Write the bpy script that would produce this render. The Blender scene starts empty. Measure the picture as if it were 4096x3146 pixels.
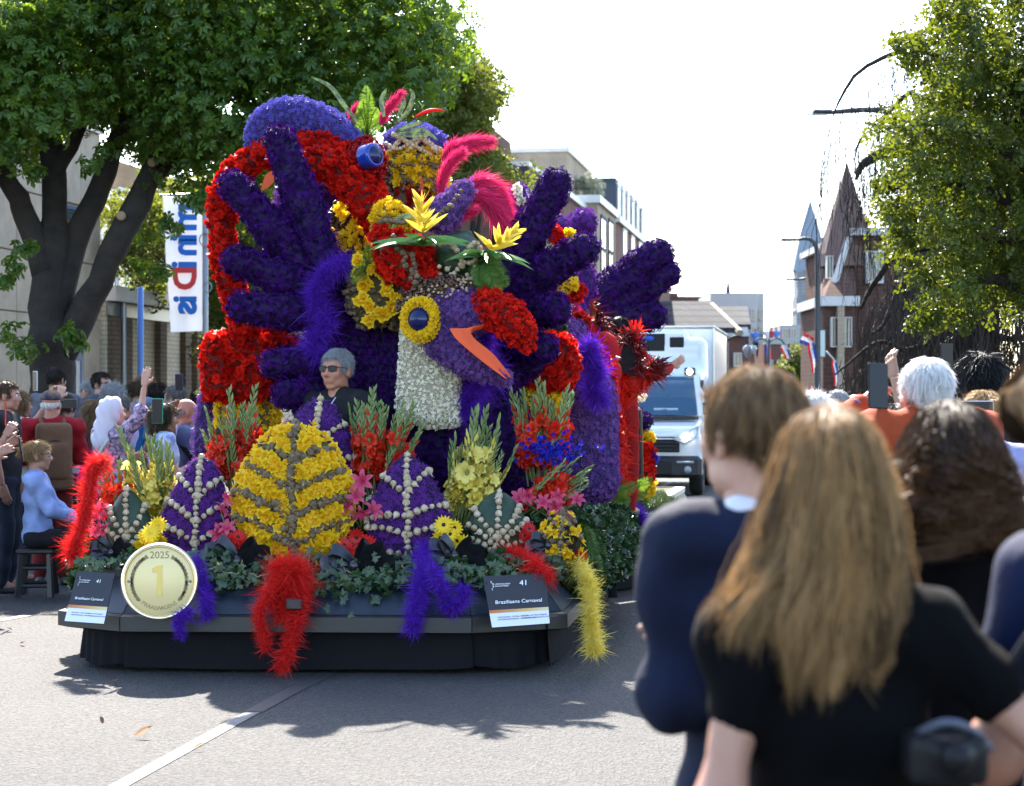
import bpy, math, random
import numpy as np
from mathutils import Vector, Matrix
random.seed(5)
rng = np.random.default_rng(11)
SC = bpy.context.scene
COL = SC.collection
PI = math.pi
# ------------------------------------------------------------------ camera, sky, sun, exposure
H0, FPX, CX, HY = 1.6, 7960.0, 2048.0, 1592.0      # eye height; focal length, centre and horizon of the 4096 px photograph
cd = bpy.data.cameras.new('camera'); cam = bpy.data.objects.new('camera', cd); COL.objects.link(cam)
cam.location = (0, 0, H0); cam.rotation_euler = (PI/2, 0, 0)
cd.sensor_width = 36; cd.lens = 36*FPX/4096; cd.shift_y = (HY-1573)/4096
cd.clip_start = 0.1; cd.clip_end = 3000
cd.dof.use_dof = True; cd.dof.focus_distance = 12.3; cd.dof.aperture_fstop = 4.9
SC.camera = cam
SUN_EL, SUN_AZ = math.radians(43), math.radians(-9)   # azimuth from +Y (the view) towards +X
w = bpy.data.worlds.new('World'); SC.world = w; w.use_nodes = True
nt = w.node_tree; bg = nt.nodes['Background']
sky = nt.nodes.new('ShaderNodeTexSky'); sky.sky_type = 'NISHITA'; sky.sun_disc = False
sky.sun_elevation = SUN_EL; sky.sun_rotation = SUN_AZ; sky.air_density = 1.0; sky.dust_density = 1.0; sky.ozone_density = 1.0
nt.links.new(sky.outputs['Color'], bg.inputs['Color']); bg.inputs['Strength'].default_value = 0.108
sd = bpy.data.lights.new('sun', 'SUN'); sun = bpy.data.objects.new('sun', sd); COL.objects.link(sun)
sd.energy = 3.5; sd.angle = math.radians(0.5); sd.color = (1.0, 0.93, 0.83)
sdir = Vector((math.sin(SUN_AZ)*math.cos(SUN_EL), math.cos(SUN_AZ)*math.cos(SUN_EL), math.sin(SUN_EL)))
sun.rotation_euler = sdir.to_track_quat('Z', 'Y').to_euler(); sun.location = (0, 0, 30)
vs = SC.view_settings; SC.display_settings.display_device = 'sRGB'
vs.view_transform = 'Standard'; vs.look = 'None'; vs.gamma = 1; vs.use_curve_mapping = False; vs.exposure = 2.85
cy = SC.cycles
SC.render.engine = 'CYCLES'
cy.use_denoising = True; cy.max_bounces = 6; cy.diffuse_bounces = 3; cy.transparent_max_bounces = 8; cy.transmission_bounces = 4
cy.sample_clamp_indirect = 6; cy.caustics_reflective = False; cy.caustics_refractive = False
# ------------------------------------------------------------------ places
TH = math.radians(9.0); SN, CS = math.sin(TH), math.cos(TH)
def P(x, y, Y): return np.array([(x-CX)/FPX*Y, Y, H0+(HY-y)/FPX*Y])
def D(x, y, Y): return P(x*1.8729, y*1.8729, Y)
def px(n, Y): return n*1.8729/FPX*Y               # n pixels of the 2187 px view, in metres at depth Y
def R(s, l, z): return np.array([s*SN+l*CS, s*CS-l*SN, z])   # street frame: s along the street, l to its right
def s_at(x, l):                                   # where the ray through column x meets the street line l
    t = (x-CX)/FPX
    return l*(CS+t*SN)/(t*CS-SN)
def z_at(y, s, l): return H0+(HY-y)/FPX*(s*CS-l*SN)
# ------------------------------------------------------------------ materials
def lin(c):
    if isinstance(c, str):
        c = [int(c[i:i+2], 16)/255 for i in (0, 2, 4)]
        c = [v/12.92 if v <= .04045 else ((v+.055)/1.055)**2.4 for v in c]
    return (c[0], c[1], c[2], 1)
MATS = {}
def M(name, col, col2=None, rough=.6, trans=0., noise=None, bump=0., bscale=40., metal=0., spec=.4, sheen=0., emit=0., alpha=1., coat=0., tcol=None, nscale=6., grad=None, sss=0.):
    """col..col2 varies piece by piece (attribute rnd); noise = (colour, scale, amount); grad = colour towards attribute grad = 1"""
    if name in MATS: return MATS[name]
    m = bpy.data.materials.new(name); m.use_nodes = True; MATS[name] = m
    n, L = m.node_tree.nodes, m.node_tree.links
    b = n['Principled BSDF']; out = n['Material Output']
    b.inputs['Roughness'].default_value = rough; b.inputs['Metallic'].default_value = metal
    b.inputs['Specular IOR Level'].default_value = spec
    if sheen: b.inputs['Sheen Weight'].default_value = sheen
    if coat: b.inputs['Coat Weight'].default_value = coat; b.inputs['Coat Roughness'].default_value = .08
    if sss: b.inputs['Subsurface Weight'].default_value = sss; b.inputs['Subsurface Radius'].default_value = (.02, .008, .004); b.inputs['Subsurface Scale'].default_value = .4
    rgb = n.new('ShaderNodeRGB'); rgb.outputs[0].default_value = lin(col); c = rgb.outputs[0]
    def mix(a, bcol, fac):
        x = n.new('ShaderNodeMix'); x.data_type = 'RGBA'; L.new(a, x.inputs['A'])
        if isinstance(bcol, tuple): x.inputs['B'].default_value = bcol
        else: L.new(bcol, x.inputs['B'])
        if isinstance(fac, (int, float)): x.inputs['Factor'].default_value = fac
        else: L.new(fac, x.inputs['Factor'])
        return x.outputs['Result']
    def attr(nm):
        a = n.new('ShaderNodeAttribute'); a.attribute_name = nm; return a.outputs['Fac']
    if col2 is not None: c = mix(c, lin(col2), attr('rnd'))
    if grad is not None: c = mix(c, lin(grad), attr('grad'))
    tc = None
    if noise or bump: tc = n.new('ShaderNodeTexCoord').outputs['Object']
    if noise:
        t = n.new('ShaderNodeTexNoise'); t.inputs['Scale'].default_value = noise[1]; t.inputs['Detail'].default_value = 5; t.inputs['Roughness'].default_value = .65
        L.new(tc, t.inputs['Vector'])
        mr = n.new('ShaderNodeMapRange'); mr.inputs['From Min'].default_value = .38; mr.inputs['From Max'].default_value = .66; mr.inputs['To Max'].default_value = noise[2]
        L.new(t.outputs['Fac'], mr.inputs['Value']); c = mix(c, lin(noise[0]), mr.outputs['Result'])
    L.new(c, b.inputs['Base Color'])
    if bump:
        t = n.new('ShaderNodeTexNoise'); t.inputs['Scale'].default_value = bscale; t.inputs['Detail'].default_value = 4
        L.new(tc, t.inputs['Vector']); bp = n.new('ShaderNodeBump'); bp.inputs['Strength'].default_value = bump; bp.inputs['Distance'].default_value = .02
        L.new(t.outputs['Fac'], bp.inputs['Height']); L.new(bp.outputs['Normal'], b.inputs['Normal'])
    if emit: L.new(c, b.inputs['Emission Color']); b.inputs['Emission Strength'].default_value = emit
    if alpha < 1: b.inputs['Alpha'].default_value = alpha
    if trans:
        tr = n.new('ShaderNodeBsdfTranslucent')
        if tcol is not None: tr.inputs['Color'].default_value = lin(tcol)
        else: L.new(c, tr.inputs['Color'])
        ms = n.new('ShaderNodeMixShader'); ms.inputs['Fac'].default_value = trans
        L.new(b.outputs[0], ms.inputs[1]); L.new(tr.outputs[0], ms.inputs[2]); L.new(ms.outputs[0], out.inputs['Surface'])
    return m
# ------------------------------------------------------------------ mesh helpers (numpy)
def rot(axis, a):
    return np.array(Matrix.Rotation(a, 3, axis))
def euler(x=0, y=0, z=0): return rot('Z', z) @ rot('Y', y) @ rot('X', x)
def tri(F):
    F = np.asarray(F)
    if F.shape[1] == 3: return F
    return np.concatenate([F[:, [0, 1, 2]], F[:, [0, 2, 3]]])
class G:
    """geometry collector: vertices, faces, material index and per-vertex attributes"""
    def __init__(s): s.V = []; s.F = []; s.M = []; s.r = []; s.g = []; s.n = 0
    def add(s, V, F, m=0, r=0., g=0.):
        V = np.asarray(V, float).reshape(-1, 3)
        if len(V) == 0 or len(F) == 0: return s
        if isinstance(F, np.ndarray): Fs = [F]
        else:
            d = {}
            for f in F: d.setdefault(len(f), []).append(f)
            Fs = [np.array(v) for v in d.values()]
        for f in Fs:
            s.F.append(f+s.n); s.M.append(np.full(len(f), m) if np.isscalar(m) else np.asarray(m))
        s.V.append(V); s.n += len(V)
        s.r.append(np.full(len(V), r, float) if np.isscalar(r) else np.asarray(r, float)); s.g.append(np.full(len(V), g, float) if np.isscalar(g) else np.asarray(g, float))
        return s
    def mesh(s, name, mats, smooth=True, org=(0, 0, 0)):
        me = bpy.data.meshes.new(name)
        V = np.concatenate(s.V)-np.asarray(org, float)
        cnt = np.concatenate([np.full(len(f), f.shape[1]) for f in s.F]); lp = np.concatenate([f.ravel() for f in s.F])
        me.vertices.add(len(V)); me.vertices.foreach_set('co', V.ravel().astype(np.float32))
        me.loops.add(len(lp)); me.loops.foreach_set('vertex_index', lp.astype(np.int32))
        st = np.concatenate([[0], np.cumsum(cnt)[:-1]]); me.polygons.add(len(cnt)); me.polygons.foreach_set('loop_start', st.astype(np.int32))
        for m in (mats if isinstance(mats, (list, tuple)) else [mats]): me.materials.append(m)
        me.polygons.foreach_set('material_index', np.concatenate(s.M).astype(np.int32))
        me.polygons.foreach_set('use_smooth', np.full(len(cnt), smooth))
        for nm, a in (('rnd', np.concatenate(s.r)), ('grad', np.concatenate(s.g))):
            if a.any(): me.attributes.new(nm, 'FLOAT', 'POINT').data.foreach_set('value', a.astype(np.float32))
        me.update(calc_edges=True); me.validate()
        return me
    def obj(s, name, mats, parent=None, smooth=True, org=None):
        if org is None:
            if parent is not None: org = wloc(parent)
            else:
                A = np.concatenate(s.V); org = np.array([(A[:, 0].min()+A[:, 0].max())/2, (A[:, 1].min()+A[:, 1].max())/2, A[:, 2].min()])
        me = s.mesh(name, mats, smooth, org); o = bpy.data.objects.new(name, me); COL.objects.link(o)
        if parent is not None: o.parent = parent
        else: o.location = org
        return o
def wloc(o):
    l = np.zeros(3)
    while o is not None: l = l+np.array(o.location); o = o.parent
    return l
def tag(o, label, cat, group=None, kind=None):
    o['label'] = label; o['category'] = cat
    if group: o['group'] = group
    if kind: o['kind'] = kind
    return o
def thing(name, label, cat, loc, group=None):
    o = bpy.data.objects.new(name, None); COL.objects.link(o); o.location = loc; o.empty_display_size = .1
    return tag(o, label, cat, group)
def inst(name, me, parent, loc, Rm=None, sc=1.):
    """one more object sharing the mesh `me`; loc in world coordinates"""
    o = bpy.data.objects.new(name, me); COL.objects.link(o)
    if parent is not None: o.parent = parent; loc = np.asarray(loc)-wloc(parent)
    m = Matrix.Identity(3) if Rm is None else Matrix([list(map(float, r)) for r in Rm])
    o.matrix_basis = Matrix.Translation(Vector(list(map(float, loc)))) @ m.to_4x4() @ Matrix.Scale(float(sc), 4)
    return o
def structure(o): o['kind'] = 'structure'; return o
def stuff(o): o['kind'] = 'stuff'; return o
BOXF = np.array([[0, 2, 3, 1], [4, 5, 7, 6], [0, 1, 5, 4], [2, 6, 7, 3], [0, 4, 6, 2], [1, 3, 7, 5]])
def box(c, h, Rm=None):
    V = np.array([[x, y, z] for z in (-1, 1) for y in (-1, 1) for x in (-1, 1)], float)*np.asarray(h)
    if Rm is not None: V = V @ np.asarray(Rm).T
    return V+np.asarray(c), BOXF
def bbox(c, h, b, Rm=None):
    """box with bevelled vertical/horizontal edges: 24 vertices"""
    h = np.asarray(h, float); b = min(b, h.min()*.9); V = []
    for z in (-1, 1):
        for y in (-1, 1):
            for x in (-1, 1):
                s = np.array([x, y, z])
                for a in range(3):
                    p = s*(h-b); p[a] = s[a]*h[a]; V.append(p)
    V = np.array(V); i = lambda x, y, z, a: 3*(x+2*y+4*z)+a
    F = []
    F += [[i(1, 0, 0, 0), i(1, 1, 0, 0), i(1, 1, 1, 0), i(1, 0, 1, 0)], [i(0, 0, 0, 0), i(0, 0, 1, 0), i(0, 1, 1, 0), i(0, 1, 0, 0)]]
    F += [[i(0, 1, 0, 1), i(0, 1, 1, 1), i(1, 1, 1, 1), i(1, 1, 0, 1)], [i(0, 0, 0, 1), i(1, 0, 0, 1), i(1, 0, 1, 1), i(0, 0, 1, 1)]]
    F += [[i(0, 0, 1, 2), i(1, 0, 1, 2), i(1, 1, 1, 2), i(0, 1, 1, 2)], [i(0, 0, 0, 2), i(0, 1, 0, 2), i(1, 1, 0, 2), i(1, 0, 0, 2)]]
    for u in (0, 1):
        for v in (0, 1):
            F.append([i(0, u, v, 1), i(1, u, v, 1), i(1, u, v, 2), i(0, u, v, 2)]); F.append([i(u, 0, v, 0), i(u, 1, v, 0), i(u, 1, v, 2), i(u, 0, v, 2)])
            F.append([i(u, v, 0, 0), i(u, v, 1, 0), i(u, v, 1, 1), i(u, v, 0, 1)])
    F = np.array(F); T = np.array([[i(x, y, z, 0), i(x, y, z, 1), i(x, y, z, 2)] for x in (0, 1) for y in (0, 1) for z in (0, 1)])
    if Rm is not None: V = V @ np.asarray(Rm).T
    V = V+np.asarray(c)
    return V, [list(f) for f in F]+[list(f) for f in T]
def sbox(s0, s1, l0, l1, z0, z1):
    """box in the street frame"""
    return np.array([R(s, l, z) for z in (z0, z1) for s in (s0, s1) for l in (l0, l1)]), BOXF
def tube(pts, rad, n=8, cap=True):
    pts = np.asarray(pts, float); k = len(pts); rad = np.broadcast_to(np.asarray(rad, float), (k,))
    T = np.gradient(pts, axis=0); T /= np.linalg.norm(T, axis=1, keepdims=True)+1e-12
    u = np.cross(T[0], [0, 0, 1.]); 
    if np.linalg.norm(u) < .1: u = np.cross(T[0], [1., 0, 0])
    V = []; a = np.arange(n)*2*PI/n
    for i in range(k):
        u = u-T[i]*(u@T[i]); u /= np.linalg.norm(u)+1e-12; v = np.cross(T[i], u)
        V.append(pts[i]+rad[i]*(np.cos(a)[:, None]*u+np.sin(a)[:, None]*v))
    V = np.concatenate(V); F = []
    i = np.arange(n); j = (i+1) % n
    for q in range(k-1): F.append(np.stack([q*n+i, q*n+j, (q+1)*n+j, (q+1)*n+i], 1))
    F = np.concatenate(F).tolist()
    if cap: F += [list(range(n-1, -1, -1)), list(range((k-1)*n, k*n))]
    return V, F
def spline(pts, n):
    """Catmull-Rom through pts"""
    p = np.asarray(pts, float); p = np.concatenate([[2*p[0]-p[1]], p, [2*p[-1]-p[-2]]]); k = len(p)-3
    t = np.linspace(0, k-1e-9, n); i = t.astype(int); f = (t-i)[:, None]
    a, b, c, d = p[i], p[i+1], p[i+2], p[i+3]
    return .5*((2*b)+(c-a)*f+(2*a-5*b+4*c-d)*f*f+(3*b-a-3*c+d)*f**3)
def lathe(prof, n=12):
    """profile [(r, z)...] about z"""
    a = np.arange(n)*2*PI/n; V = np.concatenate([np.stack([r*np.cos(a), r*np.sin(a), np.full(n, z)], 1) for r, z in prof]); F = []
    i = np.arange(n); j = (i+1) % n
    for q in range(len(prof)-1): F.append(np.stack([q*n+i, q*n+j, (q+1)*n+j, (q+1)*n+i], 1))
    return V, np.concatenate(F)
def prism(poly, z0, z1, conv):
    """extrude a polygon [(a, b)...]; conv(a, b, z) gives the point"""
    n = len(poly); V = np.array([conv(a, b, z) for z in (z0, z1) for a, b in poly]); F = [list(range(n-1, -1, -1)), list(range(n, 2*n))]
    F += [[i, (i+1) % n, n+(i+1) % n, n+i] for i in range(n)]
    return V, F
def frames(N, rg=None, tilt=0., spin=True):
    """rotation matrices (k,3,3) whose z columns are the normals N"""
    rg = rg or rng; N = N/(np.linalg.norm(N, axis=1, keepdims=True)+1e-9)
    if tilt: N = N+rg.normal(0, tilt, N.shape); N /= np.linalg.norm(N, axis=1, keepdims=True)
    up = np.tile([[0, 0, 1.]], (len(N), 1)); up[np.abs(N[:, 2]) > .95] = [1., 0, 0]
    x = np.cross(up, N); x /= np.linalg.norm(x, axis=1, keepdims=True); y = np.cross(N, x)
    if spin:
        a = rg.uniform(0, 2*PI, len(N))[:, None]; x, y = x*np.cos(a)+y*np.sin(a), y*np.cos(a)-x*np.sin(a)
    return np.stack([x, y, N], 2)
def merge(g, proto, pos, Rm, sc, mats=0, rnd=None):
    """many copies of proto = (V, F3, grad[, m]) into the collector g"""
    V, F, gr = proto[:3]; k, n = len(pos), len(V)
    if k == 0: return
    sc = np.broadcast_to(np.asarray(sc, float), (k,))
    W = np.einsum('kij,nj->kni', Rm, V)*sc[:, None, None]+np.asarray(pos)[:, None, :]
    FF = (F[None]+(np.arange(k)*n)[:, None, None]).reshape(-1, F.shape[1])
    mm = mats if len(proto) < 4 else np.tile(np.asarray(proto[3])+mats, k)
    rnd = rng.random(k) if rnd is None else rnd
    g.add(W.reshape(-1, 3), FF, mm, np.repeat(rnd, n), np.tile(gr, k))
# ------------------------------------------------------------------ signed distance shapes -> smooth mesh (surface nets)
def cap(a, b, ra, rb=None): return ('c', np.asarray(a, float), np.asarray(b, float), ra, ra if rb is None else rb)
def ell(c, r, Rm=None): return ('e', np.asarray(c, float), np.asarray(r if np.ndim(r) else (r, r, r), float), np.eye(3) if Rm is None else np.asarray(Rm))
def rbox(c, h, rd, Rm=None): return ('b', np.asarray(c, float), np.asarray(h, float), rd, np.eye(3) if Rm is None else np.asarray(Rm))
def neg(p): return ('-',)+tuple(p)
def _bound(p):
    if p[0] == '-': p = p[1:]
    if p[0] == 'c': r = max(p[3], p[4]); return np.minimum(p[1], p[2])-r, np.maximum(p[1], p[2])+r
    r = np.abs(p[3] @ np.diag(p[2])).sum(1) if p[0] == 'e' else np.abs(p[4] @ np.diag(p[2])).sum(1)+p[3]
    return p[1]-r, p[1]+r
def _dist(p, X):
    if p[0] == 'c':
        ab = p[2]-p[1]; t = np.clip(((X-p[1])@ab)/(ab@ab+1e-12), 0, 1)
        return np.linalg.norm(X-p[1]-t[..., None]*ab, axis=-1)-(p[3]+(p[4]-p[3])*t)
    if p[0] == 'e':
        q = ((X-p[1])@p[3])/p[2]; k0 = np.linalg.norm(q, axis=-1); k1 = np.linalg.norm(q/p[2], axis=-1)
        return k0*(k0-1)/(k1+1e-9)
    q = np.abs((X-p[1])@p[4])-p[2]
    return np.linalg.norm(np.maximum(q, 0), axis=-1)+np.minimum(q.max(-1), 0)-p[3]
def sdf(prims, h, k=.02):
    """-> V, quads, normals"""
    B = [_bound(p) for p in prims if p[0] != '-']; lo = np.min([b[0] for b in B], 0)-3*h; hi = np.max([b[1] for b in B], 0)+3*h
    n = np.ceil((hi-lo)/h).astype(int)+1; f = np.full(n, 1e3)
    for p in prims:
        ng = p[0] == '-'; q = p[1:] if ng else p
        b0, b1 = _bound(q); pad = k+2.5*h
        i0 = np.clip(np.floor((b0-pad-lo)/h).astype(int), 0, n-1); i1 = np.clip(np.ceil((b1+pad-lo)/h).astype(int)+1, 1, n)
        if (i1 <= i0).any(): continue
        X = np.stack(np.meshgrid(*[lo[a]+h*np.arange(i0[a], i1[a]) for a in range(3)], indexing='ij'), -1)
        d = _dist(q, X); sl = tuple(slice(i0[a], i1[a]) for a in range(3)); c = f[sl]
        if ng: f[sl] = np.maximum(c, -d)
        elif k > 0:
            hh = np.maximum(k-np.abs(c-d), 0)/k; f[sl] = np.minimum(c, d)-hh*hh*k/4
        else: f[sl] = np.minimum(c, d)
    f = np.clip(f, -4*h, 4*h); s = f < 0
    c8 = [(i, j, l) for i in (0, 1) for j in (0, 1) for l in (0, 1)]
    cut = lambda A, o: A[o[0]:n[0]-1+o[0], o[1]:n[1]-1+o[1], o[2]:n[2]-1+o[2]]
    cnt = sum(cut(s, o).astype(np.int8) for o in c8); act = (cnt > 0) & (cnt < 8)
    idx = np.full(act.shape, -1); I = np.argwhere(act); idx[act] = np.arange(len(I))
    v8 = {o: f[I[:, 0]+o[0], I[:, 1]+o[1], I[:, 2]+o[2]] for o in c8}
    acc = np.zeros((len(I), 3)); num = np.zeros(len(I))
    for o in c8:
        for a in range(3):
            if o[a]: continue
            o2 = list(o); o2[a] = 1; o2 = tuple(o2); x, y = v8[o], v8[o2]; ok = (x < 0) != (y < 0)
            t = np.where(ok, x/np.where(ok, x-y, 1), 0); pt = np.tile(np.array(o, float), (len(I), 1)); pt[:, a] = t
            acc[ok] += pt[ok]; num[ok] += 1
    V = lo+h*(I+acc/num[:, None])
    gr = np.stack([sum((1 if o[a] else -1)*v8[o] for o in c8) for a in range(3)], 1); N = gr/(np.linalg.norm(gr, axis=1, keepdims=True)+1e-9)
    Q = []
    for a in range(3):
        b, c = (a+1) % 3, (a+2) % 3
        sh = [slice(None)]*3; sh[a] = slice(0, n[a]-1); s0 = s[tuple(sh)]; sh[a] = slice(1, n[a]); s1 = s[tuple(sh)]
        E = np.argwhere(s0 != s1); E = E[(E[:, b] > 0) & (E[:, c] > 0) & (E[:, b] < n[b]-1) & (E[:, c] < n[c]-1)]
        if len(E) == 0: continue
        inn = s0[E[:, 0], E[:, 1], E[:, 2]]
        def at(db, dc):
            q = E.copy(); q[:, b] += db; q[:, c] += dc; return idx[q[:, 0], q[:, 1], q[:, 2]]
        q = np.stack([at(-1, -1), at(0, -1), at(0, 0), at(-1, 0)], 1); q[~inn] = q[~inn][:, ::-1]; Q.append(q)
    Q = np.concatenate(Q); Q = Q[(Q >= 0).all(1)]
    return V, Q, N
def sculpt(name, prims, h, mat, parent=None, k=.02, smooth=True):
    V, Q, N = sdf(prims, h, k); return G().add(V, Q).obj(name, mat, parent, smooth)
# ------------------------------------------------------------------ ribbons (hair, feathers, blades)
def ribbons(g, P0, Dv, L, W, bend=None, seg=3, m=0, rnd=None, taper=True, side=None, g0=0., g1=1.):
    """k blades rooted at P0 along Dv (k,3); bend (k,3) added quadratically"""
    k = len(P0)
    if k == 0: return
    Dv = Dv/(np.linalg.norm(Dv, axis=1, keepdims=True)+1e-9); L = np.broadcast_to(L, (k,)); W = np.broadcast_to(W, (k,))
    bend = np.zeros((k, 3)) if bend is None else bend
    if side is None: side = np.cross(Dv, rng.normal(0, 1, (k, 3)))
    side = side/(np.linalg.norm(side, axis=1, keepdims=True)+1e-9)
    t = np.linspace(0, 1, seg+1); V = []
    for q, tt in enumerate(t):
        c = P0+Dv*(L*tt)[:, None]+bend*(L*tt*tt)[:, None]; wd = W*((1-tt)**.7 if taper else 1.)*(.55+.45*min(1, tt*3))
        if q == seg and taper: V.append(c[:, None])
        else: V.append(np.stack([c-side*wd[:, None]/2, c+side*wd[:, None]/2], 1))
    nv = 2*seg+(1 if taper else 2); V = np.concatenate(V, 1).reshape(-1, 3); base = np.arange(k)*nv
    rnd = rng.random(k) if rnd is None else rnd; gv = np.repeat(t, 2)[:nv]*(g1-g0)+g0
    r, gg = np.repeat(rnd, nv), np.tile(gv, k)
    qs = [np.stack([base+2*q, base+2*q+1, base+2*q+3, base+2*q+2], 1) for q in range(seg-(1 if taper else 0))]
    Vn = g.n; g.add(V, np.concatenate(qs) if qs else np.stack([base, base+1, base+2], 1), m, r, gg)
    if taper and qs:
        g.F.append(np.stack([base+2*seg-2, base+2*seg-1, base+2*seg], 1)+Vn); g.M.append(np.full(k, m))
def strands(g, paths, W, m=0, rnd=None):
    """paths (k, n, 3): flat strands of width W along given polylines"""
    k, n, _ = paths.shape; T = np.gradient(paths, axis=1); S = np.cross(T, rng.normal(0, 1, (k, 1, 3))+np.array([0, .3, 0])); S /= np.linalg.norm(S, axis=2, keepdims=True)+1e-9
    tp = np.clip(np.minimum(np.linspace(0, 1, n)*8+.3, (1-np.linspace(0, 1, n))*4+.15), 0, 1); w = np.broadcast_to(W, (k,))[:, None]*tp[None]
    V = np.stack([paths-S*w[..., None]/2, paths+S*w[..., None]/2], 2).reshape(-1, 3)
    b = (np.arange(k)*2*n)[:, None]+2*np.arange(n-1)[None]; b = b.ravel()
    rnd = rng.random(k) if rnd is None else rnd
    g.add(V, np.stack([b, b+1, b+3, b+2], 1), m, np.repeat(rnd, 2*n), np.tile(np.repeat(np.linspace(0, 1, n), 2), k))
# ------------------------------------------------------------------ lettering
def text_mesh(name, body, size, mat, parent, org, xdir, ydir, extrude=.0015, align='LEFT', mirror=False, bold=0.):
    cu = bpy.data.curves.new(name, 'FONT'); cu.body = body; cu.size = size; cu.extrude = extrude; cu.align_x = align; cu.resolution_u = 3; cu.offset = bold
    o = bpy.data.objects.new(name, cu); COL.objects.link(o); bpy.context.view_layer.update()
    me = bpy.data.meshes.new_from_object(o.evaluated_get(bpy.context.evaluated_depsgraph_get())); bpy.data.objects.remove(o)
    me.name = name; me.materials.clear(); me.materials.append(mat)
    x, y = np.asarray(xdir, float), np.asarray(ydir, float); z = np.cross(x, y); z /= np.linalg.norm(z)
    if mirror: x = -x
    co = np.zeros(len(me.vertices)*3, np.float32); me.vertices.foreach_get('co', co); co = co.reshape(-1, 3)
    W = co[:, :1]*x+co[:, 1:2]*y+co[:, 2:]*z+np.asarray(org)-wloc(parent)
    me.vertices.foreach_set('co', W.ravel().astype(np.float32)); me.update()
    t = bpy.data.objects.new(name, me); COL.objects.link(t); t.parent = parent
    return t
# ================================================================== ground, street, buildings
def nodes_mat(name):
    m = bpy.data.materials.new(name); m.use_nodes = True; MATS[name] = m
    return m, m.node_tree.nodes, m.node_tree.links, m.node_tree.nodes['Principled BSDF']
def ramp(n, L, fac, stops):
    r = n.new('ShaderNodeValToRGB'); e = r.color_ramp.elements
    while len(e) < len(stops): e.new(.5)
    for q, (p, c) in zip(e, stops): q.position = p; q.color = lin(c)
    L.new(fac, r.inputs['Fac']); return r.outputs['Color']
def asphalt():
    m, n, L, b = nodes_mat('asphalt'); tc = n.new('ShaderNodeTexCoord')
    def noise(sc, det, ro=.6):
        t = n.new('ShaderNodeTexNoise'); t.inputs['Scale'].default_value = sc; t.inputs['Detail'].default_value = det; t.inputs['Roughness'].default_value = ro
        L.new(tc.outputs['Object'], t.inputs['Vector']); return t.outputs['Fac']
    v = n.new('ShaderNodeTexVoronoi'); v.inputs['Scale'].default_value = 75; L.new(tc.outputs['Object'], v.inputs['Vector'])
    base = ramp(n, L, v.outputs['Color'], [(.0, (.021, .0207, .021)), (.45, (.046, .0447, .0435)), (1., (.08, .0778, .075))])
    fine = ramp(n, L, noise(42, 3, .7), [(.34, (.55, .55, .56)), (.58, (1, 1, 1))])
    big = ramp(n, L, noise(.55, 5), [(.3, (.76, .76, .78)), (.7, (1.08, 1.07, 1.05))])
    def mul(a, c):
        x = n.new('ShaderNodeMix'); x.data_type = 'RGBA'; x.blend_type = 'MULTIPLY'; x.inputs['Factor'].default_value = 1; L.new(a, x.inputs['A']); L.new(c, x.inputs['B']); return x.outputs['Result']
    L.new(mul(mul(base, fine), big), b.inputs['Base Color']); b.inputs['Roughness'].default_value = .82; b.inputs['Specular IOR Level'].default_value = .3
    bp = n.new('ShaderNodeBump'); bp.inputs['Strength'].default_value = .85; bp.inputs['Distance'].default_value = .012
    L.new(v.outputs['Distance'], bp.inputs['Height']); L.new(bp.outputs['Normal'], b.inputs['Normal']); return m
def brick(name, c1, c2, mortar, bw=.22, bh=.065, off=.5, rough=.85):
    if name in MATS: return MATS[name]
    m, n, L, b = nodes_mat(name); tc = n.new('ShaderNodeTexCoord'); vr = n.new('ShaderNodeVectorRotate'); vr.rotation_type = 'Z_AXIS'; vr.inputs['Angle'].default_value = TH
    L.new(tc.outputs['Object'], vr.inputs['Vector']); sp = n.new('ShaderNodeSeparateXYZ'); L.new(vr.outputs[0], sp.inputs[0])
    ad = n.new('ShaderNodeMath'); L.new(sp.outputs['X'], ad.inputs[0]); L.new(sp.outputs['Y'], ad.inputs[1])
    cb = n.new('ShaderNodeCombineXYZ'); L.new(ad.outputs[0], cb.inputs['X']); L.new(sp.outputs['Z'], cb.inputs['Y'])
    t = n.new('ShaderNodeTexBrick'); t.inputs['Scale'].default_value = 1; t.inputs['Brick Width'].default_value = bw; t.inputs['Row Height'].default_value = bh; t.inputs['Mortar Size'].default_value = bh*.13; t.offset = off
    t.inputs['Color1'].default_value = lin(c1); t.inputs['Color2'].default_value = lin(c2); t.inputs['Mortar'].default_value = lin(mortar); L.new(cb.outputs[0], t.inputs['Vector'])
    no = n.new('ShaderNodeTexNoise'); no.inputs['Scale'].default_value = .9; no.inputs['Detail'].default_value = 5; L.new(tc.outputs['Object'], no.inputs['Vector'])
    x = n.new('ShaderNodeMix'); x.data_type = 'RGBA'; x.blend_type = 'MULTIPLY'; x.inputs['Factor'].default_value = 1; L.new(t.outputs['Color'], x.inputs['A'])
    L.new(ramp(n, L, no.outputs['Fac'], [(.3, (.75, .75, .76)), (.7, (1.08, 1.06, 1.05))]), x.inputs['B']); L.new(x.outputs['Result'], b.inputs['Base Color']); b.inputs['Roughness'].default_value = rough; b.inputs['Specular IOR Level'].default_value = .08
    bp = n.new('ShaderNodeBump'); bp.inputs['Strength'].default_value = .5; bp.inputs['Distance'].default_value = .01; bp.invert = True; L.new(t.outputs['Fac'], bp.inputs['Height']); L.new(bp.outputs['Normal'], b.inputs['Normal']); return m
m_asph = asphalt()
m_paint = M('road_paint', (.155, .152, .148), rough=.7, noise=((.08, .078, .075), 14, .85), bump=.3, bscale=60)
m_strip = M('dark_strip', (0.0325, 0.0325, 0.0338), rough=.6, bump=.2)
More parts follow.
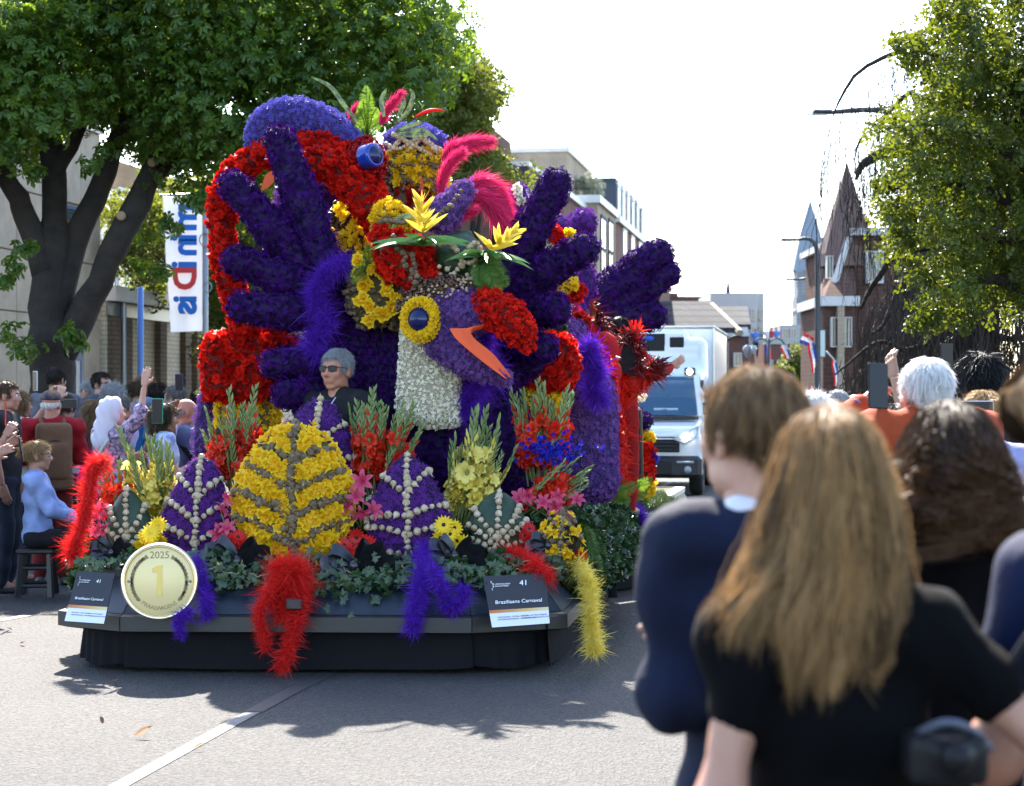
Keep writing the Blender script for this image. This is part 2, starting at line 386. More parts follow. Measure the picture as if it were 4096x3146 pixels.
m_kerb = M('kerb_stone', (0.104, 0.1008, 0.0962), rough=.85, noise=((0.065, 0.065, 0.0624), 5, .7), bump=.3)
m_pave = brick('paving_stones', (.07, .063, .058), (.09, .08, .073), (.038, .035, .032), .3, .3)
m_glass = M('window_glass', (.03, .045, .06), rough=.06, spec=.9)
m_white = M('white_paint', (0.496, 0.488, 0.472), rough=.5, noise=((0.384, 0.376, 0.36), 2, .5))
m_conc = M('concrete_panel', (.36, .29, .21), rough=.85, noise=((.25, .2, .145), 2.2, .8), bump=.35, bscale=26)
m_blue = M('blue_frame', (.025, .07, .17), rough=.4)
m_steel = M('grey_steel', (.22, .23, .24), rough=.4, metal=.6)
m_dark = M('dark_paint', (.02, .021, .023), rough=.5)
# the ground is one sheet out to the horizon, split finer near by
g = G(); n = 12; xs = np.linspace(-700, 700, n); ys = np.linspace(-100, 1300, n); V = np.array([[x, y, 0] for y in ys for x in xs]); i = np.arange(n-1)
Q = np.array([[a+b*n, a+1+b*n, a+1+(b+1)*n, a+(b+1)*n] for b in range(n-1) for a in range(n-1)])
structure(g.add(V, Q).obj('ground', m_asph, org=(0, 0, 0), smooth=False))
def strip(name, pts, wd, mat, z=.004):
    p = np.array(pts, float); T = np.gradient(p, axis=0); T /= np.linalg.norm(T, axis=1, keepdims=True); Nn = np.stack([T[:, 1], -T[:, 0]], 1); k = len(p)
    Vv = np.concatenate([np.c_[p-Nn*wd/2, np.full(k, z)], np.c_[p+Nn*wd/2, np.full(k, z)]]); i = np.arange(k-1)
    return structure(G().add(Vv, np.stack([i, i+k, i+k+1, i+1], 1)).obj(name, mat, smooth=False, org=(p[0, 0], p[0, 1], 0)))
def gnd(x, y): Y = H0*FPX/(y-HY); return np.array([(x-CX)/FPX*Y, Y])
a, b = gnd(477, 3146), gnd(1010, 2852); dv = (b-a)/np.linalg.norm(b-a)
strip('road_line', [a-dv*4, a-dv*2, a, (a+b)/2, b], .078, m_paint)
strip('road_strip', [b+dv*.02, b+dv*.6, b+dv*1.3+[.02, 0], b+dv*2.4], .1, m_strip)  # darker strip on the road, carrying on from the end of the white line
for kk in range(14): strip('road_line', [b+dv*(7+kk*6), b+dv*(8.5+kk*6), b+dv*(10+kk*6)], .09, m_paint)
strip('bay_line', [gnd(-420, 2550), gnd(-100, 2502), gnd(110, 2464)], .085, m_paint)
def slab(name, l0, l1, mat, kerb_l):
    g = G().add(*sbox(-30, 420, l0, l1, -.3, .118)); o = structure(g.obj(name, mat, smooth=False))
    s0 = -10
    g = G()
    for q in range(150): g.add(*[bbox(R(s0+q+.5, kerb_l, -.09), (.075, .494, .215), .012, rot('Z', -TH))][0])
    structure(g.obj('kerb', m_kerb, smooth=False))
slab('pavement', -40, -7.75, m_pave, -7.67); slab('pavement', 7.65, 40, m_pave, 7.57)
# ------------------------------------------------------------------ building helpers
def part(name, geo, mat, t, smooth=False): return G().add(*geo).obj(name, mat, t, smooth)
def window(t, s, l, z, wd, h, side, frame, pane=m_glass, bars=1, fw=.06, out=.03, name='window'):
    """a framed window centred at (s, l, z); side 'l': in a wall along the street, seen from +l; '-l'; 's': in a wall across the street, seen from the camera"""
    g = G()
    def bx(u0, u1, z0, z1, d0, d1):
        if side == 's': return sbox(s-d1, s-d0, l+u0, l+u1, z0, z1)
        sg = 1 if side == 'l' else -1
        a, b = sorted((l+sg*d0, l+sg*d1)); return sbox(s+u0, s+u1, a, b, z0, z1)
    z0, z1 = z-h/2, z+h/2
    g.add(*bx(-wd/2, wd/2, z1-fw, z1, -.05, out)); g.add(*bx(-wd/2, wd/2, z0, z0+fw, -.05, out+.02))
    g.add(*bx(-wd/2, -wd/2+fw, z0+fw, z1-fw, -.05, out)); g.add(*bx(wd/2-fw, wd/2, z0+fw, z1-fw, -.05, out))
    for q in range(1, bars+1):
        u = -wd/2+wd*q/(bars+1); g.add(*bx(u-fw*.35, u+fw*.35, z0+fw, z1-fw, -.04, out-.008))
    f = g.obj(name, frame, t, False)
    G().add(*bx(-wd/2+fw*.5, wd/2-fw*.5, z0+fw*.5, z1-fw*.5, -.03, .004)).obj('pane', pane, f, False)
    return f
# concrete office building on the left
LB = -15.0; sc0 = s_at(402, LB); Z = [z_at(y, sc0, LB) for y in (522, 844, 1065, 1283)]
t = thing('office_building', 'two storey concrete panel building with blue framed windows behind the chestnut trunk', 'building', R(sc0-6, LB-4, .12))
part('wall', sbox(sc0-16, sc0-.02, LB-9, LB-.06, .1, Z[0]-.1), m_conc, t)
part('roof', sbox(sc0-16.1, sc0+.05, LB-9.1, LB+.07, Z[0]-.098, Z[0]), m_white, t)
rows = [(Z[0]-.1, Z[1]), (Z[1], Z[2]), (Z[2], Z[3]), (Z[3], .12)]
edges = [sc0]; 
while edges[-1] > sc0-15.5: edges.append(edges[-1]-[1.35, 1.1, 1.9][len(edges) % 3])
for ri, (zt, zb) in enumerate(rows):
    for ci in range(len(edges)-1):
        s1, s0 = edges[ci], edges[ci+1]
        if ri in (1, 3) and ci % 3 == 1:
            if ri == 1: window(t, (s0+s1)/2, LB-.02, (zt+zb)/2, s1-s0-.04, zt-zb-.1, 'l', m_blue, fw=.07)
            elif ci == 1:
                d = part('door', sbox(s0+.03, s1-.03, LB-.05, LB-.005, .13, 2.35), m_white, t)
                part('door_frame', sbox(s0+.0, s1-.0, LB-.055, LB+.02, 2.352, 2.55), m_blue, t); part('pane', sbox(s0+.28, s1-.28, LB-.004, LB+.004, 1.25, 2.1), m_glass, d)
                part('door_frame', sbox(s1-.03, s1+.1, LB-.052, LB+.022, .13, 2.55), m_blue, t); part('panel', sbox(s0, s1, LB-.05, LB-.003, 2.56, zt-.03), m_conc, t)
            else: window(t, (s0+s1)/2, LB-.02, (zt+zb)/2+.1, s1-s0-.04, zt-zb-.5, 'l', m_blue, fw=.07)
        else: part('panel', bbox((R((s0+s1)/2, LB-.03, (zt+zb)/2)), (.03, (s1-s0)/2-.014, (zt-zb)/2-.014), .008, rot('Z', -TH)), m_conc, t)
# low yellow brick hall with pilasters
m_yb = brick('yellow_brick', (.5, .43, .3), (.56, .49, .36), (.36, .32, .24), .3, .1); m_pil = brick('dark_pilaster_brick', (0.128, 0.094, 0.064), (0.150, 0.112, 0.075), (0.075, 0.060, 0.045), .3, .1)
sA, sB = sc0+.3, s_at(1230, LB); zt = z_at(1150, s_at(464, LB), LB)
t = thing('brick_hall', 'low pale brick hall with dark pilasters and white fascia behind the banner', 'building', R((sA+sB)/2, LB-4, .12))
part('wall', sbox(sA, sB, LB-9, LB, .1, zt-.32), m_yb, t); part('fascia', sbox(sA-.05, sB+.05, LB-9.05, LB+.25, zt-.318, zt), m_white, t); part('fascia', sbox(sA, sB, LB+.002, LB+.06, zt-.62, zt-.34), m_steel, t)
for x in (452, 500, 640, 740, 786, 880, 980): 
    s = s_at(x-8, LB); part('pilaster', sbox(s-.22, s+.22, LB-.1, LB+.14, .1, zt-.64), m_pil, t)
part('downpipe', tube([R(s_at(474, LB), LB+.12, z) for z in (.1, 2, zt-.3)], .06), m_steel, t)
# tan block behind it, with white windows
m_tan = brick('tan_brick', (0.300, 0.203, 0.112), (0.345, 0.240, 0.143), (0.225, 0.165, 0.112))
t = thing('tan_building', 'tan brick building with white windows seen through the chestnut leaves', 'building', R(60, -21, .12))
part('wall', sbox(46, 72, -27, -20, .1, z_at(700, 58, -20)), m_tan, t)
for x in (430, 500, 570, 640, 720):
    s = s_at(x, -20)
    for y in (1085, 860): window(t, s, -19.98, z_at(y, s, -20), 1.25, 1.5, 'l', m_white)
# banner on its pole, blue post
m_ban = M('banner_cloth', (.72, .73, .76), rough=.8, trans=.35); m_bblue = M('banner_blue', (.01, .12, .42), rough=.7); m_bred = M('banner_red', (.55, .035, .03), rough=.7)
YB = 36.
t = thing('banner', 'white vertical banner with blue and red lettering hanging beside its pole', 'banner', P(815, 1800, YB)*[1, 1, 0]+[0, 0, .12])
part('pole', tube([P(822, 700, YB)*[1, 1, 0]+[0, 0, .1], P(822, 770, YB)], [.06, .045], 10), m_steel, t, True); part('arm', tube([P(640, 782, YB), P(825, 776, YB)], .02), m_steel, t)
c0, c1, c2, c3 = P(650, 785, YB), P(808, 790, YB), P(808, 1325, YB), P(682, 1330, YB); V = []; nu, nv = 8, 26
bw = lambda u, v: c0*(1-u)*(1-v)+c1*u*(1-v)+c3*(1-u)*v+c2*u*v+np.array([0, .05*math.sin(v*9+u*3)*(1-u)+.03*math.sin(u*7), 0])
V = [bw(u, v) for v in np.linspace(0, 1, nv) for u in np.linspace(0, 1, nu)]
Q = [[a+b*nu, a+1+b*nu, a+1+(b+1)*nu, a+(b+1)*nu] for b in range(nv-1) for a in range(nu-1)]
V2 = [p+np.array([0, .012, 0]) for p in V]; cl = G().add(V, Q).add(V2, [q[::-1] for q in Q]).obj('cloth', m_ban, t)
yp = 0.; S = px(1, YB)/1.8729                       # lettering read downward, seen from the back of the cloth
for ch, y, mt, sz in (('m', 815, m_bblue, 128), ('i', 937, m_bblue, 128), ('n', 955, m_bblue, 128), ('i', 1044, m_bblue, 128), ('D', 1066, m_bred, 114), ('i', 1183, m_bblue, 118), ('s', 1205, m_bblue, 128)):
    x = 783
    text_mesh('letter', ch, sz*S*1.12, mt, cl, P(x, y, YB-.06-.012)+[0, -.02, 0], np.array([0, 0, -1.]), np.array([-1., 0, 0]), .006, bold=.022)
part('rope_ring', tube([P(822+24*math.cos(a), 960+26*math.sin(a), YB-.05) for a in np.linspace(0, 2*PI, 14)], .012, 6), m_steel, t); part('rope_ring', tube([P(830+16*math.cos(a), 1150+20*math.sin(a), YB-.05) for a in np.linspace(0, 2*PI, 14)], .012, 6), m_steel, t)
t = thing('flag_pole', 'bare blue painted pole in front of the pale brick hall', 'pole', P(560, 1600, YB)*[1, 1, 0]+[0, 0, .12])
part('pole', tube([P(562, 1600, YB)*[1, 1, 0]+[0, 0, .1], P(562, 1150, YB)], .055, 10), M('blue_pole', (.06, .13, .33), rough=.4), t, True); part('pole_cap', lathe([(.06, 0), (.065, .03), (.03, .08), (0, .085)], 10)[0:2], m_steel, t).location = Vector(P(562, 1150, YB))-Vector(t.location)
# ------------------------------------------------------------------ apartment block beyond the float
m_rb = brick('red_brick', (.15, .065, .05), (.185, .082, .064), (.15, .115, .1), .3, .12); m_br = brick('brown_brick', (.085, .042, .032), (.11, .055, .04), (.09, .07, .06), .3, .12); m_cr = brick('cream_brick', (.345, .27, .188), (.39, .315, .225), (.3, .248, .188), .3, .12); m_slate = M('slate_cladding', (0.032, 0.044, 0.0624), rough=.75, spec=.15, noise=((0.032, 0.044, 0.06), 1.2, .6)); m_blk = brick('black_brick', (0.038, 0.041, 0.056), (0.049, 0.053, 0.068), (0.038, 0.038, 0.045), .3, .12)
LA = -12.
t = thing('apartment_block', 'stepped apartment block of cream and red brick with dark roof storey', 'building', R(95, LA-6, 0))
def block(name, xl, xr, ytop, mat, lw, zb=0., back=14, xref=None, l=LA):
    s0, s1 = s_at(xl, l), s_at(xr, l); z = z_at(ytop, s0, l)
    return part(name, sbox(s0, s1, l-lw, l, zb, z), mat, t), s0, s1, z
_, s0, s1, zr = block('brick_wing', 1960, 2043, 505, m_br, 3.5, l=-14.)
s0 = s_at(2268, LA); s1 = s_at(2366, LA); z = z_at(608, s0, LA); lw = 8.5
part('cream_wing', sbox(s0, s1, LA-lw, LA, 0, z), m_cr, t); part('coping', sbox(s0-.1, s1+.1, LA-lw-.1, LA+.1, z+.002, z+.2), m_white, t)
s0b, s1b = s_at(2110, LA-1), s0-.02; zb = z_at(665, s0b, LA-1); part('black_wing', sbox(s0b, s1b, LA-9, LA-1, 0, zb), m_blk, t); part('coping', sbox(s0b-.1, s1b, LA-9, LA-.9, zb+.002, zb+.2), m_white, t)
s0c, s1c = s_at(2255, LA+1.2), s_at(2392, LA+1.2); zc = z_at(780, s0c, LA+1.2); part('red_wing', sbox(s0c, s1c, LA-1, LA+1.2, 0, zc), m_rb, t); part('coping', sbox(s0c-.1, s1c, LA-1, LA+1.35, zc+.002, zc+.25), m_white, t)
s0d, s1d = s_at(2392, LA+1.8), s_at(2462, LA+1.8); zd = z_at(815, s0d, LA+1.8); part('cream_bay', sbox(s0d-.3, s1d, LA-2, LA+1.8, 0, zd), m_cr, t); part('coping', sbox(s0d-.45, s1d+.1, LA-2, LA+1.95, zd+.002, zd+.35), m_white, t)
for k, x in enumerate((2412, 2442)):
    s = s_at(x, LA+1.8)
    for y in (1010, 1085): window(t, s, LA+1.83, z_at(y+(x-2400)*.3, s, LA+1.8), 2.2, 3.4 if y == 1010 else 2.2, 'l', m_slate, bars=1, fw=.15)
s0e, s1e = s_at(2464, LA+1.4), s_at(2680, LA+1.4); ze = z_at(888, s0e, LA+1.4); part('red_front', sbox(s0e, s1e, LA-4, LA+1.4, 0, ze), m_rb, t); part('coping', sbox(s0e, s1e+.1, LA-4, LA+1.6, ze+.002, ze+.35), m_white, t)
for x in (2498, 2530, 2560):
    s = s_at(x, LA+1.4)
    for y in (1010, 1120): window(t, s, LA+1.43, z_at(y+(x-2498)*.75, s, LA+1.4), 2., 2.6, 'l', m_white, bars=1, fw=.2)
s0f, s1f = s_at(2420, LA-.5), s_at(2566, LA+.2); zf = z_at(712, s0f, LA-.5)
part('roof_storey', sbox(s0f, s1f, LA-6, LA+.1, zd-1, zf), m_slate, t)
for k in range(6):
    s = s_at(2462+k*19, LA+.5); part('dormer', sbox(s-1.5, s+1.3, LA+.102, LA+.7, ze+.4, zf-.9), m_slate, t)
    window(t, s-.1, LA+.72, (ze+.4+zf-.9)/2, 1.7, (zf-ze)*.72, 'l', m_white, fw=.2)
# olive tree on its terrace is placed with the trees
# ------------------------------------------------------------------ far end of the street
m_pale = M('pale_render', (0.375, 0.3675, 0.3525), rough=.8, noise=((0.315, 0.3075, 0.3), .3, .6)); m_tile = brick('roof_tiles', (0.038, 0.041, 0.046), (0.056, 0.060, 0.068), (0.015, 0.015, 0.019), .5, .4)
def fbox(xl, xr, yt, yb, Y, dep):
    a, b = P(xl, yb, Y), P(xr, yt, Y); z0 = -.1 if yb >= 1600 else a[2]; return box(((a[0]+b[0])/2, Y+dep/2, (z0+b[2])/2), ((b[0]-a[0])/2, dep/2, (b[2]-z0)/2))
def fwin(t, x, y, wpx, hpx, Y, mat=m_white):
    c = P(x, y, Y); w2, h2 = wpx/FPX*Y/2, hpx/FPX*Y/2; g = G(); f = .12*w2*2
    for q in ((0, h2-f/2, w2, f/2), (0, -h2+f/2, w2, f/2)): g.add(*box(c+[q[0], -.05, q[1]], (q[2], .1, q[3])))
    for q in (-1, 0, 1): g.add(*box(c+[q*(w2-f/2), -.045, 0], (f/2*(1 if q else .6), .09, h2-f)))
    o = g.obj('window', mat, t, False); G().add(*box(c+[0, .0, 0], (w2-f, .03, h2-f))).obj('pane', m_glass, o, False)
t = thing('brick_building', 'long flat roofed brown brick building far behind the white truck', 'building', P(2750, 1592, 150)*[1, 1, 0])
part('wall', fbox(2400, 2960, 1186, 1605, 150, 12), m_br, t); part('chimney', fbox(2675, 2712, 1172, 1186.5, 152, 2), m_br, t)
t = thing('pale_block', 'pale rendered cube shaped block rising behind tiled roofs at the street end', 'building', P(2950, 1592, 140)*[1, 1, 0])
part('wall', fbox(2842, 3030, 1172, 1610, 140, 9), m_pale, t); part('side_wing', fbox(3031, 3056, 1173, 1610, 142, 5), m_pale, t)
for y in (1260, 1330, 1400, 1470):
    fwin(t, 3012, y, 18, 46, 139.97); fwin(t, 3043, y, 16, 46, 141.97)
# tiled gable house
t = thing('tiled_house', 'brick house with grey tiled hipped roof and white gutter behind the truck', 'building', P(2800, 1592, 115)*[1, 1, 0]); Y = 115.
part('wall', fbox(2560, 2995, 1345, 1605, Y, 10), m_rb, t); part('gutter', fbox(2540, 3000, 1333, 1346, Y-.4, 1.2), m_white, t); part('gable_wall', fbox(2888, 2992, 1310, 1334, Y, 2), m_white, t)
a, b, c, d = P(2560, 1332, Y-.3), P(2950, 1332, Y-.3), P(2850, 1225, Y+5), P(2560, 1225, Y+5); up = [0, .1, .3]
part('roof', (np.array([a, b, c, d, a+up, b+up, c+up, d+up]), [[0, 1, 2, 3], [7, 6, 5, 4], [1, 5, 6, 2], [0, 4, 5, 1], [3, 2, 6, 7]]), m_tile, t)
a, b, c, d = P(2872, 1318, Y+1), P(3004, 1318, Y+1), P(2992, 1246, Y+5), P(2880, 1246, Y+5)
part('roof', (np.array([a, b, c, d, a+up, b+up, c+up, d+up]), [[0, 1, 2, 3], [7, 6, 5, 4], [1, 5, 6, 2], [0, 4, 5, 1], [3, 2, 6, 7], [0, 3, 7, 4]]), m_tile, t)
part('ridge_tiles', tube([P(2846, 1224, Y+4.6), P(2960, 1333, Y-.6)], .22, 6), M('ridge_clay', (0.252, 0.21, 0.154), rough=.8), t)
for x in (2640, 2730, 2888, 2950): fwin(t, x, 1440, 34, 56, Y-.02)
g = G(); c = P(2912, 1180, 400)
t = thing('roof_spire', 'thin dark needle spire above the pale block far away', 'spire', P(2912, 1592, 400)*[1, 1, 0]); part('tower', box((c[0], 400, c[2]/2-1), (1.2, 1.2, c[2]/2-1)), m_slate, t); V, F = lathe([(1.1, 0), (.5, 2.4), (.12, 6.2), (0, 6.5)], 8); part('needle', (V+c-[0, 0, 2.5], F), m_slate, t)
t = thing('street_house', 'low brick terrace with roof balcony far down the street', 'building', P(3110, 1592, 130)*[1, 1, 0])
part('wall', fbox(3056, 3200, 1378, 1610, 130, 8), m_rb, t); part('upper_storey', fbox(3120, 3200, 1300, 1377.5, 133, 6), m_pale, t); part('parapet', fbox(3056, 3200, 1352, 1377, 129.9, .2), m_steel, t)
for x in (3140, 3172): fwin(t, x, 1340, 24, 50, 132.97)
for x in (3080, 3120, 3165): fwin(t, x, 1470, 24, 60, 129.95)
# church
m_ch = brick('church_stone', (0.225, 0.232, 0.247), (0.247, 0.255, 0.270), (0.188, 0.195, 0.210), 2.2, .7); m_sp = M('hazed_spire_slate', (0.2125, 0.2438, 0.2812), rough=.9, spec=.1, noise=((0.175, 0.2, 0.2375), .15, .7))  # spire slate coloured paler to stand in for distance haze
Y = 420.; t = thing('church_tower', 'tall church tower with pointed slate spire at the end of the street', 'church', P(3225, 1592, Y)*[1, 1, 0])
x0, x1 = P(3186, 0, Y)[0], P(3314, 0, Y)[0]; hw = (x1-x0)/2; cxx = (x0+x1)/2; zt = P(0, 1190, Y)[2]
part('tower', box((cxx, Y+hw, zt/2), (hw, hw, zt/2)), m_ch, t); part('belfry', box((cxx, Y+hw, (zt+P(0, 1085, Y)[2])/2+.01), (hw*.93, hw*.93, (P(0, 1085, Y)[2]-zt)/2)), m_ch, t); zb = P(0, 1085, Y)[2]
V, F = lathe([(hw*1.2, 0), (hw*1.18, .6), (hw*.68, (P(0, 930, Y)[2]-zb)), (0.05, P(0, 790, Y)[2]-zb)], 8); part('spire', (V @ rot('Z', PI/8).T+[cxx, Y+hw, zb+.02], F), m_sp, t)
part('cross', tube([[cxx, Y+hw, P(0, 795, Y)[2]], [cxx, Y+hw, P(0, 755, Y)[2]]], .16, 6), m_sp, t); part('cross', box((cxx, Y+hw, P(0, 768, Y)[2]), (.8, .1, .12)), m_sp, t)
part('louvre', box((P(3228, 0, Y)[0], Y-.02, (P(0, 1290, Y)[2]+P(0, 1215, Y)[2])/2), (.22, .1, (P(0, 1215, Y)[2]-P(0, 1290, Y)[2])/2)), m_white, t)
for y in (1240, 1310, 1380): part('string_course', box((cxx, Y+hw, P(0, y, Y)[2]), (hw+.15, hw+.15, .2)), m_pale, t)
# turreted brick villa on the right
Y = 52.; t = thing('brick_villa', 'brick villa with steep turret roof behind the bare weeping tree', 'house', P(3450, 1592, Y)*[1, 1, 0])
part('wall', fbox(3420, 4000, 940, 1605, Y+1.5, 9), m_br, t); part('cornice', fbox(3404, 4010, 912, 941, Y+1.2, 9.5), m_white, t)
c = P(3388, 1200, Y+2.2); zt = P(0, 960, Y+2.2)[2]
V, F = lathe([(.62, 0), (.62, zt)], 10); part('turret', (V+[c[0], c[1], 0], F), m_br, t); V, F = lathe([(.86, -.75), (.8, -.4), (.36, 1.0), (0, 2.15)], 10); part('turret_roof', (V+[c[0], c[1], zt], F), M('turret_slate', (.13, .07, .055), rough=.7, noise=((.07, .05, .045), 6, .8), bump=.5, bscale=30), t)
part('gable_board', tube([P(3396, 950, Y+.9), P(3325, 1175, Y+.9)], .09, 4), m_white, t); part('front_wing', fbox(3292, 3430, 1225, 1605, Y-.2, 4), m_br, t); part('eave_band', fbox(3282, 3440, 1185, 1224, Y-.4, 4.3), m_white, t)
a, b, c, d = P(3300, 1184, Y+.2), P(3425, 1184, Y+.2), P(3410, 960, Y+3), P(3385, 960, Y+3); part('gable_wall', (np.array([a, b, c, d, a+[0, 2, 0], b+[0, 2, 0], c+[0, .5, 0], d+[0, .5, 0]]), BOXF[:, [0, 1, 2, 3]]*0+[[0, 1, 2, 3], [5, 4, 7, 6], [1, 5, 6, 2], [4, 0, 3, 7], [3, 2, 6, 7], [0, 4, 5, 1]]), m_br, t)
fwin(t, 3497, 1070, 70, 130, Y+1.45); fwin(t, 3620, 1070, 60, 130, Y+1.45); fwin(t, 3336, 1330, 30, 120, Y-.25); fwin(t, 3390, 1330, 30, 120, Y-.25); fwin(t, 3316, 1070, 26, 90, Y+.15); fwin(t, 3600, 1400, 60, 140, Y+1.45)
part('stone_pier', fbox(3352, 3378, 1225, 1605, Y-.5, .3), m_cr, t)
# ================================================================== trees, lamps, flags, signs
m_bark = M('bark', (0.0272, 0.0208, 0.016), rough=.95, noise=((0.0128, 0.0096, 0.008), 5, .9), bump=1., bscale=14)
m_leaf = M('chestnut_leaf', (0.0216, 0.058, 0.007), (0.0594, 0.117, 0.0121), rough=.42, trans=.4, tcol=(0.1836, 0.2808, 0.013), spec=.35)
m_leaf2 = M('young_leaf', (0.035, 0.056, 0.007), (0.07, 0.091, 0.0112), rough=.5, trans=.45, tcol=(0.168, 0.189, 0.0175), spec=.3)
m_leaf3 = M('hawthorn_leaf', (0.0165, 0.0347, 0.0041), (0.0618, 0.0867, 0.0074), rough=.5, trans=.35, tcol=(0.1568, 0.1898, 0.0099), spec=.3)
m_twig = M('bare_twig', (0.0224, 0.0154, 0.0119), (0.0455, 0.0322, 0.0238), rough=.9)
def leaflet(b, d, L, W, up, fold=.25):
    s = np.cross(d, up); s /= np.linalg.norm(s)+1e-9; u = np.cross(s, d)
    return np.array([b, b+d*L*.62-s*W/2+u*fold*W*.5, b+d*L-u*L*.12, b+d*L*.62+s*W/2+u*fold*W*.5])
def palmate():
    V, F, gr = [], [], []
    for k in range(6):
        a = -PI*.78+k*PI*1.56/5; L = .125*(1-.35*abs(a)/2.5); d = np.array([math.sin(a), math.cos(a), -.45]); d /= np.linalg.norm(d)
        q = leaflet(np.zeros(3), d, L, L*.46, np.array([0, 0, 1.])); n = len(V); V += list(q); F += [[n, n+3, n+2], [n, n+2, n+1]]; gr += [0, .5, 1, .5]
    return np.array(V), np.array(F), np.array(gr)
def sprig(k, L, W, spread=1.):
    V, F, gr = [], [], []; r = np.random.default_rng(3)
    for q in range(k):
        a = q*2.4; d = np.array([math.cos(a)*spread, math.sin(a)*spread, .35+.3*r.random()]); d /= np.linalg.norm(d)
        b = np.array([0, 0, L*.5*q/k*1.4])+d*L*.2; v = leaflet(b, d, L*r.uniform(.8, 1.15), W, np.array([0, 0, 1.])); n = len(V); V += list(v); F += [[n, n+3, n+2], [n, n+2, n+1]]; gr += [0, .5, 1, .5]
    return np.array(V), np.array(F), np.array(gr)
PALM, SPRIG = palmate(), sprig(5, .055, .036)
def crown(t, mat, proto, cen, rad, per, size, down=.35, flat=.75, name='crown'):
    """leaves spread through clumps: centres (k,3), radius, leaves per clump"""
    g = G(); k = len(cen); rad = np.broadcast_to(rad, (k,)); cl = np.repeat(np.arange(k), per); n = len(cl)
    d = rng.normal(0, 1, (n, 3)); d /= np.linalg.norm(d, axis=1, keepdims=True); r = rng.random(n)**.45
    pos = cen[cl]+d*(r*rad[cl])[:, None]*[1, 1, flat]; N = d*.8+[0, 0, .75]-0*d; N[:, 2] -= down*rng.random(n)
    merge(g, proto, pos, frames(N, tilt=.45), rng.uniform(.7, 1.25, n)*size, rnd=np.clip(rng.normal(.5, .25, n)+(rng.random(k)-.5)[cl]*.6, 0, 1))
    return g.obj(name, mat, t, True)
def limb(t, pts, rads, n=14, seg=12, name='limb', wob=.02):
    p = spline(pts, seg); r = np.interp(np.linspace(0, 1, seg), np.linspace(0, 1, len(rads)), rads); p[1:-1] += rng.normal(0, wob, (seg-2, 3))*r[1:-1, None]*3
    return tube(p, r*(1+rng.normal(0, .05, seg)), n)
def inpoly(x, y, poly):
    c = np.zeros(len(x), bool); q = poly[-1]
    for p in poly:
        cr = ((p[1] > y) != (q[1] > y)) & (x < (q[0]-p[0])*(y-p[1])/(q[1]-p[1]+1e-9)+p[0]); c ^= cr; q = p
    return c
def clumps(poly, Y0, Y1, n, jit=0.):
    poly = np.array(poly, float); lo, hi = poly.min(0), poly.max(0); out = []
    while len(out) < n:
        x, y = rng.uniform(lo[0], hi[0], 600), rng.uniform(lo[1], hi[1], 600); ok = inpoly(x, y, poly)
        for a, b in zip(x[ok], y[ok]): out.append(P(a, b, rng.uniform(Y0, Y1)))
    return np.array(out[:n])
# the big horse chestnut: trunk, forked limbs, crown cut level
YT = 22.6
t = thing('chestnut_tree', 'large horse chestnut tree with dark forked trunk and palmate leaves on the left', 'tree', P(210, 1700, YT)*[1, 1, 0]+[0, 0, .11])
q = lambda x, y, d=0.: P(x, y, YT+d)
g = G()
g.add(*limb(t, [q(205, 2150), q(205, 1650), q(212, 1450), q(215, 1330)], [.3, .25, .25, .27], 18, 12)); g.add(*limb(t, [q(200, 1400), q(190, 1150, .1), q(215, 950, .3), q(215, 700, .6), q(180, 400, 1), q(130, 100, 1.4)], [.24, .2, .165, .14, .11, .05], 14, 16))
g.add(*limb(t, [q(240, 1420), q(320, 1280, 0), q(420, 1080, -.1), q(505, 900, -.1), q(600, 720, 0.2), q(680, 520, .6), q(760, 250, 1.)], [.2, .165, .145, .14, .135, .11, .05], 14, 18))
g.add(*limb(t, [q(225, 1250, .1), q(300, 960, .4), q(390, 780, .6), q(470, 560, .8), q(560, 300, 1)], [.17, .145, .13, .11, .05], 12, 14)); g.add(*limb(t, [q(185, 1100, .1), q(110, 880, .2), q(40, 740, 0), q(-120, 520, 0)], [.16, .13, .11, .06], 12, 12))
g.add(*limb(t, [q(610, 700, .2), q(700, 660, .5), q(820, 600, .8), q(1000, 450, 1.)], [.1, .085, .06, .03], 8, 10)); g.add(*limb(t, [q(215, 700, .5), q(330, 500, .8), q(430, 280, 1)], [.1, .07, .03], 8, 8)); g.add(*limb(t, [q(480, 560, .8), q(700, 300, .9), q(1000, 150, .8), q(1350, 120, .6)], [.1, .07, .05, .02], 8, 10))
tr = g.obj('trunk', m_bark, t)
for x, y, d in ((484, 864, -.24), (608, 650, .12)): G().add(*lathe([(0, -.03), (.075, -.02), (.085, .0), (.05, .012), (0, .014)], 10)).mesh; V, F = lathe([(.05, -.04), (.055, 0), (.03, .008), (0, .009)], 10); G().add(V @ rot('X', PI/2).T+q(x, y, d-.09), F).obj('cut_branch', M('cut_wood', (.24, .17, .1), rough=.8), tr)
poly = [(-700, -230), (1650, -230), (1765, -100), (1790, 60), (1740, 240), (1600, 420), (1350, 560), (1150, 620), (1010, 700), (930, 730), (850, 690), (760, 690), (690, 640), (640, 600), (560, 520), (430, 500), (330, 430), (190, 500), (60, 560), (-60, 640), (-700, 800)]
C = clumps(poly, 21.5, 26.3, 520)
extra = [(40, 560, 20.6), (10, 660, 21), (60, 1060, 19.6), (20, 1130, 19.6), (100, 1000, 20.), (60, 1330, 20.2), (110, 1390, 20.2), (270, 1330, 20.4), (300, 1370, 20.4), (140, 690, 20), (420, 600, 20.4), (370, 660, 20.2), (680, 900, 20), (590, 930, 22), (560, 1060, 22), (640, 1080, 21.5), (800, 800, 19.6), (850, 830, 19.5), (760, 800, 19.6), (880, 860, 19.6), (950, 860, 20)]
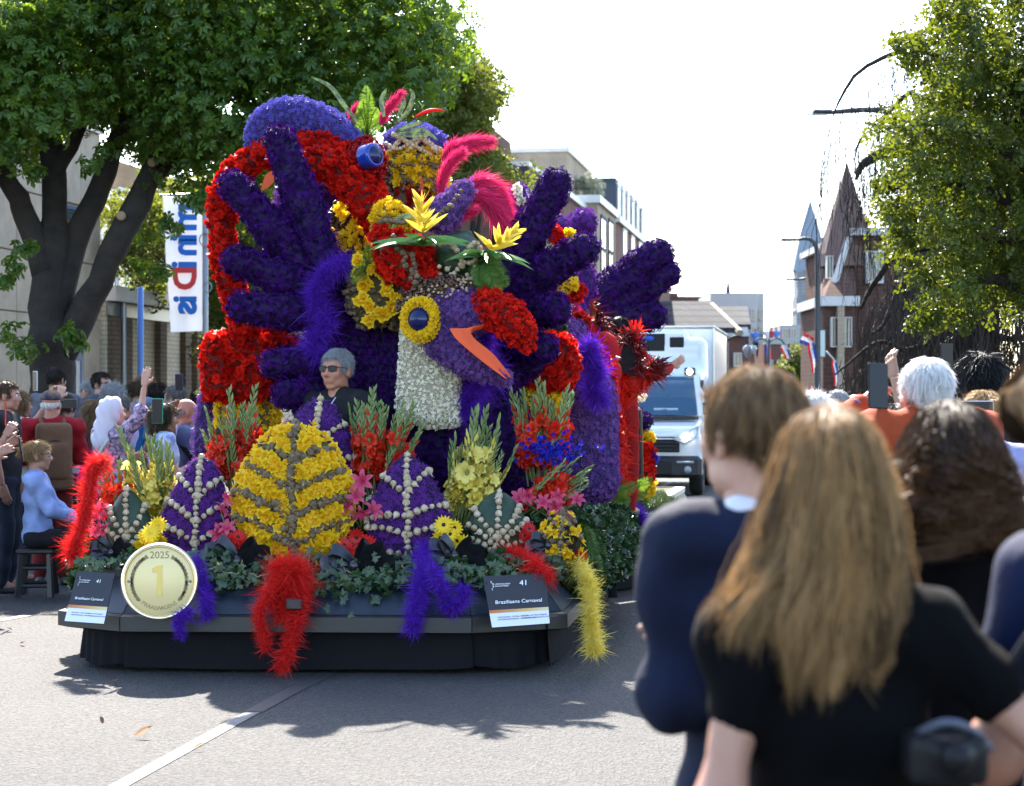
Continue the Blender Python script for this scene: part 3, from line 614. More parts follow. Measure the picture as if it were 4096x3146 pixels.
C2 = np.array([P(e[0], e[1], e[2]+1.6) for e in extra])
crown(t, m_leaf, PALM, np.concatenate([C, C2]), np.concatenate([rng.uniform(.42, .72, len(C)), rng.uniform(.14, .24, len(C2))]), np.concatenate([np.full(len(C), 72), np.full(len(C2), 20)]), .88)
# paler trees behind: by the hall, in front of the apartments
def leafy(name, label, base, polys, Y0, Y1, n, rad, per, size, mat, trunk, group=None, proto=None):
    t = thing(name, label, 'tree', base, group); g = G()
    for pts, r in trunk: g.add(*limb(t, pts, r, 9, 10))
    g.obj('trunk', m_bark, t); C = np.concatenate([clumps(p, Y0, Y1, k) for p, k in zip(polys, n)])
    g2 = G()
    for c in C[::3]:
        e = trunk[0][0][-1]; b = np.array(trunk[rng.integers(len(trunk))][0][-1]); g2.add(*tube(spline([b, (b*1.0+c)/2+[0, 0, .15], c], 6), np.linspace(.035, .008, 6), 4))
    g2.obj('branch', m_bark, t); crown(t, mat, proto or SPRIG, C, rad, per, size); return t
b = P(960, 1592, 43)*[1, 1, 0]
leafy('lime_tree', 'pale green young tree between the banner and the red flower ring', b+[0, 0, .1], [[(440, 820), (620, 780), (930, 700), (1100, 700), (1120, 1250), (1000, 1560), (850, 1400), (830, 950), (640, 930), (620, 1180), (500, 1080)]], 41, 46, [230], .5, 40, 2., m_leaf2, [([b, b+[0, 0, 2.6], b+[.1, .4, 5]], [.16, .13, .08]), ([b+[0, 0, 2], b+[-1., 1, 3.6]], [.1, .05])])
b = P(1860, 1592, 40)*[1, 1, 0]
leafy('plane_tree', 'sparse yellow green tree in front of the apartment block behind the crest feathers', b+[0, 0, .1], [[(1650, 60), (1780, 80), (1800, 250), (1930, 300), (1960, 440), (1880, 560), (1700, 640)], [(1800, 500), (1960, 600), (2080, 690), (2020, 760), (1900, 800), (1800, 700)], [(1760, 170), (1890, 230), (1975, 350), (1990, 440), (1900, 480), (1700, 300)]], 38, 42, [100, 46, 60], .45, 26, 2., m_leaf2, [([b, b+[0, 0, 3.], b+[-.2, 0, 5.4]], [.2, .16, .07]), ([b+[0, 0, 3], P(1950, 640, 40)], [.08, .03]), ([b+[0, 0, 3.4], P(1940, 380, 40)], [.08, .03])])
b = R(s_at(2345, LA+.5), LA+.5, zc+.1)
leafy('olive_tree', 'small grey green olive tree on the apartment roof terrace', b, [[(2320, 720), (2385, 715), (2395, 770), (2340, 790), (2310, 760)]], b[1]-.5, b[1]+.5, [18], .5, 40, 1.8, M('olive_leaf', (.16, .18, .12), (.28, .3, .22), rough=.6, trans=.3), [([b, b+[0, 0, .9]], [.05, .04])])
b = P(3185, 1592, 75)*[1, 1, 0]
leafy('street_sapling', 'yellow green sapling beside the blue parking signs down the street', b, [[(3140, 1440), (3200, 1400), (3230, 1460), (3210, 1540), (3150, 1530)]], 74, 76, [40], .45, 40, 2.6, m_leaf2, [([b, b+[0, 0, 2.6]], [.06, .04])])
t = thing('box_hedge', 'clipped green hedge block down the street', 'hedge', P(3135, 1592, 70)*[1, 1, 0]); V, F = fbox(3102, 3172, 1478, 1605, 70, 2.); G().add(V, F).obj('core', m_leaf3, t, False)
c = (V.min(0)+V.max(0))/2; hw = (V.max(0)-V.min(0))/2; p = c+rng.uniform(-1, 1, (1600, 3))*hw*[1.03, 1., 1.04]; p[:, 1] = np.where(rng.random(1600) < .7, V[:, 1].min()-.02, p[:, 1]); g = G(); merge(g, SPRIG, p, frames(rng.normal(0, 1, (1600, 3))+[0, -.6, .6]), 1.6); stuff(g.obj('foliage', m_leaf2, t))
t = thing('box_hedge', 'clipped hedge right behind the white truck body', 'hedge', P(2895, 1592, 90)*[1, 1, 0]); V, F = fbox(2860, 2925, 1490, 1605, 90, 2.); G().add(V, F).obj('core', m_leaf3, t, False)
c = (V.min(0)+V.max(0))/2; hw = (V.max(0)-V.min(0))/2; p = c+rng.uniform(-1, 1, (1200, 3))*hw*[1.03, 1., 1.04]; p[:, 1] = np.where(rng.random(1200) < .7, V[:, 1].min()-.02, p[:, 1]); g = G(); merge(g, SPRIG, p, frames(rng.normal(0, 1, (1200, 3))+[0, -.6, .6]), 1.9); stuff(g.obj('foliage', m_leaf2, t))
# green hawthorn at the right edge
YH = 17.5; b = P(4300, 1592, YH)*[1, 1, 0]
t = thing('hawthorn_tree', 'bright green small leaved tree leaning in from the right edge', 'tree', b); g = G()
hp = lambda x, y, d=0.: P(x, y, YH+d)
br = [([b, hp(4310, 1200), hp(4250, 800), hp(4100, 400), hp(3950, 100)], [.2, .17, .13, .09, .04]), ([hp(4300, 1250), hp(4000, 1120, -.3), hp(3780, 1150, -.4)], [.08, .05, .015]), ([hp(4270, 900), hp(3900, 760, .2), hp(3620, 760, .3)], [.08, .05, .012]), ([hp(4250, 800), hp(3950, 560, -.2), hp(3620, 520, -.3)], [.08, .045, .01]), ([hp(4100, 400), hp(3850, 260, .2), hp(3660, 200, .2)], [.06, .035, .01]), ([hp(4300, 1000), hp(3950, 960, 0), hp(3650, 1010, 0)], [.06, .035, .01]), ([hp(4200, 600), hp(3900, 400, .3), hp(3680, 330, .3)], [.06, .03, .01])]
for p, r in br: g.add(*limb(t, p, r, 8, 12))
g.obj('trunk', m_bark, t)
poly = [(3900, -300), (4600, -300), (4600, 1300), (4096, 1240), (3960, 1230), (3850, 1230), (3760, 1260), (3700, 1150), (3665, 1050), (3600, 985), (3600, 850), (3570, 730), (3585, 640), (3560, 505), (3640, 470), (3700, 380), (3700, 290), (3620, 185), (3740, 150), (3790, 40), (3880, -60)]
C = clumps(poly, 16.3, 19.4, 400)
sprays = []
for x0, y0, x1, y1 in ((3720, 1230, 3675, 1320), (3760, 1250, 3690, 1290), (3850, 1220, 3870, 1290), (3640, 990, 3590, 960), (3620, 880, 3560, 850), (3600, 740, 3530, 745), (3590, 500, 3540, 520), (3720, 300, 3610, 190), (3700, 210, 3605, 165), (3800, 60, 3760, -20), (3700, 1150, 3650, 1075)): sprays += [hp(x0+(x1-x0)*u, y0+(y1-y0)*u, rng.uniform(-.4, .4)) for u in (.2, .5, .8, 1.)]
sprays = np.array(sprays)
crown(t, m_leaf3, SPRIG, np.concatenate([C, sprays]), np.concatenate([rng.uniform(.2, .36, len(C)), np.full(len(sprays), .1)]), np.concatenate([np.full(len(C), 42), np.full(len(sprays), 14)]), 1.)
# weeping tree, bare
YW = 27.; b = P(3850, 1592, YW)*[1, 1, 0]; wp = lambda x, y, d=0.: P(x, y, YW+d)
t = thing('weeping_tree', 'bare weeping beech with curtains of thin hanging brown twigs', 'tree', b); g = G()
BR = [([b, wp(3870, 1250), wp(3850, 900), wp(3760, 700)], [.32, .28, .24, .16]), ([wp(3800, 900), wp(3650, 590, .5), wp(3560, 600, .6), wp(3450, 660, .6), wp(3425, 720, .6)], [.16, .11, .08, .06, .02]), ([wp(3820, 760), wp(3720, 340, .3), wp(3640, 212, .4), wp(3560, 222, .4), wp(3430, 290, .3), wp(3360, 400, .2), wp(3330, 470, .2)], [.14, .08, .045, .035, .03, .02, .008]),
      ([wp(3760, 700, -.3), wp(3660, 380, -.2), wp(3560, 450, -.2), wp(3470, 520, -.2), wp(3425, 600, -.2), wp(3420, 680)], [.1, .05, .03, .025, .015, .006]), ([wp(3840, 1150), wp(3640, 1100, -.8), wp(3540, 1290, -1), wp(3480, 1340, -1.1)], [.09, .05, .03, .01]), ([wp(3850, 1100), wp(3980, 900, .5), wp(4200, 1000, .5)], [.12, .08, .03]),
      ([wp(3850, 950), wp(3650, 950, .6), wp(3500, 1130, .8), wp(3440, 1240, .8)], [.11, .06, .04, .015]), ([wp(3850, 1300), wp(3640, 1400, -.6), wp(3510, 1370, -.8), wp(3340, 1500, -.9)], [.06, .04, .025, .01]), ([wp(3860, 1200), wp(4000, 1350, -.5), wp(4200, 1320, -.5)], [.07, .05, .02])]
for p, r in BR: g.add(*limb(t, p, r, 9, 14))
g.obj('trunk', m_bark, t)
roots = []
for p, r in BR[1:]: s = spline(p, 60); roots.append(s[14:])
roots = np.concatenate(roots)
def hang(x, y, L, d): return (wp(x, y, d), L)
H = []
poly = [(3440, 1330), (3500, 1180), (3590, 980), (3660, 640), (3700, 400), (3800, 300), (4250, 300), (4250, 1560), (3360, 1560), (3370, 1480)]
for c in clumps(poly, YW-1.6, YW+1.8, 3300): H.append((c, rng.uniform(.7, 1.9)))
for k in range(190):
    c = roots[rng.integers(len(roots))]; H.append((c+rng.normal(0, .08, 3), rng.uniform(.8, 2.3)))
for x0, y0, x1, y1, n_ in ((3560, 222, 3340, 450, 90), (3640, 215, 3560, 222, 40), (3330, 470, 3290, 640, 40), (3560, 450, 3420, 640, 60), (3450, 660, 3660, 590, 70), (3400, 700, 3420, 760, 20)):
    for k in range(n_):
        u = rng.random(); H.append((wp(x0+(x1-x0)*u, y0+(y1-y0)*u, rng.uniform(-.3, .5)), rng.uniform(.7, 2.2)))
P0 = np.array([h[0] for h in H]); Ls = np.minimum(np.array([h[1] for h in H]), np.maximum(P0[:, 2]-.8, .3)); k = len(H); n = 9; tt = np.linspace(0, 1, n)
amp = rng.normal(0, .07, (k, 1, 3))*np.sin(tt*rng.uniform(3, 8, (k, 1))+rng.uniform(0, 6, (k, 1)))[..., None]
pa = P0[:, None]+Ls[:, None, None]*tt[None, :, None]*np.array([0, 0, -1.])+rng.normal(0, .11, (k, 1, 3))*(tt**.6)[None, :, None]*Ls[:, None, None]*[1, 1, .2]+amp+rng.normal(0, .012, (k, n, 3))
g = G(); strands(g, pa, np.where(np.arange(k) < 3300, rng.uniform(.008, .017, k), rng.uniform(.006, .011, k)))
s0 = rng.integers(0, k, 5200); i0 = rng.integers(1, n-1, 5200); d = rng.normal(0, 1, (5200, 3))*[1, 1, .5]-[0, 0, .5]
ribbons(g, pa[s0, i0], d, rng.uniform(.06, .22, 5200), .011, seg=2, bend=np.tile([0, 0, -.5], (5200, 1)))
stuff(g.obj('hanging_twigs', m_twig, t))
# ------------------------------------------------------------------ street lamps
m_lamp = M('lamp_metal', (.045, .05, .055), rough=.45, metal=.3)
def street_lamp(label, px_, hy, hx, Y, ry):
    b = P(px_, 1592, Y)*[1, 1, 0]; t = thing('street_lamp', label, 'street lamp', b, 'arched street lamps along the right kerb')
    top = P(px_, ry, Y); e = P(hx+40, hy+4, Y); G().add(*tube(spline([b, b*.5+top*.5, top-[0, 0, .3], top+(e-top)*[.12, 1, .7]+[0, 0, 0], top+(e-top)*[.45, 1, 1.]+[0, 0, .04], e], 22), np.interp(np.linspace(0, 1, 22), [0, .5, 1], [.085, .06, .035]), 8)).obj('pole', m_lamp, t)
    c = P(hx, hy, Y); V, F = bbox(((c+e)/2), (np.linalg.norm(e-c)/2+.08, .09, .035), .03); G().add(V, F).obj('lamp_head', m_lamp, t)
    G().add(*box((c+e)/2-[.08, 0, .037], (.16, .06, .006))).obj('lens', M('lamp_lens', (.4, .4, .38), rough=.3), t)
street_lamp('street lamp whose arm crosses the twigs of the weeping tree', 3615, 447, 3270, 30, 480); street_lamp('street lamp with curved arm in front of the church spire', 3270, 958, 3135, 50, 1010); street_lamp('smaller distant street lamp below the church spire', 3252, 1116, 3152, 68, 1160)
b = P(2905, 1592, 62)*[1, 1, 0]
for j, (x, Y, lb) in enumerate(((2905, 62, 'ornate twin arched lantern post beside the truck roof'), (3075, 85, 'ornate lantern post farther down the street'))):
    b = P(x, 1592, Y)*[1, 1, 0]; t = thing('lantern_post', lb, 'street lamp', b, 'ornate lantern posts down the street'); top = P(x, 1385, Y); k = Y/62; g = G().add(*tube([b, top+[0, 0, .3]], .07, 8))
    g.obj('pole', m_lamp, t)
    for sg in (-1, 1):
        G().add(*tube([top+[sg*(.32-.32*math.cos(a))*1.05, 0, .32*math.sin(a)] for a in np.linspace(0, PI*.95, 12)], .035, 6)).obj('arm', m_lamp, t); V, F = lathe([(.02, .16), (.13, .1), (.15, 0), (.08, -.2), (.03, -.25), (0, -.27)], 8); G().add(V+top+[sg*.66, 0, -.12], F).obj('lantern', M('lantern_glass', (.25, .27, .28), rough=.15, spec=.7), t)
# ------------------------------------------------------------------ flags and signs down the street
m_fr, m_fw, m_fb = M('flag_red', (.5, .03, .035), rough=.8, trans=.35), M('flag_white', (.75, .75, .77), rough=.8, trans=.35), M('flag_blue', (.02, .06, .3), rough=.8, trans=.35)
def flag(label, a, b, wpx, Y, mats, pole=None):
    """cloth hanging from a towards b (pixels), three stripes across its width"""
    A, B = P(*a, Y), P(*b, Y); d = B-A; Ln = np.linalg.norm(d); d /= Ln; s = np.cross(d, [0, 1, 0]); W = wpx/FPX*Y; base = A*[1, 1, 0]
    t = thing('flag', label, 'flag', base, 'flags hung out along the right of the street'); nu = 12
    for i, m in enumerate(mats):
        V = [A+d*Ln*u+s*W*((i+v)/3-.5)+np.array([0, .12*math.sin(u*6+i), 0]) for v in (0, .5, 1) for u in np.linspace(0, 1, nu)]; Q = [[x+y*nu, x+1+y*nu, x+1+(y+1)*nu, x+(y+1)*nu] for y in range(2) for x in range(nu-1)]
        V2 = [p+np.array([0, .01, 0]) for p in V]; G().add(V, Q).add(V2, [q[::-1] for q in Q]).obj('stripe', m, t)
    pl = pole or [(a[0]+6, a[1]+30), (a[0]-2, a[1]-4)]; G().add(*tube([P(*pl[0], Y), P(*pl[1], Y)], .02, 6)).obj('pole', m_white, t)
flag('red white and blue flag slanting out high beside the street lamp pole', (3250, 1372), (3208, 1352), 44, 52, (m_fr, m_fw, m_fb), [(3272, 1400), (3222, 1336)]); flag('red white and blue flag leaning left above the sapling', (3135, 1388), (3152, 1435), 26, 66, (m_fr, m_fw, m_fb), [(3162, 1440), (3128, 1378)])
flag('folded red white and blue flag hanging down the lamp pole', (3245, 1372), (3258, 1490), 26, 50, (m_fr, m_fw, m_fb)); flag('blue and white flag hanging from a red pole near the villa', (3338, 1440), (3345, 1545), 18, 48, (m_fr, m_fw, m_fb), [(3345, 1450), (3305, 1405)]); flag('faded purple and red flag by the far terrace', (3070, 1380), (3078, 1440), 22, 90, (m_fb, M('flag_purple', (.2, .08, .35), rough=.8), m_fr))
m_sb, m_sw, m_sr = M('sign_blue', (.01, .13, .42), rough=.4), M('sign_white', (.7, .7, .7), rough=.4), M('sign_red', (.55, .03, .03), rough=.4)
Y = 55.; t = thing('parking_sign', 'square blue parking sign with a white P below the flags', 'sign', P(3247, 1592, Y)*[1, 1, 0]); c = P(3247, 1505, Y); G().add(*box(c, (.088, .01, .088))).obj('plate', m_sb, t, False); G().add(*tube([c*[1, 1, 0]+[0, .04, 0], c+[0, .04, .12]], .025, 6)).obj('pole', m_steel, t)
text_mesh('letter', 'P', .17, m_sw, t, c+[-.045, -.013, -.06], np.array([1., 0, 0]), np.array([0, 0, 1.]))
G().add(*box(c-[0, 0, .16], (.085, .01, .05))).obj('lower_plate', m_sw, t, False)
Y = 62.; t = thing('direction_sign', 'wide blue traffic sign with white marks near the hedge', 'sign', P(3155, 1592, Y)*[1, 1, 0]); c = P(3155, 1517, Y); G().add(*box(c, (.16, .01, .12))).obj('plate', m_sb, t, False); G().add(*tube([c*[1, 1, 0]+[0, .04, 0], c+[0, .04, .1]], .025, 6)).obj('pole', m_steel, t)
for dx, dz in ((-.07, .03), (.05, .04), (.06, -.05)): G().add(*box(c+[dx, -.014, dz], (.04, .004, .02))).obj('white_mark', m_sw, t, False)
Y = 48.; t = thing('warning_sign', 'red bordered triangular warning sign down the street', 'sign', P(3245, 1592, Y)*[1, 1, 0]); c = P(3245, 1576, Y); tri_ = lambda r, y: [c+np.array([r*math.sin(a), y, r*math.cos(a)]) for a in (0, 2*PI/3, 4*PI/3)]
for nm, r, y, m in (('border', .2, -.0, m_sr), ('plate', .135, -.012, m_sw)): V = np.array(tri_(r, y-.008)+tri_(r, y+.002)); G().add(V, [[0, 1, 2], [5, 4, 3], [0, 3, 4, 1], [1, 4, 5, 2], [2, 5, 3, 0]]).obj(nm, m, t, False)
G().add(*box(c+[0, -.024, -.01], (.013, .003, .05))).obj('symbol', m_dark, t, False); G().add(*tube([c*[1, 1, 0]+[0, .04, 0], c+[0, .04, .1]], .025, 6)).obj('pole', m_steel, t)
Y = 50.5; t = thing('banner_sign', 'tall pale green hanging sign on the lamp pole', 'sign', P(3288, 1592, Y)*[1, 1, 0]); V, F = fbox(3274, 3300, 1322, 1428, Y, .06); G().add(V, F).obj('panel', M('pale_green_panel', (.5, .6, .55), rough=.5), t, False); V, F = fbox(3270, 3304, 1316, 1321, Y-.01, .08); G().add(V, F).obj('frame', m_dark, t, False); V, F = fbox(3270, 3304, 1429, 1434, Y-.01, .08); G().add(V, F).obj('frame', m_dark, t, False)
# ================================================================== the flower float
m_pur = M('dark_purple_hyacinth', (.0075, .001, .03), (.062, .005, .17), rough=.6, trans=.2, spec=.1)
m_purl = M('violet_hyacinth', (0.0924, 0.0288, 0.1836), (0.2016, 0.072, 0.306), rough=.55, trans=.25, grad=(0.2352, 0.108, 0.3536), spec=.12)
m_purb = M('blue_hyacinth', (0.0413, 0.0338, 0.27), (0.09, 0.075, 0.4125), rough=.55, trans=.25, grad=(0.15, 0.1275, 0.465), spec=.12)
m_purm = M('magenta_purple_hyacinth', (0.0703, 0.0108, 0.1594), (0.1313, 0.021, 0.255), rough=.55, trans=.25, grad=(0.1875, 0.042, 0.3315), spec=.12)
m_red = M('red_tulip_petals', (0.4641, 0.0066, 0.0041), (0.7293, 0.0199, 0.0082), rough=.55, trans=.3, spec=.15)
m_redd = M('deep_red_carnation', (.3, .004, .008), (.46, .01, .012), rough=.5, trans=.25)
m_yel = M('yellow_narcissus', (.74, .47, .008), (.86, .6, .02), rough=.5, trans=.35, grad=(.84, .56, .015), spec=.3); m_ora = M('narcissus_cup', (.78, .42, .006), (.85, .5, .01), rough=.5, trans=.3)
m_crm = M('cream_florets', (.74, .67, .5), (.86, .8, .64), rough=.7, trans=.15)
m_garl = M('garlic_bulb', (0.448, 0.344, 0.216), (0.576, 0.48, 0.336), rough=.55, noise=((0.24, 0.152, 0.08), 30, .75), trans=.05)
m_brn = M('brown_bulb_skin', (.13, .085, .045), (.23, .16, .09), rough=.8, noise=((.05, .033, .02), 40, .8), bump=.6, bscale=80)
m_nut = M('chestnut', (.035, .012, .006), (.09, .03, .012), rough=.25, coat=.3)
m_nutp = M('chestnut_scar', (.4, .3, .19), rough=.7)
m_base_d = M('base_dark_purple', (.012, .004, .04), rough=.9); m_base_r = M('base_dark_red', (.1, .003, .003), rough=.9); m_base_v = M('base_violet', (.03, .014, .09), rough=.9); m_base_y = M('base_moss', (.1, .075, .03), rough=.9); m_base_w = M('base_cream', (.3, .27, .2), rough=.9); m_moss = M('moss', (0.049, 0.0595, 0.014), (0.098, 0.105, 0.028), rough=.95, noise=((0.028, 0.028, 0.0105), 18, .8), bump=.8)
m_green = M('stem_green', (0.136, 0.192, 0.048), (0.304, 0.344, 0.136), rough=.5, trans=.28, tcol=(0.272, 0.352, 0.048)); m_fern = M('fern_green', (0.042, 0.112, 0.014), (0.084, 0.168, 0.021), rough=.55, trans=.4, tcol=(0.175, 0.294, 0.021)); m_ivy = M('ivy_leaf', (0.0135, 0.0375, 0.012), (0.0413, 0.0825, 0.0225), rough=.35, trans=.15, spec=.5); m_dleaf = M('dark_leaf', (.01, .028, .011), (.02, .045, .02), rough=.45, spec=.35, noise=((.025, .05, .022), 18, .6), bump=.3, bscale=30)
m_pink = M('pink_plume', (.62, .012, .09), (.8, .05, .2), rough=.7, trans=.4); m_fr2 = M('red_boa', (.6, .004, .006), (.82, .03, .018), rough=.7, trans=.45); m_fv = M('violet_boa', (0.0638, 0.006, 0.315), (0.15, 0.0263, 0.54), rough=.7, trans=.45); m_fy = M('yellow_boa', (.8, .6, .05), (.88, .74, .2), rough=.7, trans=.45)
m_oran = M('orange_cloth', (.85, .12, .03), rough=.6, trans=.2, bump=.3, bscale=18); m_blkx = M('black_satin', (.012, .012, .015), rough=.28, spec=.6); m_eye = M('eye_glass', (.004, .008, .06), rough=.16, spec=.35); m_eyeb = M('eye_iris', (.006, .03, .26), rough=.12, spec=.5); m_eyeo = M('eye_amber', (.3, .08, .01), rough=.1, coat=1.)
m_lily = M('pink_lily', (.4, .012, .06), (.56, .04, .12), rough=.45, trans=.3, grad=(.6, .1, .18)); m_gladr = M('red_gladiolus', (.62, .012, .006), (.75, .05, .012), rough=.45, trans=.4); m_glady = M('yellow_gladiolus', (.78, .62, .08), (.85, .72, .2), rough=.45, trans=.4); m_delph = M('blue_delphinium', (.012, .012, .3), (.03, .03, .5), rough=.5, trans=.3); m_gerr = M('red_gerbera', (.5, .006, .006), (.65, .015, .01), rough=.5, trans=.25); m_gery = M('yellow_gerbera', (.82, .55, .01), (.88, .64, .03), rough=.5, trans=.3)
m_body = M('float_navy_panel', (0.0056, 0.0112, 0.021), rough=.38, spec=.5, noise=((0.0098, 0.0154, 0.0252), 3, .5)); m_bump = M('float_bumper', (0.021, 0.0217, 0.0231), rough=.4, spec=.5); m_skirt = M('black_skirt_cloth', (.009, .009, .011), rough=.95, spec=.12, bump=.25, bscale=12)
# ---- flower prototypes (outward = z)
def petals(k, r, w, lift, curl, z0=0., ph=0., r0=0.):
    """k folded petals as (V, F, grad)"""
    V, F, gr = [], [], []
    for i in range(k):
        a = ph+2*PI*i/k; d = np.array([math.cos(a), math.sin(a), 0]); s = np.array([-d[1], d[0], 0]); u = np.array([0, 0, 1.])
        b = d*r0+u*z0; m = d*(r0+(r-r0)*.6)+u*(z0+lift*.7); t = d*r+u*(z0+lift+curl); n = len(V)
        V += [b, m+s*w/2+u*lift*.15, t, m-s*w/2+u*lift*.15]; F += [[n, n+1, n+2], [n, n+2, n+3]]; gr += [0, .5, 1, .5]
    return np.array(V), np.array(F), np.array(gr)
def join(*ps):
    V, F, gr, m = [], [], [], []; n = 0
    for p in ps: V.append(p[0]); F.append(p[1]+n); gr.append(p[2]); m.append(np.full(len(p[1]), p[3] if len(p) > 3 else 0)); n += len(p[0])
    return np.concatenate(V), np.concatenate(F), np.concatenate(gr), np.concatenate(m)
FLORET = petals(6, 1., .42, .35, -.25)
ROSE = join(petals(6, 1., .95, .3, .1), petals(5, .72, .75, .5, .15, .12, .5), petals(4, .42, .5, .55, .2, .2, .2))[:3]
RAG = join(petals(5, 1., .7, .45, .25, 0, 0), petals(4, .65, .7, .8, .1, .05, .5))[:3]
def narc():
    p = petals(6, 1., .72, .16, .06); V, F = lathe([(.16, .05), (.3, .3), (.42, .52)], 7)
    return join(p, (V, tri(F), np.full(len(V), .0), 1))
NARC = narc(); CREAM = petals(4, 1., .9, .45, .1)
def bulb(neck=.55, n=7):
    V, F = lathe([(.0, -.85), (.6, -.72), (.98, -.2), (.9, .3), (.5, .72), (.2, .95), (.12, .95+neck)], n); return V, tri(F), np.zeros(len(V))
BULB, NUT = bulb(), (lambda q: (q[0], tri(q[1]), np.zeros(len(q[0]))))(lathe([(0, -.7), (.7, -.5), (1, 0), (.7, .55), (0, .75)], 6))
def gerb():
    V, F = lathe([(0, .12), (.18, .14), (.26, .02)], 8)
    return join(petals(16, 1., .3, .12, .02, 0), petals(14, .72, .26, .16, .05, .05, .1), (V, tri(F), np.zeros(len(V)), 1))
GERB = gerb()
def wide_petals(k, r, w, lift, recurve, z0=0., seg=4, ph=0.):
    V, F, gr = [], [], []
    for i in range(k):
        a = ph+2*PI*i/k; d = np.array([math.cos(a), math.sin(a), 0]); s = np.array([-d[1], d[0], 0]); n = len(V)
        for q in range(seg+1):
            t = q/seg; c = d*r*t+np.array([0, 0, z0+lift*math.sin(t*PI*.55)-recurve*t*t*t]); wd = w*math.sin(PI*min(1, .12+t*.88))**.8
            V += [c-s*wd/2+[0, 0, wd*.18], c-[0, 0, .0], c+s*wd/2+[0, 0, wd*.18]]; gr += [t, t*.6, t]
        for q in range(seg):
            o = n+3*q; F += [[o, o+1, o+4], [o, o+4, o+3], [o+1, o+2, o+5], [o+1, o+5, o+4]]
    return np.array(V), np.array(F), np.array(gr)
LILY = wide_petals(6, 1., .42, .55, .35)
FUNNEL = wide_petals(6, 1., .62, 1.0, .35, 0, 3)
# ---- covering sculpted shapes with flowers
def dcap(x1, y1, r1, x2, y2, r2, Y1, Y2=None):
    Y2 = Y1 if Y2 is None else Y2; return cap(D(x1, y1, Y1), D(x2, y2, Y2), px(r1, Y1), px(r2, Y2))
def dell(x, y, rx, ry, Y, dep, a=0.): return ell(D(x, y, Y), (px(rx, Y), dep, px(ry, Y)), rot('Y', a) if a else None)
def dbox(x, y, hx, hy, Y, dep, rd=.03, a=0.): return rbox(D(x, y, Y), (px(hx, Y)-rd, dep-rd, px(hy, Y)-rd), rd, rot('Y', a) if a else None)
def dpath(pts, rs, Y, n=10):
    """chain of capsules along a spline in view pixels; Y a depth or one per point"""
    p = np.array([D(x, y, yy) for (x, y), yy in zip(pts, np.broadcast_to(Y, len(pts)))]); s = spline(p, n); r = np.interp(np.linspace(0, 1, n), np.linspace(0, 1, len(rs)), rs)*px(1, np.mean(Y))
    return [cap(s[i], s[i+1], r[i], r[i+1]) for i in range(n-1)]
def cover(name, prims, parent, proto, mats, h, size, base, k=.03, tilt=.6, lift=.0, keep=None, dens=1., label=None):
    """a sculpted form closely set with flowers: one mesh, base form plus flowers"""
    V, Q, N = sdf(prims, h, k); mats = mats if isinstance(mats, list) else [mats]; g = G(); g.add(V-N*size*.12, Q, len(mats))
    idx = np.arange(len(V))
    if dens < 1: idx = idx[rng.random(len(V)) < dens]
    if dens > 1: idx = np.concatenate([idx, rng.choice(idx, int(len(V)*(dens-1)))])
    p = V[idx]+rng.normal(0, h*.3, (len(idx), 3))+N[idx]*(lift+rng.normal(0, size*(.42 if proto is FLORET else .2), (len(idx), 1))); Nn = N[idx]
    mm = 0
    merge(g, proto, p, frames(Nn, tilt=tilt), rng.uniform(.75, 1.2, len(idx))*size, mm)
    o = g.obj(name, mats+[base], parent)
    if label: o['label'] = label
    return o
def pieces(name, proto, mats, parent, pos, Nrm, size, tilt=.3, label=None, var=.2, kinds=3, spin=True):
    """separate small parts sharing a few meshes (first 300), the rest joined"""
    me = []
    for v in range(kinds):
        g = G(); g.add(proto[0]*size*(1+.12*rng.normal(0, 1, proto[0].shape)*.35), proto[1], proto[3] if len(proto) > 3 else 0, (v+.5)/kinds, proto[2]); me.append(g.mesh(name, mats))
    Fr = frames(np.asarray(Nrm, float), tilt=tilt, spin=spin)
    for i, p in enumerate(pos[:300]): inst(name, me[i % kinds], parent, p, Fr[i], rng.uniform(1-var, 1+var))
    if len(pos) > 300:
        g = G(); merge(g, proto, pos[300:], Fr[300:], rng.uniform(1-var, 1+var, len(pos)-300)*size); stuff(g.obj(name, mats, parent))
BASE = lambda x, Y: np.array([(x*1.8729-CX)/FPX*Y, Y, .55])
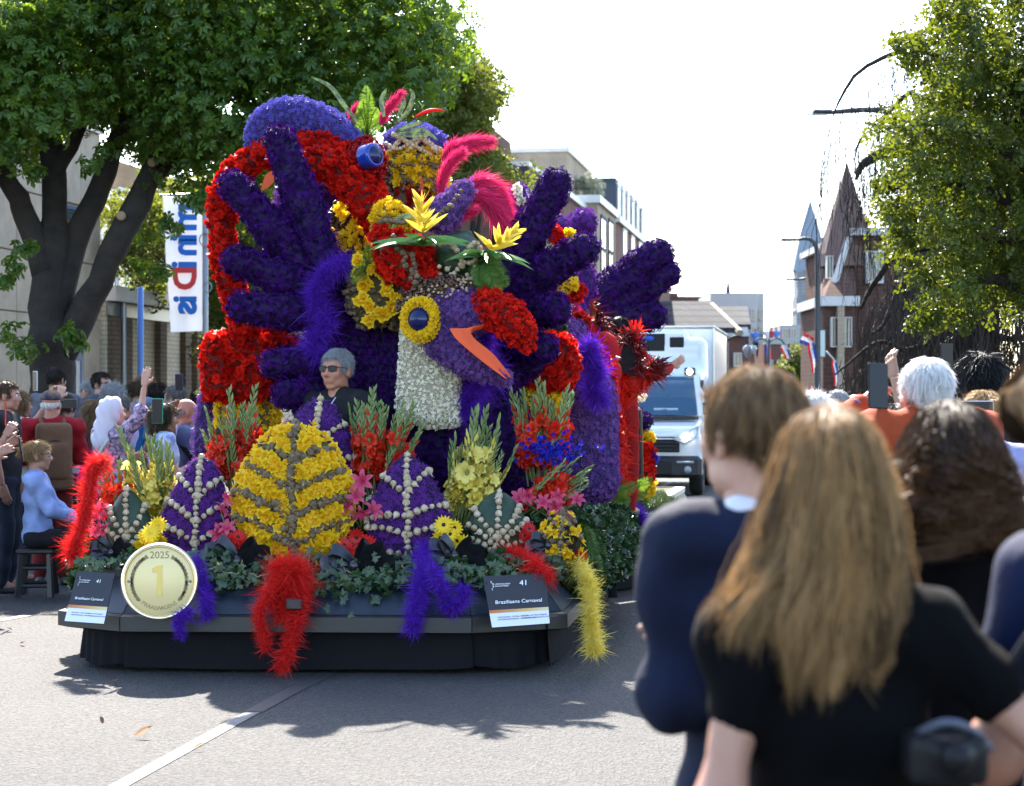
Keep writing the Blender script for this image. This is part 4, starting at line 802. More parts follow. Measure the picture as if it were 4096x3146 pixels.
# ---- chassis: skirt, bumper, sloping panels, deck
cor = np.array([[-2.70, 11.83], [-2.267, 11.50], [-.23, 11.42], [.325, 11.66], [.86, 15.6], [-2.2, 16.0]])
t_f = thing('parade_float', 'low black and navy float chassis with angular bumper carrying all the flowers', 'parade float', (-.97, 13.6, 0))
cen = cor.mean(0)
def inset(c, d):
    out = []
    for i in range(len(c)):
        a, b, e = c[i-1], c[i], c[(i+1) % len(c)]; u = (b-a)/np.linalg.norm(b-a); v = (e-b)/np.linalg.norm(e-b); n1, n2 = np.array([-u[1], u[0]]), np.array([-v[1], v[0]]); m = (n1+n2); out.append(b+m*d/(1+n1@n2))
    return np.array(out)
def ringmesh(name, levels, mat, caps=True, parts=False):
    """levels [(inset, z)...] stacked round the outline"""
    rings = [np.c_[inset(cor, d), np.full(6, z)] for d, z in levels]
    if parts:
        for i in range(6):
            j = (i+1) % 6; g = G(); V = np.array([p for r in rings for p in (r[i], r[j])])
            dirn = (rings[0][j]-rings[0][i]); dirn /= np.linalg.norm(dirn); V[0::2] += dirn*.003; V[1::2] -= dirn*.003
            k = len(rings); g.add(V, [[2*q, 2*q+1, 2*q+3, 2*q+2] for q in range(k-1)]); inw = np.array([-dirn[1], dirn[0], 0])*.02; g.add(V+inw, [[2*q, 2*q+2, 2*q+3, 2*q+1] for q in range(k-1)])
            g.add(np.array([V[0], V[1], V[1]+inw, V[0]+inw, V[-2], V[-1], V[-1]+inw, V[-2]+inw]), [[0, 3, 2, 1], [4, 5, 6, 7]]); g.obj(name, mat, t_f, False)
        return
    V = np.concatenate(rings); F = [[q*6+i, q*6+(i+1) % 6, (q+1)*6+(i+1) % 6, (q+1)*6+i] for q in range(len(levels)-1) for i in range(6)]
    if caps: F.append([(len(levels)-1)*6+i for i in range(6)])
    return G().add(V, F).obj(name, mat, t_f, False)
ringmesh('bumper', [(.05, .235), (-.0, .25), (-.0, .335), (.03, .345)], m_bump, parts=True); ringmesh('side_panel', [(.035, .348), (.2, .545)], m_body, parts=True); ringmesh('deck_rim', [(.19, .54), (.185, .575), (.26, .58)], m_bump, parts=True); ringmesh('deck', [(.22, .5), (.22, .55)], m_moss)
ck = inset(cor, .1); pts = []
for i in range(6):
    a, b, e = ck[i-1], ck[i], ck[(i+1) % 6]; pts += [b+(a-b)/np.linalg.norm(a-b)*.16, b+(a-b)/np.linalg.norm(a-b)*.05+(e-b)/np.linalg.norm(e-b)*.05, b+(e-b)/np.linalg.norm(e-b)*.16]
pts = np.array(pts); S = spline(np.concatenate([pts, pts[:1]]), 160); wv = .012*np.sin(np.arange(160)*1.1)+.01*np.sin(np.arange(160)*.37)
dd = S-cen; dd /= np.linalg.norm(dd, axis=1, keepdims=True); V = np.concatenate([np.c_[S+dd*wv[:, None]*f+dd*.02*f, np.full(160, z)+(.012*np.sin(np.arange(160)*.23) if f > .9 else 0)] for z, f in ((.29, 0), (.2, .4), (.1, .8), (.035, 1))])
i = np.arange(159); Q = np.concatenate([np.stack([q*160+i, q*160+i+1, (q+1)*160+i+1, (q+1)*160+i], 1) for q in range(3)]); G().add(V, Q).obj('skirt', m_skirt, t_f)
p = D(627, 1292, 11.28); V, F = bbox(p+[0, .12, 0], (.045, .12, .03), .008); G().add(V, F).obj('tow_box', m_blkx, t_f, False)
# trailer behind
c2 = np.array([[-2.0, 16.3], [-1.9, 16.2], [.75, 16.05], [1.2, 16.6], [2.0, 21.5], [-1.4, 22]]); sv = cor; cor = c2; t_f2 = thing('float_trailer', 'low navy rear trailer of the float with grass covered deck corner', 'trailer', (.2, 18.5, 0)); sw = t_f; t_f = t_f2
ringmesh('skirt', [(.1, .03), (.08, .3)], m_skirt, False); ringmesh('bumper', [(.05, .29), (0, .3), (0, .36), (.03, .37)], m_bump, parts=True); ringmesh('side_panel', [(.03, .375), (.14, .6)], m_body, parts=True); ringmesh('deck_rim', [(.12, .59), (.12, .64), (.2, .645)], m_white, parts=True); dk = ringmesh('deck', [(.16, .58), (.16, .635)], m_moss); t_f = sw; cor = sv
gp = np.array([D(1320+120*u, 1105-60*v, 17)*0+[.6+.9*u, 16.6+3.2*v, .635] for u, v in rng.random((5000, 2))]); g = G(); ribbons(g, gp, rng.normal(0, .4, (5000, 3))+[0, 0, 1], rng.uniform(.04, .09, 5000), .009, seg=2); stuff(g.obj('grass', M('grass_blade', (.03, .05, .01), (.07, .1, .02), rough=.7, trans=.15), t_f2))
# ---- the near toucan: head, bib, beak, dark body and spread wings
YT1 = 12.7
t = thing('toucan_figure', 'large toucan sculpture of purple hyacinths with yellow ringed eye and red tipped beak', 'flower sculpture', BASE(930, 13.2)); tc = t
cover('body', [dell(930, 880, 175, 235, 13.35, .5), dell(1030, 960, 120, 130, 13.2, .4), dcap(800, 690, 60, 760, 840, 75, 13.3), dell(820, 800, 110, 150, 13.35, .3), dcap(1040, 690, 60, 1120, 760, 55, 13.4)], t, FLORET, m_pur, .023, .021, m_base_d, k=.12)
cover('bib', [dbox(906, 790, 52, 112, 12.76, .11, .06, .06), dbox(938, 830, 44, 82, 12.78, .11, .06, -.05)], t, CREAM, m_crm, .017, .0125, m_base_w, k=.05, dens=1.2)
hd = cover('head', [dell(962, 690, 66, 68, 12.68, .2), dcap(975, 665, 49, 1040, 668, 38, 12.6, 12.5), dcap(945, 735, 36, 1000, 775, 28, 12.55, 12.45), dcap(1000, 775, 28, 1078, 810, 16, 12.45, 12.35), neg(dcap(1020, 735, 22, 1095, 765, 32, 12.45)), neg(dcap(985, 712, 10, 1020, 735, 20, 12.42))], t, FLORET, m_purl, .02, .0175, m_base_v, k=.05)
cover('beak_tip', [dcap(1044, 655, 36, 1084, 680, 36, 12.48, 12.42), dcap(1084, 680, 36, 1112, 708, 28, 12.42, 12.38), dcap(1112, 708, 28, 1128, 740, 12, 12.38, 12.36)], t, RAG, m_red, .025, .021, m_base_r, k=.04)
outer = spline([D(x, y, 12.22) for x, y in ((960, 702), (972, 722), (1000, 748), (1040, 780), (1078, 808))], 16); inn = spline([D(x, y, 12.31) for x, y in ((1034, 692), (1006, 704), (1014, 724), (1054, 757), (1092, 805))], 16)
V = np.concatenate([outer, (outer+inn)/2+[0, .06, -.01], inn, inn+[0, .14, -.02]]); i = np.arange(15); G().add(V, np.concatenate([np.stack([q*16+i, q*16+i+1, (q+1)*16+i+1, (q+1)*16+i], 1) for q in range(3)])).obj('mouth_lining', m_oran, t)
ec = D(897, 683, 12.44); V, F = lathe([(0, .0), (.45, .02), (.8, .25), (.98, .6), (1., .9)][::-1], 24)
n_e = np.array([-.28, -.93, .06]); n_e /= np.linalg.norm(n_e); Fe = frames(n_e[None], spin=False)[0]
V, F = lathe([(1, -.4), (.97, .1), (.8, .5), (.5, .78), (.2, .9), (0, .93)], 24); eye = G().add((V*[.085, .085, .07]) @ Fe.T+ec, F).obj('eye', m_eye, t)
V, F = lathe([(.93, .17), (.99, .05), (1.02, -.1)], 24); G().add((V*[.086, .086, .07]) @ Fe.T+ec, F[:12*2]).obj('iris', m_eyeb, eye)
rp, rn = [], []
for rr, zz, k in ((.088, .02, 22), (.104, .035, 24), (.118, .02, 26), (.124, -.02, 26)):
    for q in range(k): a = 2*PI*q/k+rr*30; rp.append(ec+Fe @ np.array([rr*math.cos(a)*.92, rr*math.sin(a)*1.06, zz])); rn.append(Fe @ np.array([math.cos(a)*(rr-.1)*25, math.sin(a)*(rr-.1)*25, 1]))
pieces('eye_ring_flower', RAG, [m_yel], t, np.array(rp), np.array(rn), .022, .25, var=.15)
# wings
t = thing('left_wing', 'dark purple hyacinth wing with six spread finger feathers left of the attendant', 'flower sculpture', BASE(700, 13.0)); W1 = t
for a in ((598, 300, 37, 693, 575, 50, 13.0, 13.1), (500, 397, 36, 655, 575, 46, 12.95, 13.1), (503, 557, 34, 690, 625, 50, 12.9, 13.1), (522, 657, 38, 715, 672, 52, 12.9, 13.1), (585, 778, 34, 730, 762, 50, 12.85, 13.1), (612, 842, 36, 740, 835, 46, 12.8, 13.05)):
    m = [(a[0]+a[3])/2+rng.normal(0, 3), (a[1]+a[4])/2+rng.normal(0, 3)]; Ym = (a[6]+a[7])/2
    cover('feather', [dcap(a[0], a[1], a[2]*.84, m[0], m[1], (a[2]+a[5])*.42, a[6], Ym), dcap(m[0], m[1], (a[2]+a[5])*.42, a[3], a[4], a[5]*.84, Ym, a[7])], t, FLORET, m_pur, .023, .021, m_base_d, k=.05)
cover('palm', [dell(735, 690, 62, 150, 13.2, .16, .12), dell(760, 780, 55, 80, 13.15, .14)], t, FLORET, m_pur, .023, .021, m_base_d, k=.1)
t = thing('right_wing', 'dark purple hyacinth wing with spread feathers right of the toucan head', 'flower sculpture', BASE(1130, 13.2))
for a in ((1188, 393, 35, 1078, 600, 46, 13.1, 13.3), (1246, 532, 37, 1095, 625, 40, 13.05, 13.3), (1188, 662, 34, 1100, 672, 42, 13.0, 13.3), (1160, 744, 34, 1075, 742, 36, 13.0, 13.3)):
    m = [(a[0]+a[3])/2, (a[1]+a[4])/2-3]; cover('feather', [dcap(a[0], a[1], a[2]*.88, m[0], m[1], (a[2]+a[5])*.44, a[6], (a[6]+a[7])/2), dcap(m[0], m[1], (a[2]+a[5])*.44, a[3], a[4], a[5]*.88, (a[6]+a[7])/2, a[7])], t, FLORET, m_pur, .023, .021, m_base_d, k=.05)
cover('palm', [dell(1080, 640, 45, 110, 13.4, .15)], t, FLORET, m_pur, .025, .022, m_base_d)
# feather boas: loops of fluffy feathers
def boa(label, pts, Y, r, mat, dens=900, ln=1., group=None):
    r *= 1.15
    p = np.array([D(x, y, yy) for (x, y), yy in zip(pts, np.broadcast_to(Y, len(pts)))]); L = np.linalg.norm(np.diff(p, axis=0), axis=1).sum(); n = max(24, int(L*60)); s = spline(p, n); T = np.gradient(s, axis=0); T /= np.linalg.norm(T, axis=1, keepdims=True)
    R_ = px(r, np.mean(Y)); k = int(dens*L*(R_/.09)**1.2*3.)+160; i = rng.integers(0, n, k); d = rng.normal(0, 1, (k, 3)); d -= T[i]*(d*T[i]).sum(1)[:, None]*.6; d /= np.linalg.norm(d, axis=1, keepdims=True)
    o = tag(bpy.data.objects.new('feather_boa', None), label, 'feather boa', group); COL.objects.link(o); o.location = p[np.argmin(p[:, 2])]
    rr = np.interp(np.arange(n), np.linspace(0, n-1, 7), rng.uniform(.75, 1.15, 7)); q = s[i]+d*(R_*.35*rng.random(k)*rr[i])[:, None]
    g = G(); Lf = rng.uniform(.4, .8, k)*R_*.8*ln*rr[i]; ribbons(g, q, d+T[i]*.8*rng.normal(0, 1, (k, 1)), Lf, rng.uniform(.003, .01, k)*min(1.3, R_/.07+.3), bend=rng.normal(0, .95, (k, 3))-[0, 0, .4], seg=4, side=T[i]+rng.normal(0, .5, (k, 3)), rnd=np.clip(rng.random(k)*.7+np.interp(i, np.arange(n), np.sin(np.arange(n)*.5)*.25+.15), 0, 1))
    g.obj('plumage', mat, o); k2 = int(k*2.6); i = rng.integers(0, n, k2); d = rng.normal(0, 1, (k2, 3)); d /= np.linalg.norm(d, axis=1, keepdims=True); g = G()
    ribbons(g, s[i]+d*(R_*.55*rng.random((k2, 1))), d+rng.normal(0, .5, (k2, 3)), rng.uniform(.4, 1.0, k2)*R_*.62*ln, .003, bend=rng.normal(0, .8, (k2, 3)), seg=2); g.obj('down', mat, o)
    g = G(); g.add(*tube(s, R_*.3*rr, 6)); g.obj('cord', mat, o); return o
boa('violet feather boa bunched on the palm of the left wing', [(735, 560), (690, 590), (672, 640), (700, 690), (668, 730), (690, 770)], 12.85, 29, m_fv); boa('violet feather boa draped behind the toucan bib', [(1060, 660), (1020, 760), (1050, 790), (1000, 850), (985, 880)], 12.75, 34, m_fv)
# ---- the second bird behind: crest, red arches, blue eye, fruit hat
YB1 = 13.6
t = thing('second_bird_figure', 'arched bird sculpture of red tulips and blue hyacinths above the left wing', 'flower sculpture', BASE(640, 13.7))
cover('crest', dpath([(540, 318), (560, 272), (612, 246), (680, 262), (738, 305), (762, 352)], [14, 26, 31, 33, 33, 22], YB1, 14), t, FLORET, m_purb, .021, .0185, m_base_v, k=.05)
cover('arch', dpath([(560, 330), (620, 316), (680, 312), (735, 335), (782, 352)], [18, 21, 21, 21, 22], YB1-.12, 12), t, ROSE, m_red, .036, .029, m_base_r)
cover('neck', dpath([(640, 352), (700, 352), (750, 388), (800, 440), (818, 470)], [22, 28, 33, 32, 20], YB1-.25, 12)+[dcap(770, 420, 26, 812, 500, 17, 13.3)], t, ROSE, m_red, .036, .029, m_base_r)
cover('ring', dpath([(590, 330), (535, 345), (492, 385), (474, 440), (478, 520), (490, 590), (505, 640), (522, 700), (520, 770)], [21, 22, 23, 23, 23, 22, 21, 24, 36], YB1-.05, 20), t, ROSE, m_red, .037, .031, m_base_r)
cover('back', [dell(700, 430, 80, 60, 14.1, .3), dcap(640, 400, 40, 610, 520, 40, 14.2), dell(600, 690, 60, 60, 13.9, .2)], t, FLORET, m_purm, .026, .023, m_base_d)
V = np.array([D(x, y, 13.35) for x, y in ((556, 408), (566, 375), (584, 362), (588, 386), (572, 402))]+[D(x, y, 13.45) for x, y in ((556, 408), (566, 375), (584, 362), (588, 386), (572, 402))]); G().add(V, [[0, 1, 2, 3, 4], [9, 8, 7, 6, 5]]+[[i, (i+1) % 5, 5+(i+1) % 5, 5+i] for i in range(5)]).obj('mouth_lining', m_oran, t, False)
ec = D(797, 332, 13.25); n_e = np.array([.75, -.62, .1]); n_e /= np.linalg.norm(n_e); Fe = frames(n_e[None], spin=False)[0]; V, F = lathe([(1, -.9), (1.0, .0), (.97, .25), (.8, .34), (.75, .3), (.62, .42), (.3, .55), (0, .58)], 24); eye = G().add((V*.083) @ Fe.T+ec, F).obj('eye', m_eyeb, t); V, F = lathe([(.76, .34), (.62, .46), (.3, .59), (0, .62)], 24); G().add((V*.083) @ Fe.T+ec, F).obj('pupil', m_eye, eye)
cover('eye_patch', [dell(778, 352, 40, 52, 13.45, .12)], t, ROSE, m_redd, .036, .03, m_base_r)
# fruit hat behind the plumes
t = thing('fruit_hat', 'tall hat of blue hyacinths, yellow narcissi and nuts topped with tropical plants', 'flower sculpture', BASE(880, 14)); th = t
cover('blue_crown', [dell(885, 308, 66, 40, 13.9, .22)], t, FLORET, m_purb, .021, .019, m_base_v)
cover('yellow_band', [dbox(890, 372, 56, 44, 13.85, .19, .05)], t, RAG, m_yel, .036, .036, m_brn, dens=1.1)
sl = []
for y in (353, 388): sl += [D(836+i*7, y+3*math.sin(i), 13.64) for i in range(16)]
for x in (862, 898, 926): sl += [D(x+3*math.sin(i), 336+i*7, 13.64) for i in range(11)]
pieces('brown_bulb', BULB, [m_brn], t, np.array(sl), np.tile([0, -1., .2], (len(sl), 1)), .016, .5)
gp = [D(825+i*7.5, 300+26*math.sin(i*.5)*.4+8, 13.66) for i in range(16)]+[D(840+i*6, 288+i*3.2, 13.66) for i in range(14)]+[D(885+i*5, 284+i*4, 13.66) for i in range(11)]+[D(833+i*4.4, 322-i*4.5, 13.66) for i in range(8)]+[D(870+i*6, 322-i*5, 13.66) for i in range(8)]
pieces('garlic_bulb', BULB, [m_garl], t, np.array(gp), np.tile([0, -1., .3], (len(gp), 1)), .019, .5)
cover('red_band', [dbox(868, 432, 50, 36, 13.8, .16, .05)], t, ROSE, m_redd, .038, .031, m_brn, dens=.75); cover('nut_column', [dcap(812, 350, 16, 822, 420, 16, 13.62), dcap(735, 500, 34, 775, 560, 40, 13.6), dcap(740, 470, 38, 770, 520, 40, 13.62)], t, NUT, m_nut, .03, .019, m_base_y, dens=1.2)
yp = np.array([D(x, y, 13.42) for x, y in ((720, 450), (735, 440), (752, 446), (728, 500), (745, 512), (762, 500), (778, 520), (735, 530), (756, 545), (772, 560), (718, 520), (790, 545))]); yp = np.concatenate([yp+rng.normal(0, .035, yp.shape) for q in range(4)]); pieces('yellow_tulip', RAG, [m_yel], t, yp, np.tile([-.2, -1., .2], (len(yp), 1)), .042, .5)
# ---- headdress on the near toucan
t = thing('headdress', 'headdress of red carnations, brown bulbs, leaves and garlic on the toucan head', 'flower sculpture', BASE(900, 12.9)); thd = t
cover('red_shield', [dcap(822, 512, 26, 850, 560, 40, 12.75), dcap(850, 540, 40, 905, 600, 34, 12.7), dcap(870, 530, 26, 900, 560, 30, 12.75)], t, ROSE, m_red, .036, .03, m_brn, k=.05, dens=.85)
bp = [D(840+6*math.sin(i*1.7)+i*4.3, 505+i*9, 12.5) for i in range(13)]+[D(822+i*5, 520+4*math.sin(i), 12.55) for i in range(5)]+[D(880+i*2, 545+i*9, 12.5) for i in range(6)]; pieces('brown_bulb', BULB, [m_brn], t, np.array(bp), np.tile([-.1, -1., .2], (len(bp), 1)), .019, .5)
cover('yellow_cone', [dcap(822, 458, 22, 850, 482, 28, 12.85), dell(835, 470, 38, 30, 12.85, .1)], t, RAG, m_yel, .034, .029, m_brn); bp = [D(812+i*6, 474-2*math.sin(i*.6), 12.68) for i in range(10)]; pieces('brown_bulb', BULB, [m_brn], t, np.array(bp), np.tile([-.1, -1., .2], (len(bp), 1)), .016, .5)
cover('yellow_shield', [dell(798, 632, 52, 66, 12.95, .14, .25), dcap(770, 590, 30, 840, 660, 36, 12.95)], t, BULB, m_brn, .045, .022, m_base_y, k=.05)
yp = []
for x, y in ((765, 585), (780, 600), (815, 590), (828, 612), (842, 632), (772, 640), (790, 655), (808, 668), (838, 662), (822, 680), (776, 612), (800, 572), (848, 650), (790, 684), (765, 560)): yp += [D(x+rng.normal(0, 5), y+rng.normal(0, 5), 12.74) for q in range(5)]
pieces('narcissus', NARC, [m_yel, m_ora], t, np.array(yp), np.tile([-.15, -1., .2], (len(yp), 1)), .04, .45)
cover('nut_band', [dcap(868, 655, 16, 905, 625, 22, 12.6), dcap(905, 625, 24, 960, 612, 20, 12.6), dcap(960, 612, 20, 1010, 606, 14, 12.65)], t, NUT, m_nut, .024, .0165, m_base_y, dens=1.3)
ng = np.array([D(870+140*u, 655-45*u**.6+rng.normal(0, 10), 12.44+.06*abs(rng.normal())) for u in rng.random(60)]); pieces('pale_nut', NUT, [m_nutp], t, ng, np.tile([0, -1., .3], (len(ng), 1)), .009, .5)
cover('purple_cone', [dcap(992, 405, 20, 945, 462, 38, 12.95, 12.9)], t, FLORET, m_purl, .021, .018, m_base_v); bp = [D(985-i*5, 408+i*7+5*math.sin(i*2), 12.72) for i in range(8)]+[D(930+i*5, 470-i*6, 12.74) for i in range(5)]; pieces('brown_bulb', BULB, [m_brn], t, np.array(bp), np.tile([-.1, -1., .2], (len(bp), 1)), .017, .5)
V, Q, N = sdf([dell(980, 558, 60, 58, 12.8, .14), dcap(985, 520, 30, 1000, 500, 10, 12.8)], .02, .04); G().add(V, Q).obj('leaf_dome', m_dleaf, t)
def chain(pts, Y, n): return spline([D(x, y, Y) for x, y in pts], n)
gp = np.concatenate([chain([(957, 520), (975, 532), (985, 560), (970, 585)], 12.6, 9), chain([(985, 560), (1010, 560), (1025, 535)], 12.6, 7), chain([(1012, 520), (1000, 530), (985, 560), (1005, 595), (1015, 570)], 12.6, 10), chain([(938, 570), (942, 600), (935, 612)], 12.62, 5), chain([(955, 575), (975, 600), (1000, 595)], 12.6, 6), chain([(940, 525), (958, 522), (975, 535)], 12.6, 5), chain([(1020, 520), (1030, 540)], 12.6, 3)])
pieces('garlic_bulb', BULB, [m_garl], t, gp, np.tile([0, -1., .4], (len(gp), 1)), .018, .6)
# bromeliads, ferns, plumes, blades
def blade_fan(g, c, n, L, W, up, spread, bend=-.5, m=0, seg=5, rnd=None):
    d = np.array([[math.cos(a)*spread, math.sin(a)*spread*.8, 0] for a in rng.uniform(0, 2*PI, n)])+np.asarray(up); d /= np.linalg.norm(d, axis=1, keepdims=True); sd_ = np.cross(d, [.1, -1., .5])+rng.normal(0, .35, (n, 3))
    ribbons(g, np.tile(c, (n, 1)), d, L*rng.uniform(.75, 1.15, n), W, bend=np.tile([0, 0, bend], (n, 1))*rng.uniform(.5, 1.2, (n, 1)), seg=seg, m=m, side=sd_)
def bromeliad(label, c, up, sc_):
    t = thing('bromeliad', label, 'flower', c, 'yellow bromeliads on the headdress'); g = G(); blade_fan(g, c, 22, .21*sc_, .042*sc_, np.array(up)*.25, 1., -.35); g.obj('leaf_rosette', M('bromeliad_leaf', (.05, .14, .03), (.1, .22, .05), rough=.35, trans=.2), t)
    u = np.array(up)/np.linalg.norm(up); g = G(); 
    for q in range(4): blade_fan(g, c+u*(.05+.035*q)*sc_, 10, (.11-.014*q)*sc_, .032*sc_, u*(.6+.25*q), .8, -.1)
    g.obj('flower_bracts', M('bromeliad_yellow', (.7, .5, .03), (.8, .65, .12), rough=.4, trans=.3), t)
bromeliad('yellow star bromeliad standing upright left of the garlic leaf dome', D(905, 520, 12.45), [-.05, -.3, 1], 1.6); bromeliad('yellow star bromeliad leaning right of the garlic leaf dome', D(1030, 545, 12.55), [.85, -.3, .55], 1.5)
def frond(g, pts, W, n=26):
    s = spline(pts, n); T = np.gradient(s, axis=0); T /= np.linalg.norm(T, axis=1, keepdims=True); sd_ = np.cross(T, [0.05, -1., .1]); sd_ /= np.linalg.norm(sd_, axis=1, keepdims=True); u = np.linspace(0, 1, n); w_ = W*np.sin(PI*np.clip(u*.9+.1, 0, 1))**.7
    for sg in (-1, 1): ribbons(g, s, sd_*sg+T*.45, w_, W*.2, bend=np.tile([0, 0, -.15], (n, 1)), seg=2, side=T+rng.normal(0, .25, (n, 3)))
    g.add(*tube(s, .003, 4))
def fern(label, base, tips, W=.05, mat=None, group='ferns on the float'):
    t = thing('fern', label, 'fern', base, group)
    for tp in tips:
        g = G(); tp = np.asarray(tp); mid = (base+tp)/2+[0, -.03, .12*np.linalg.norm(tp-base)]; frond(g, [base, mid, tp], W*rng.uniform(.8, 1.1)); g.obj('frond', mat or m_fern, t)
fern('upright green fern crowning the fruit hat', D(785, 290, 13.7), [D(x, y, 13.55+.1*rng.normal()) for x, y in ((782, 182), (765, 232), (748, 262), (760, 285), (805, 230), (790, 200), (815, 262), (800, 300), (770, 305), (775, 215))], .06)
fern('feathery green fern hanging right under the leaf dome', D(1025, 560, 12.65), [D(x, y, 12.5+.1*rng.normal()) for x, y in ((1070, 625), (1055, 612), (1040, 615), (1020, 612), (1075, 590), (1060, 575), (1030, 622), (1085, 612), (1062, 640), (1048, 648), (1030, 635), (1072, 604))], .085); fern('small pale fern left of the red headdress shield', D(790, 580, 12.8), [D(x, y, 12.6) for x, y in ((748, 590), (760, 578), (775, 548), (786, 525), (752, 605))], .05)
def plume(label, pts, r, Y, mat=m_pink, group='pink pampas plumes behind the headdress', k=2600, name='pampas_plume', cat='plume'):
    s = spline([D(x, y, Y) for x, y in pts], 40); T = np.gradient(s, axis=0); T /= np.linalg.norm(T, axis=1, keepdims=True); t = thing(name, label, cat, s[0], group); g = G(); g.add(*tube(s, .006, 5)); g.obj('stalk', m_green, t); R_ = px(r, Y); u = rng.random(k)**.9; i = (u*39).astype(int); d = rng.normal(0, 1, (k, 3)); d -= T[i]*(d*T[i]).sum(1)[:, None]; d /= np.linalg.norm(d, axis=1, keepdims=True)
    w_ = np.sin(PI*np.clip(u*.85+.12, 0, 1))**.6; g = G(); ribbons(g, s[i]+d*(.25*R_*w_*rng.random(k))[:, None], T[i]*1.5+d*.75*rng.uniform(.3, 1.2, (k, 1)), R_*1.35*rng.uniform(.5, 1.1, k)*(.5+.5*w_), .0055, bend=rng.normal(0, .2, (k, 3))-[0, 0, .25], seg=3); g.obj('plumage', mat, t)
plume('pink plume arching right at the top of the hat', [(945, 345), (965, 318), (1000, 305), (1045, 300)], 26, 13.6); plume('pink plume rising vertically beside the yellow hat band', [(945, 430), (945, 390), (960, 350), (985, 325)], 24, 13.3); plume('broad pink plume drooping right behind the purple cone', [(990, 400), (1020, 390), (1055, 405), (1078, 445)], 36, 13.2, k=3600); plume('lower pink plume falling over the right wing root', [(985, 420), (1020, 420), (1050, 440), (1070, 475)], 36, 13.1, k=3600); plume('short pink plume left of the purple cone', [(890, 490), (895, 465), (900, 440)], 18, 13.0, k=1200); plume('dark pink plume under the purple cone', [(960, 490), (985, 465), (1015, 445)], 20, 12.95, k=1400)
plume('pink plume standing on top of the fruit hat beside the fern', [(812, 268), (825, 238), (855, 200)], 20, 13.6, group='pink pampas plumes on the hat', k=1600); plume('short pink plume at the left foot of the hat fern', [(755, 270), (752, 245), (765, 225)], 14, 13.65, group='pink pampas plumes on the hat', k=900)
m_band = M('banded_leaf', (.03, .04, .02), (.05, .06, .03), rough=.3, noise=((.3, .34, .08), 26, 1.)); t = thing('banded_leaves', 'arching dark leaves with pale bands around the hat top', 'plant', D(800, 285, 13.6)); g = G()
for pts in (((765, 262), (735, 225), (705, 185), (665, 165)), ((845, 265), (870, 240), (882, 205), (875, 190)), ((845, 280), (880, 268), (905, 262)), ((850, 290), (900, 278), (935, 300)), ((820, 250), (815, 215), (825, 190)), ((850, 250), (862, 222), (858, 210)), ((845, 285), (890, 290), (915, 285)), ((838, 490), (850, 468), (885, 462), (905, 478))):
    s = spline([D(x, y, 13.5 if y < 400 else 12.7) for x, y in pts], 12); wd = .035*np.sin(PI*np.linspace(.12, .97, 12))**.6; T = np.gradient(s, axis=0); sd_ = np.cross(T, [.3, -1, .2]); sd_ /= np.linalg.norm(sd_, axis=1, keepdims=True); V = np.concatenate([s-sd_*wd[:, None]*.5, s+[0, -.006, 0], s+sd_*wd[:, None]*.5]); i = np.arange(11); G().add(V, np.concatenate([np.stack([q*12+i, q*12+i+1, (q+1)*12+i+1, (q+1)*12+i], 1) for q in range(2)])).obj('leaf', m_band, t)
def spear(label, a, b, Y, r, mat):
    s = spline([D(*a, Y), (D(*a, Y)+D(*b, Y))/2+[0, 0, .02], D(*b, Y)], 12); t = thing('flower_spear', label, 'flower', s[0], 'red flower spears'); G().add(*tube(s, r*np.sin(PI*np.linspace(.08, .97, 12))**.7, 6)).obj('bract', mat, t)
spear('orange red flower spear pointing right from the hat top', (885, 250), (950, 236), 13.5, .014, m_gladr); spear('thin upright red flower spear left of the purple cone', (902, 470), (900, 375), 12.8, .009, m_gladr)
# ---- side masses: red blocks with yellow skirts, violet body at the right
t = thing('red_drum', 'left drum block of red tulips with dried white rim and yellow tulip fringe', 'flower sculpture', BASE(510, 13.6), 'red flower drums'); cover('red_wall', [dbox(512, 785, 70, 66, 13.65, .22, .09), dbox(590, 760, 46, 45, 13.8, .2, .08)], t, ROSE, m_red, .04, .034, m_base_r); cover('dried_rim', [dcap(470, 714, 7, 540, 708, 8, 13.6), dcap(560, 712, 8, 650, 716, 8, 13.75)], t, RAG, m_crm, .03, .02, m_base_w); cover('yellow_fringe', [dbox(548, 880, 44, 50, 13.7, .12, .06), dcap(470, 855, 8, 468, 905, 8, 13.6)], t, RAG, m_yel, .036, .03, m_base_y); cover('violet_strip', [dcap(440, 850, 16, 432, 960, 20, 13.7), dcap(640, 880, 14, 640, 960, 20, 13.6)], t, FLORET, m_purl, .024, .021, m_base_v)
t = thing('red_drum', 'right drum block of red tulips over yellow fringe beside the violet body', 'flower sculpture', BASE(1165, 13.5), 'red flower drums'); cover('red_wall', [dbox(1172, 772, 54, 50, 13.55, .2, .09, ), dcap(1110, 780, 30, 1180, 790, 40, 13.5)], t, ROSE, m_red, .04, .034, m_base_r); cover('yellow_fringe', [dbox(1148, 850, 44, 40, 13.6, .12, .06), dcap(1098, 900, 14, 1095, 1000, 12, 13.5), dcap(1110, 850, 12, 1098, 900, 12, 13.5)], t, RAG, m_yel, .036, .03, m_base_y); cover('moss_top', [dcap(1140, 722, 8, 1200, 700, 10, 13.6)], t, RAG, m_moss, .03, .025, m_moss); cover('red_wedge', [dcap(810, 715, 14, 806, 740, 7, 13.2)], t, ROSE, m_redd, .03, .026, m_base_r)
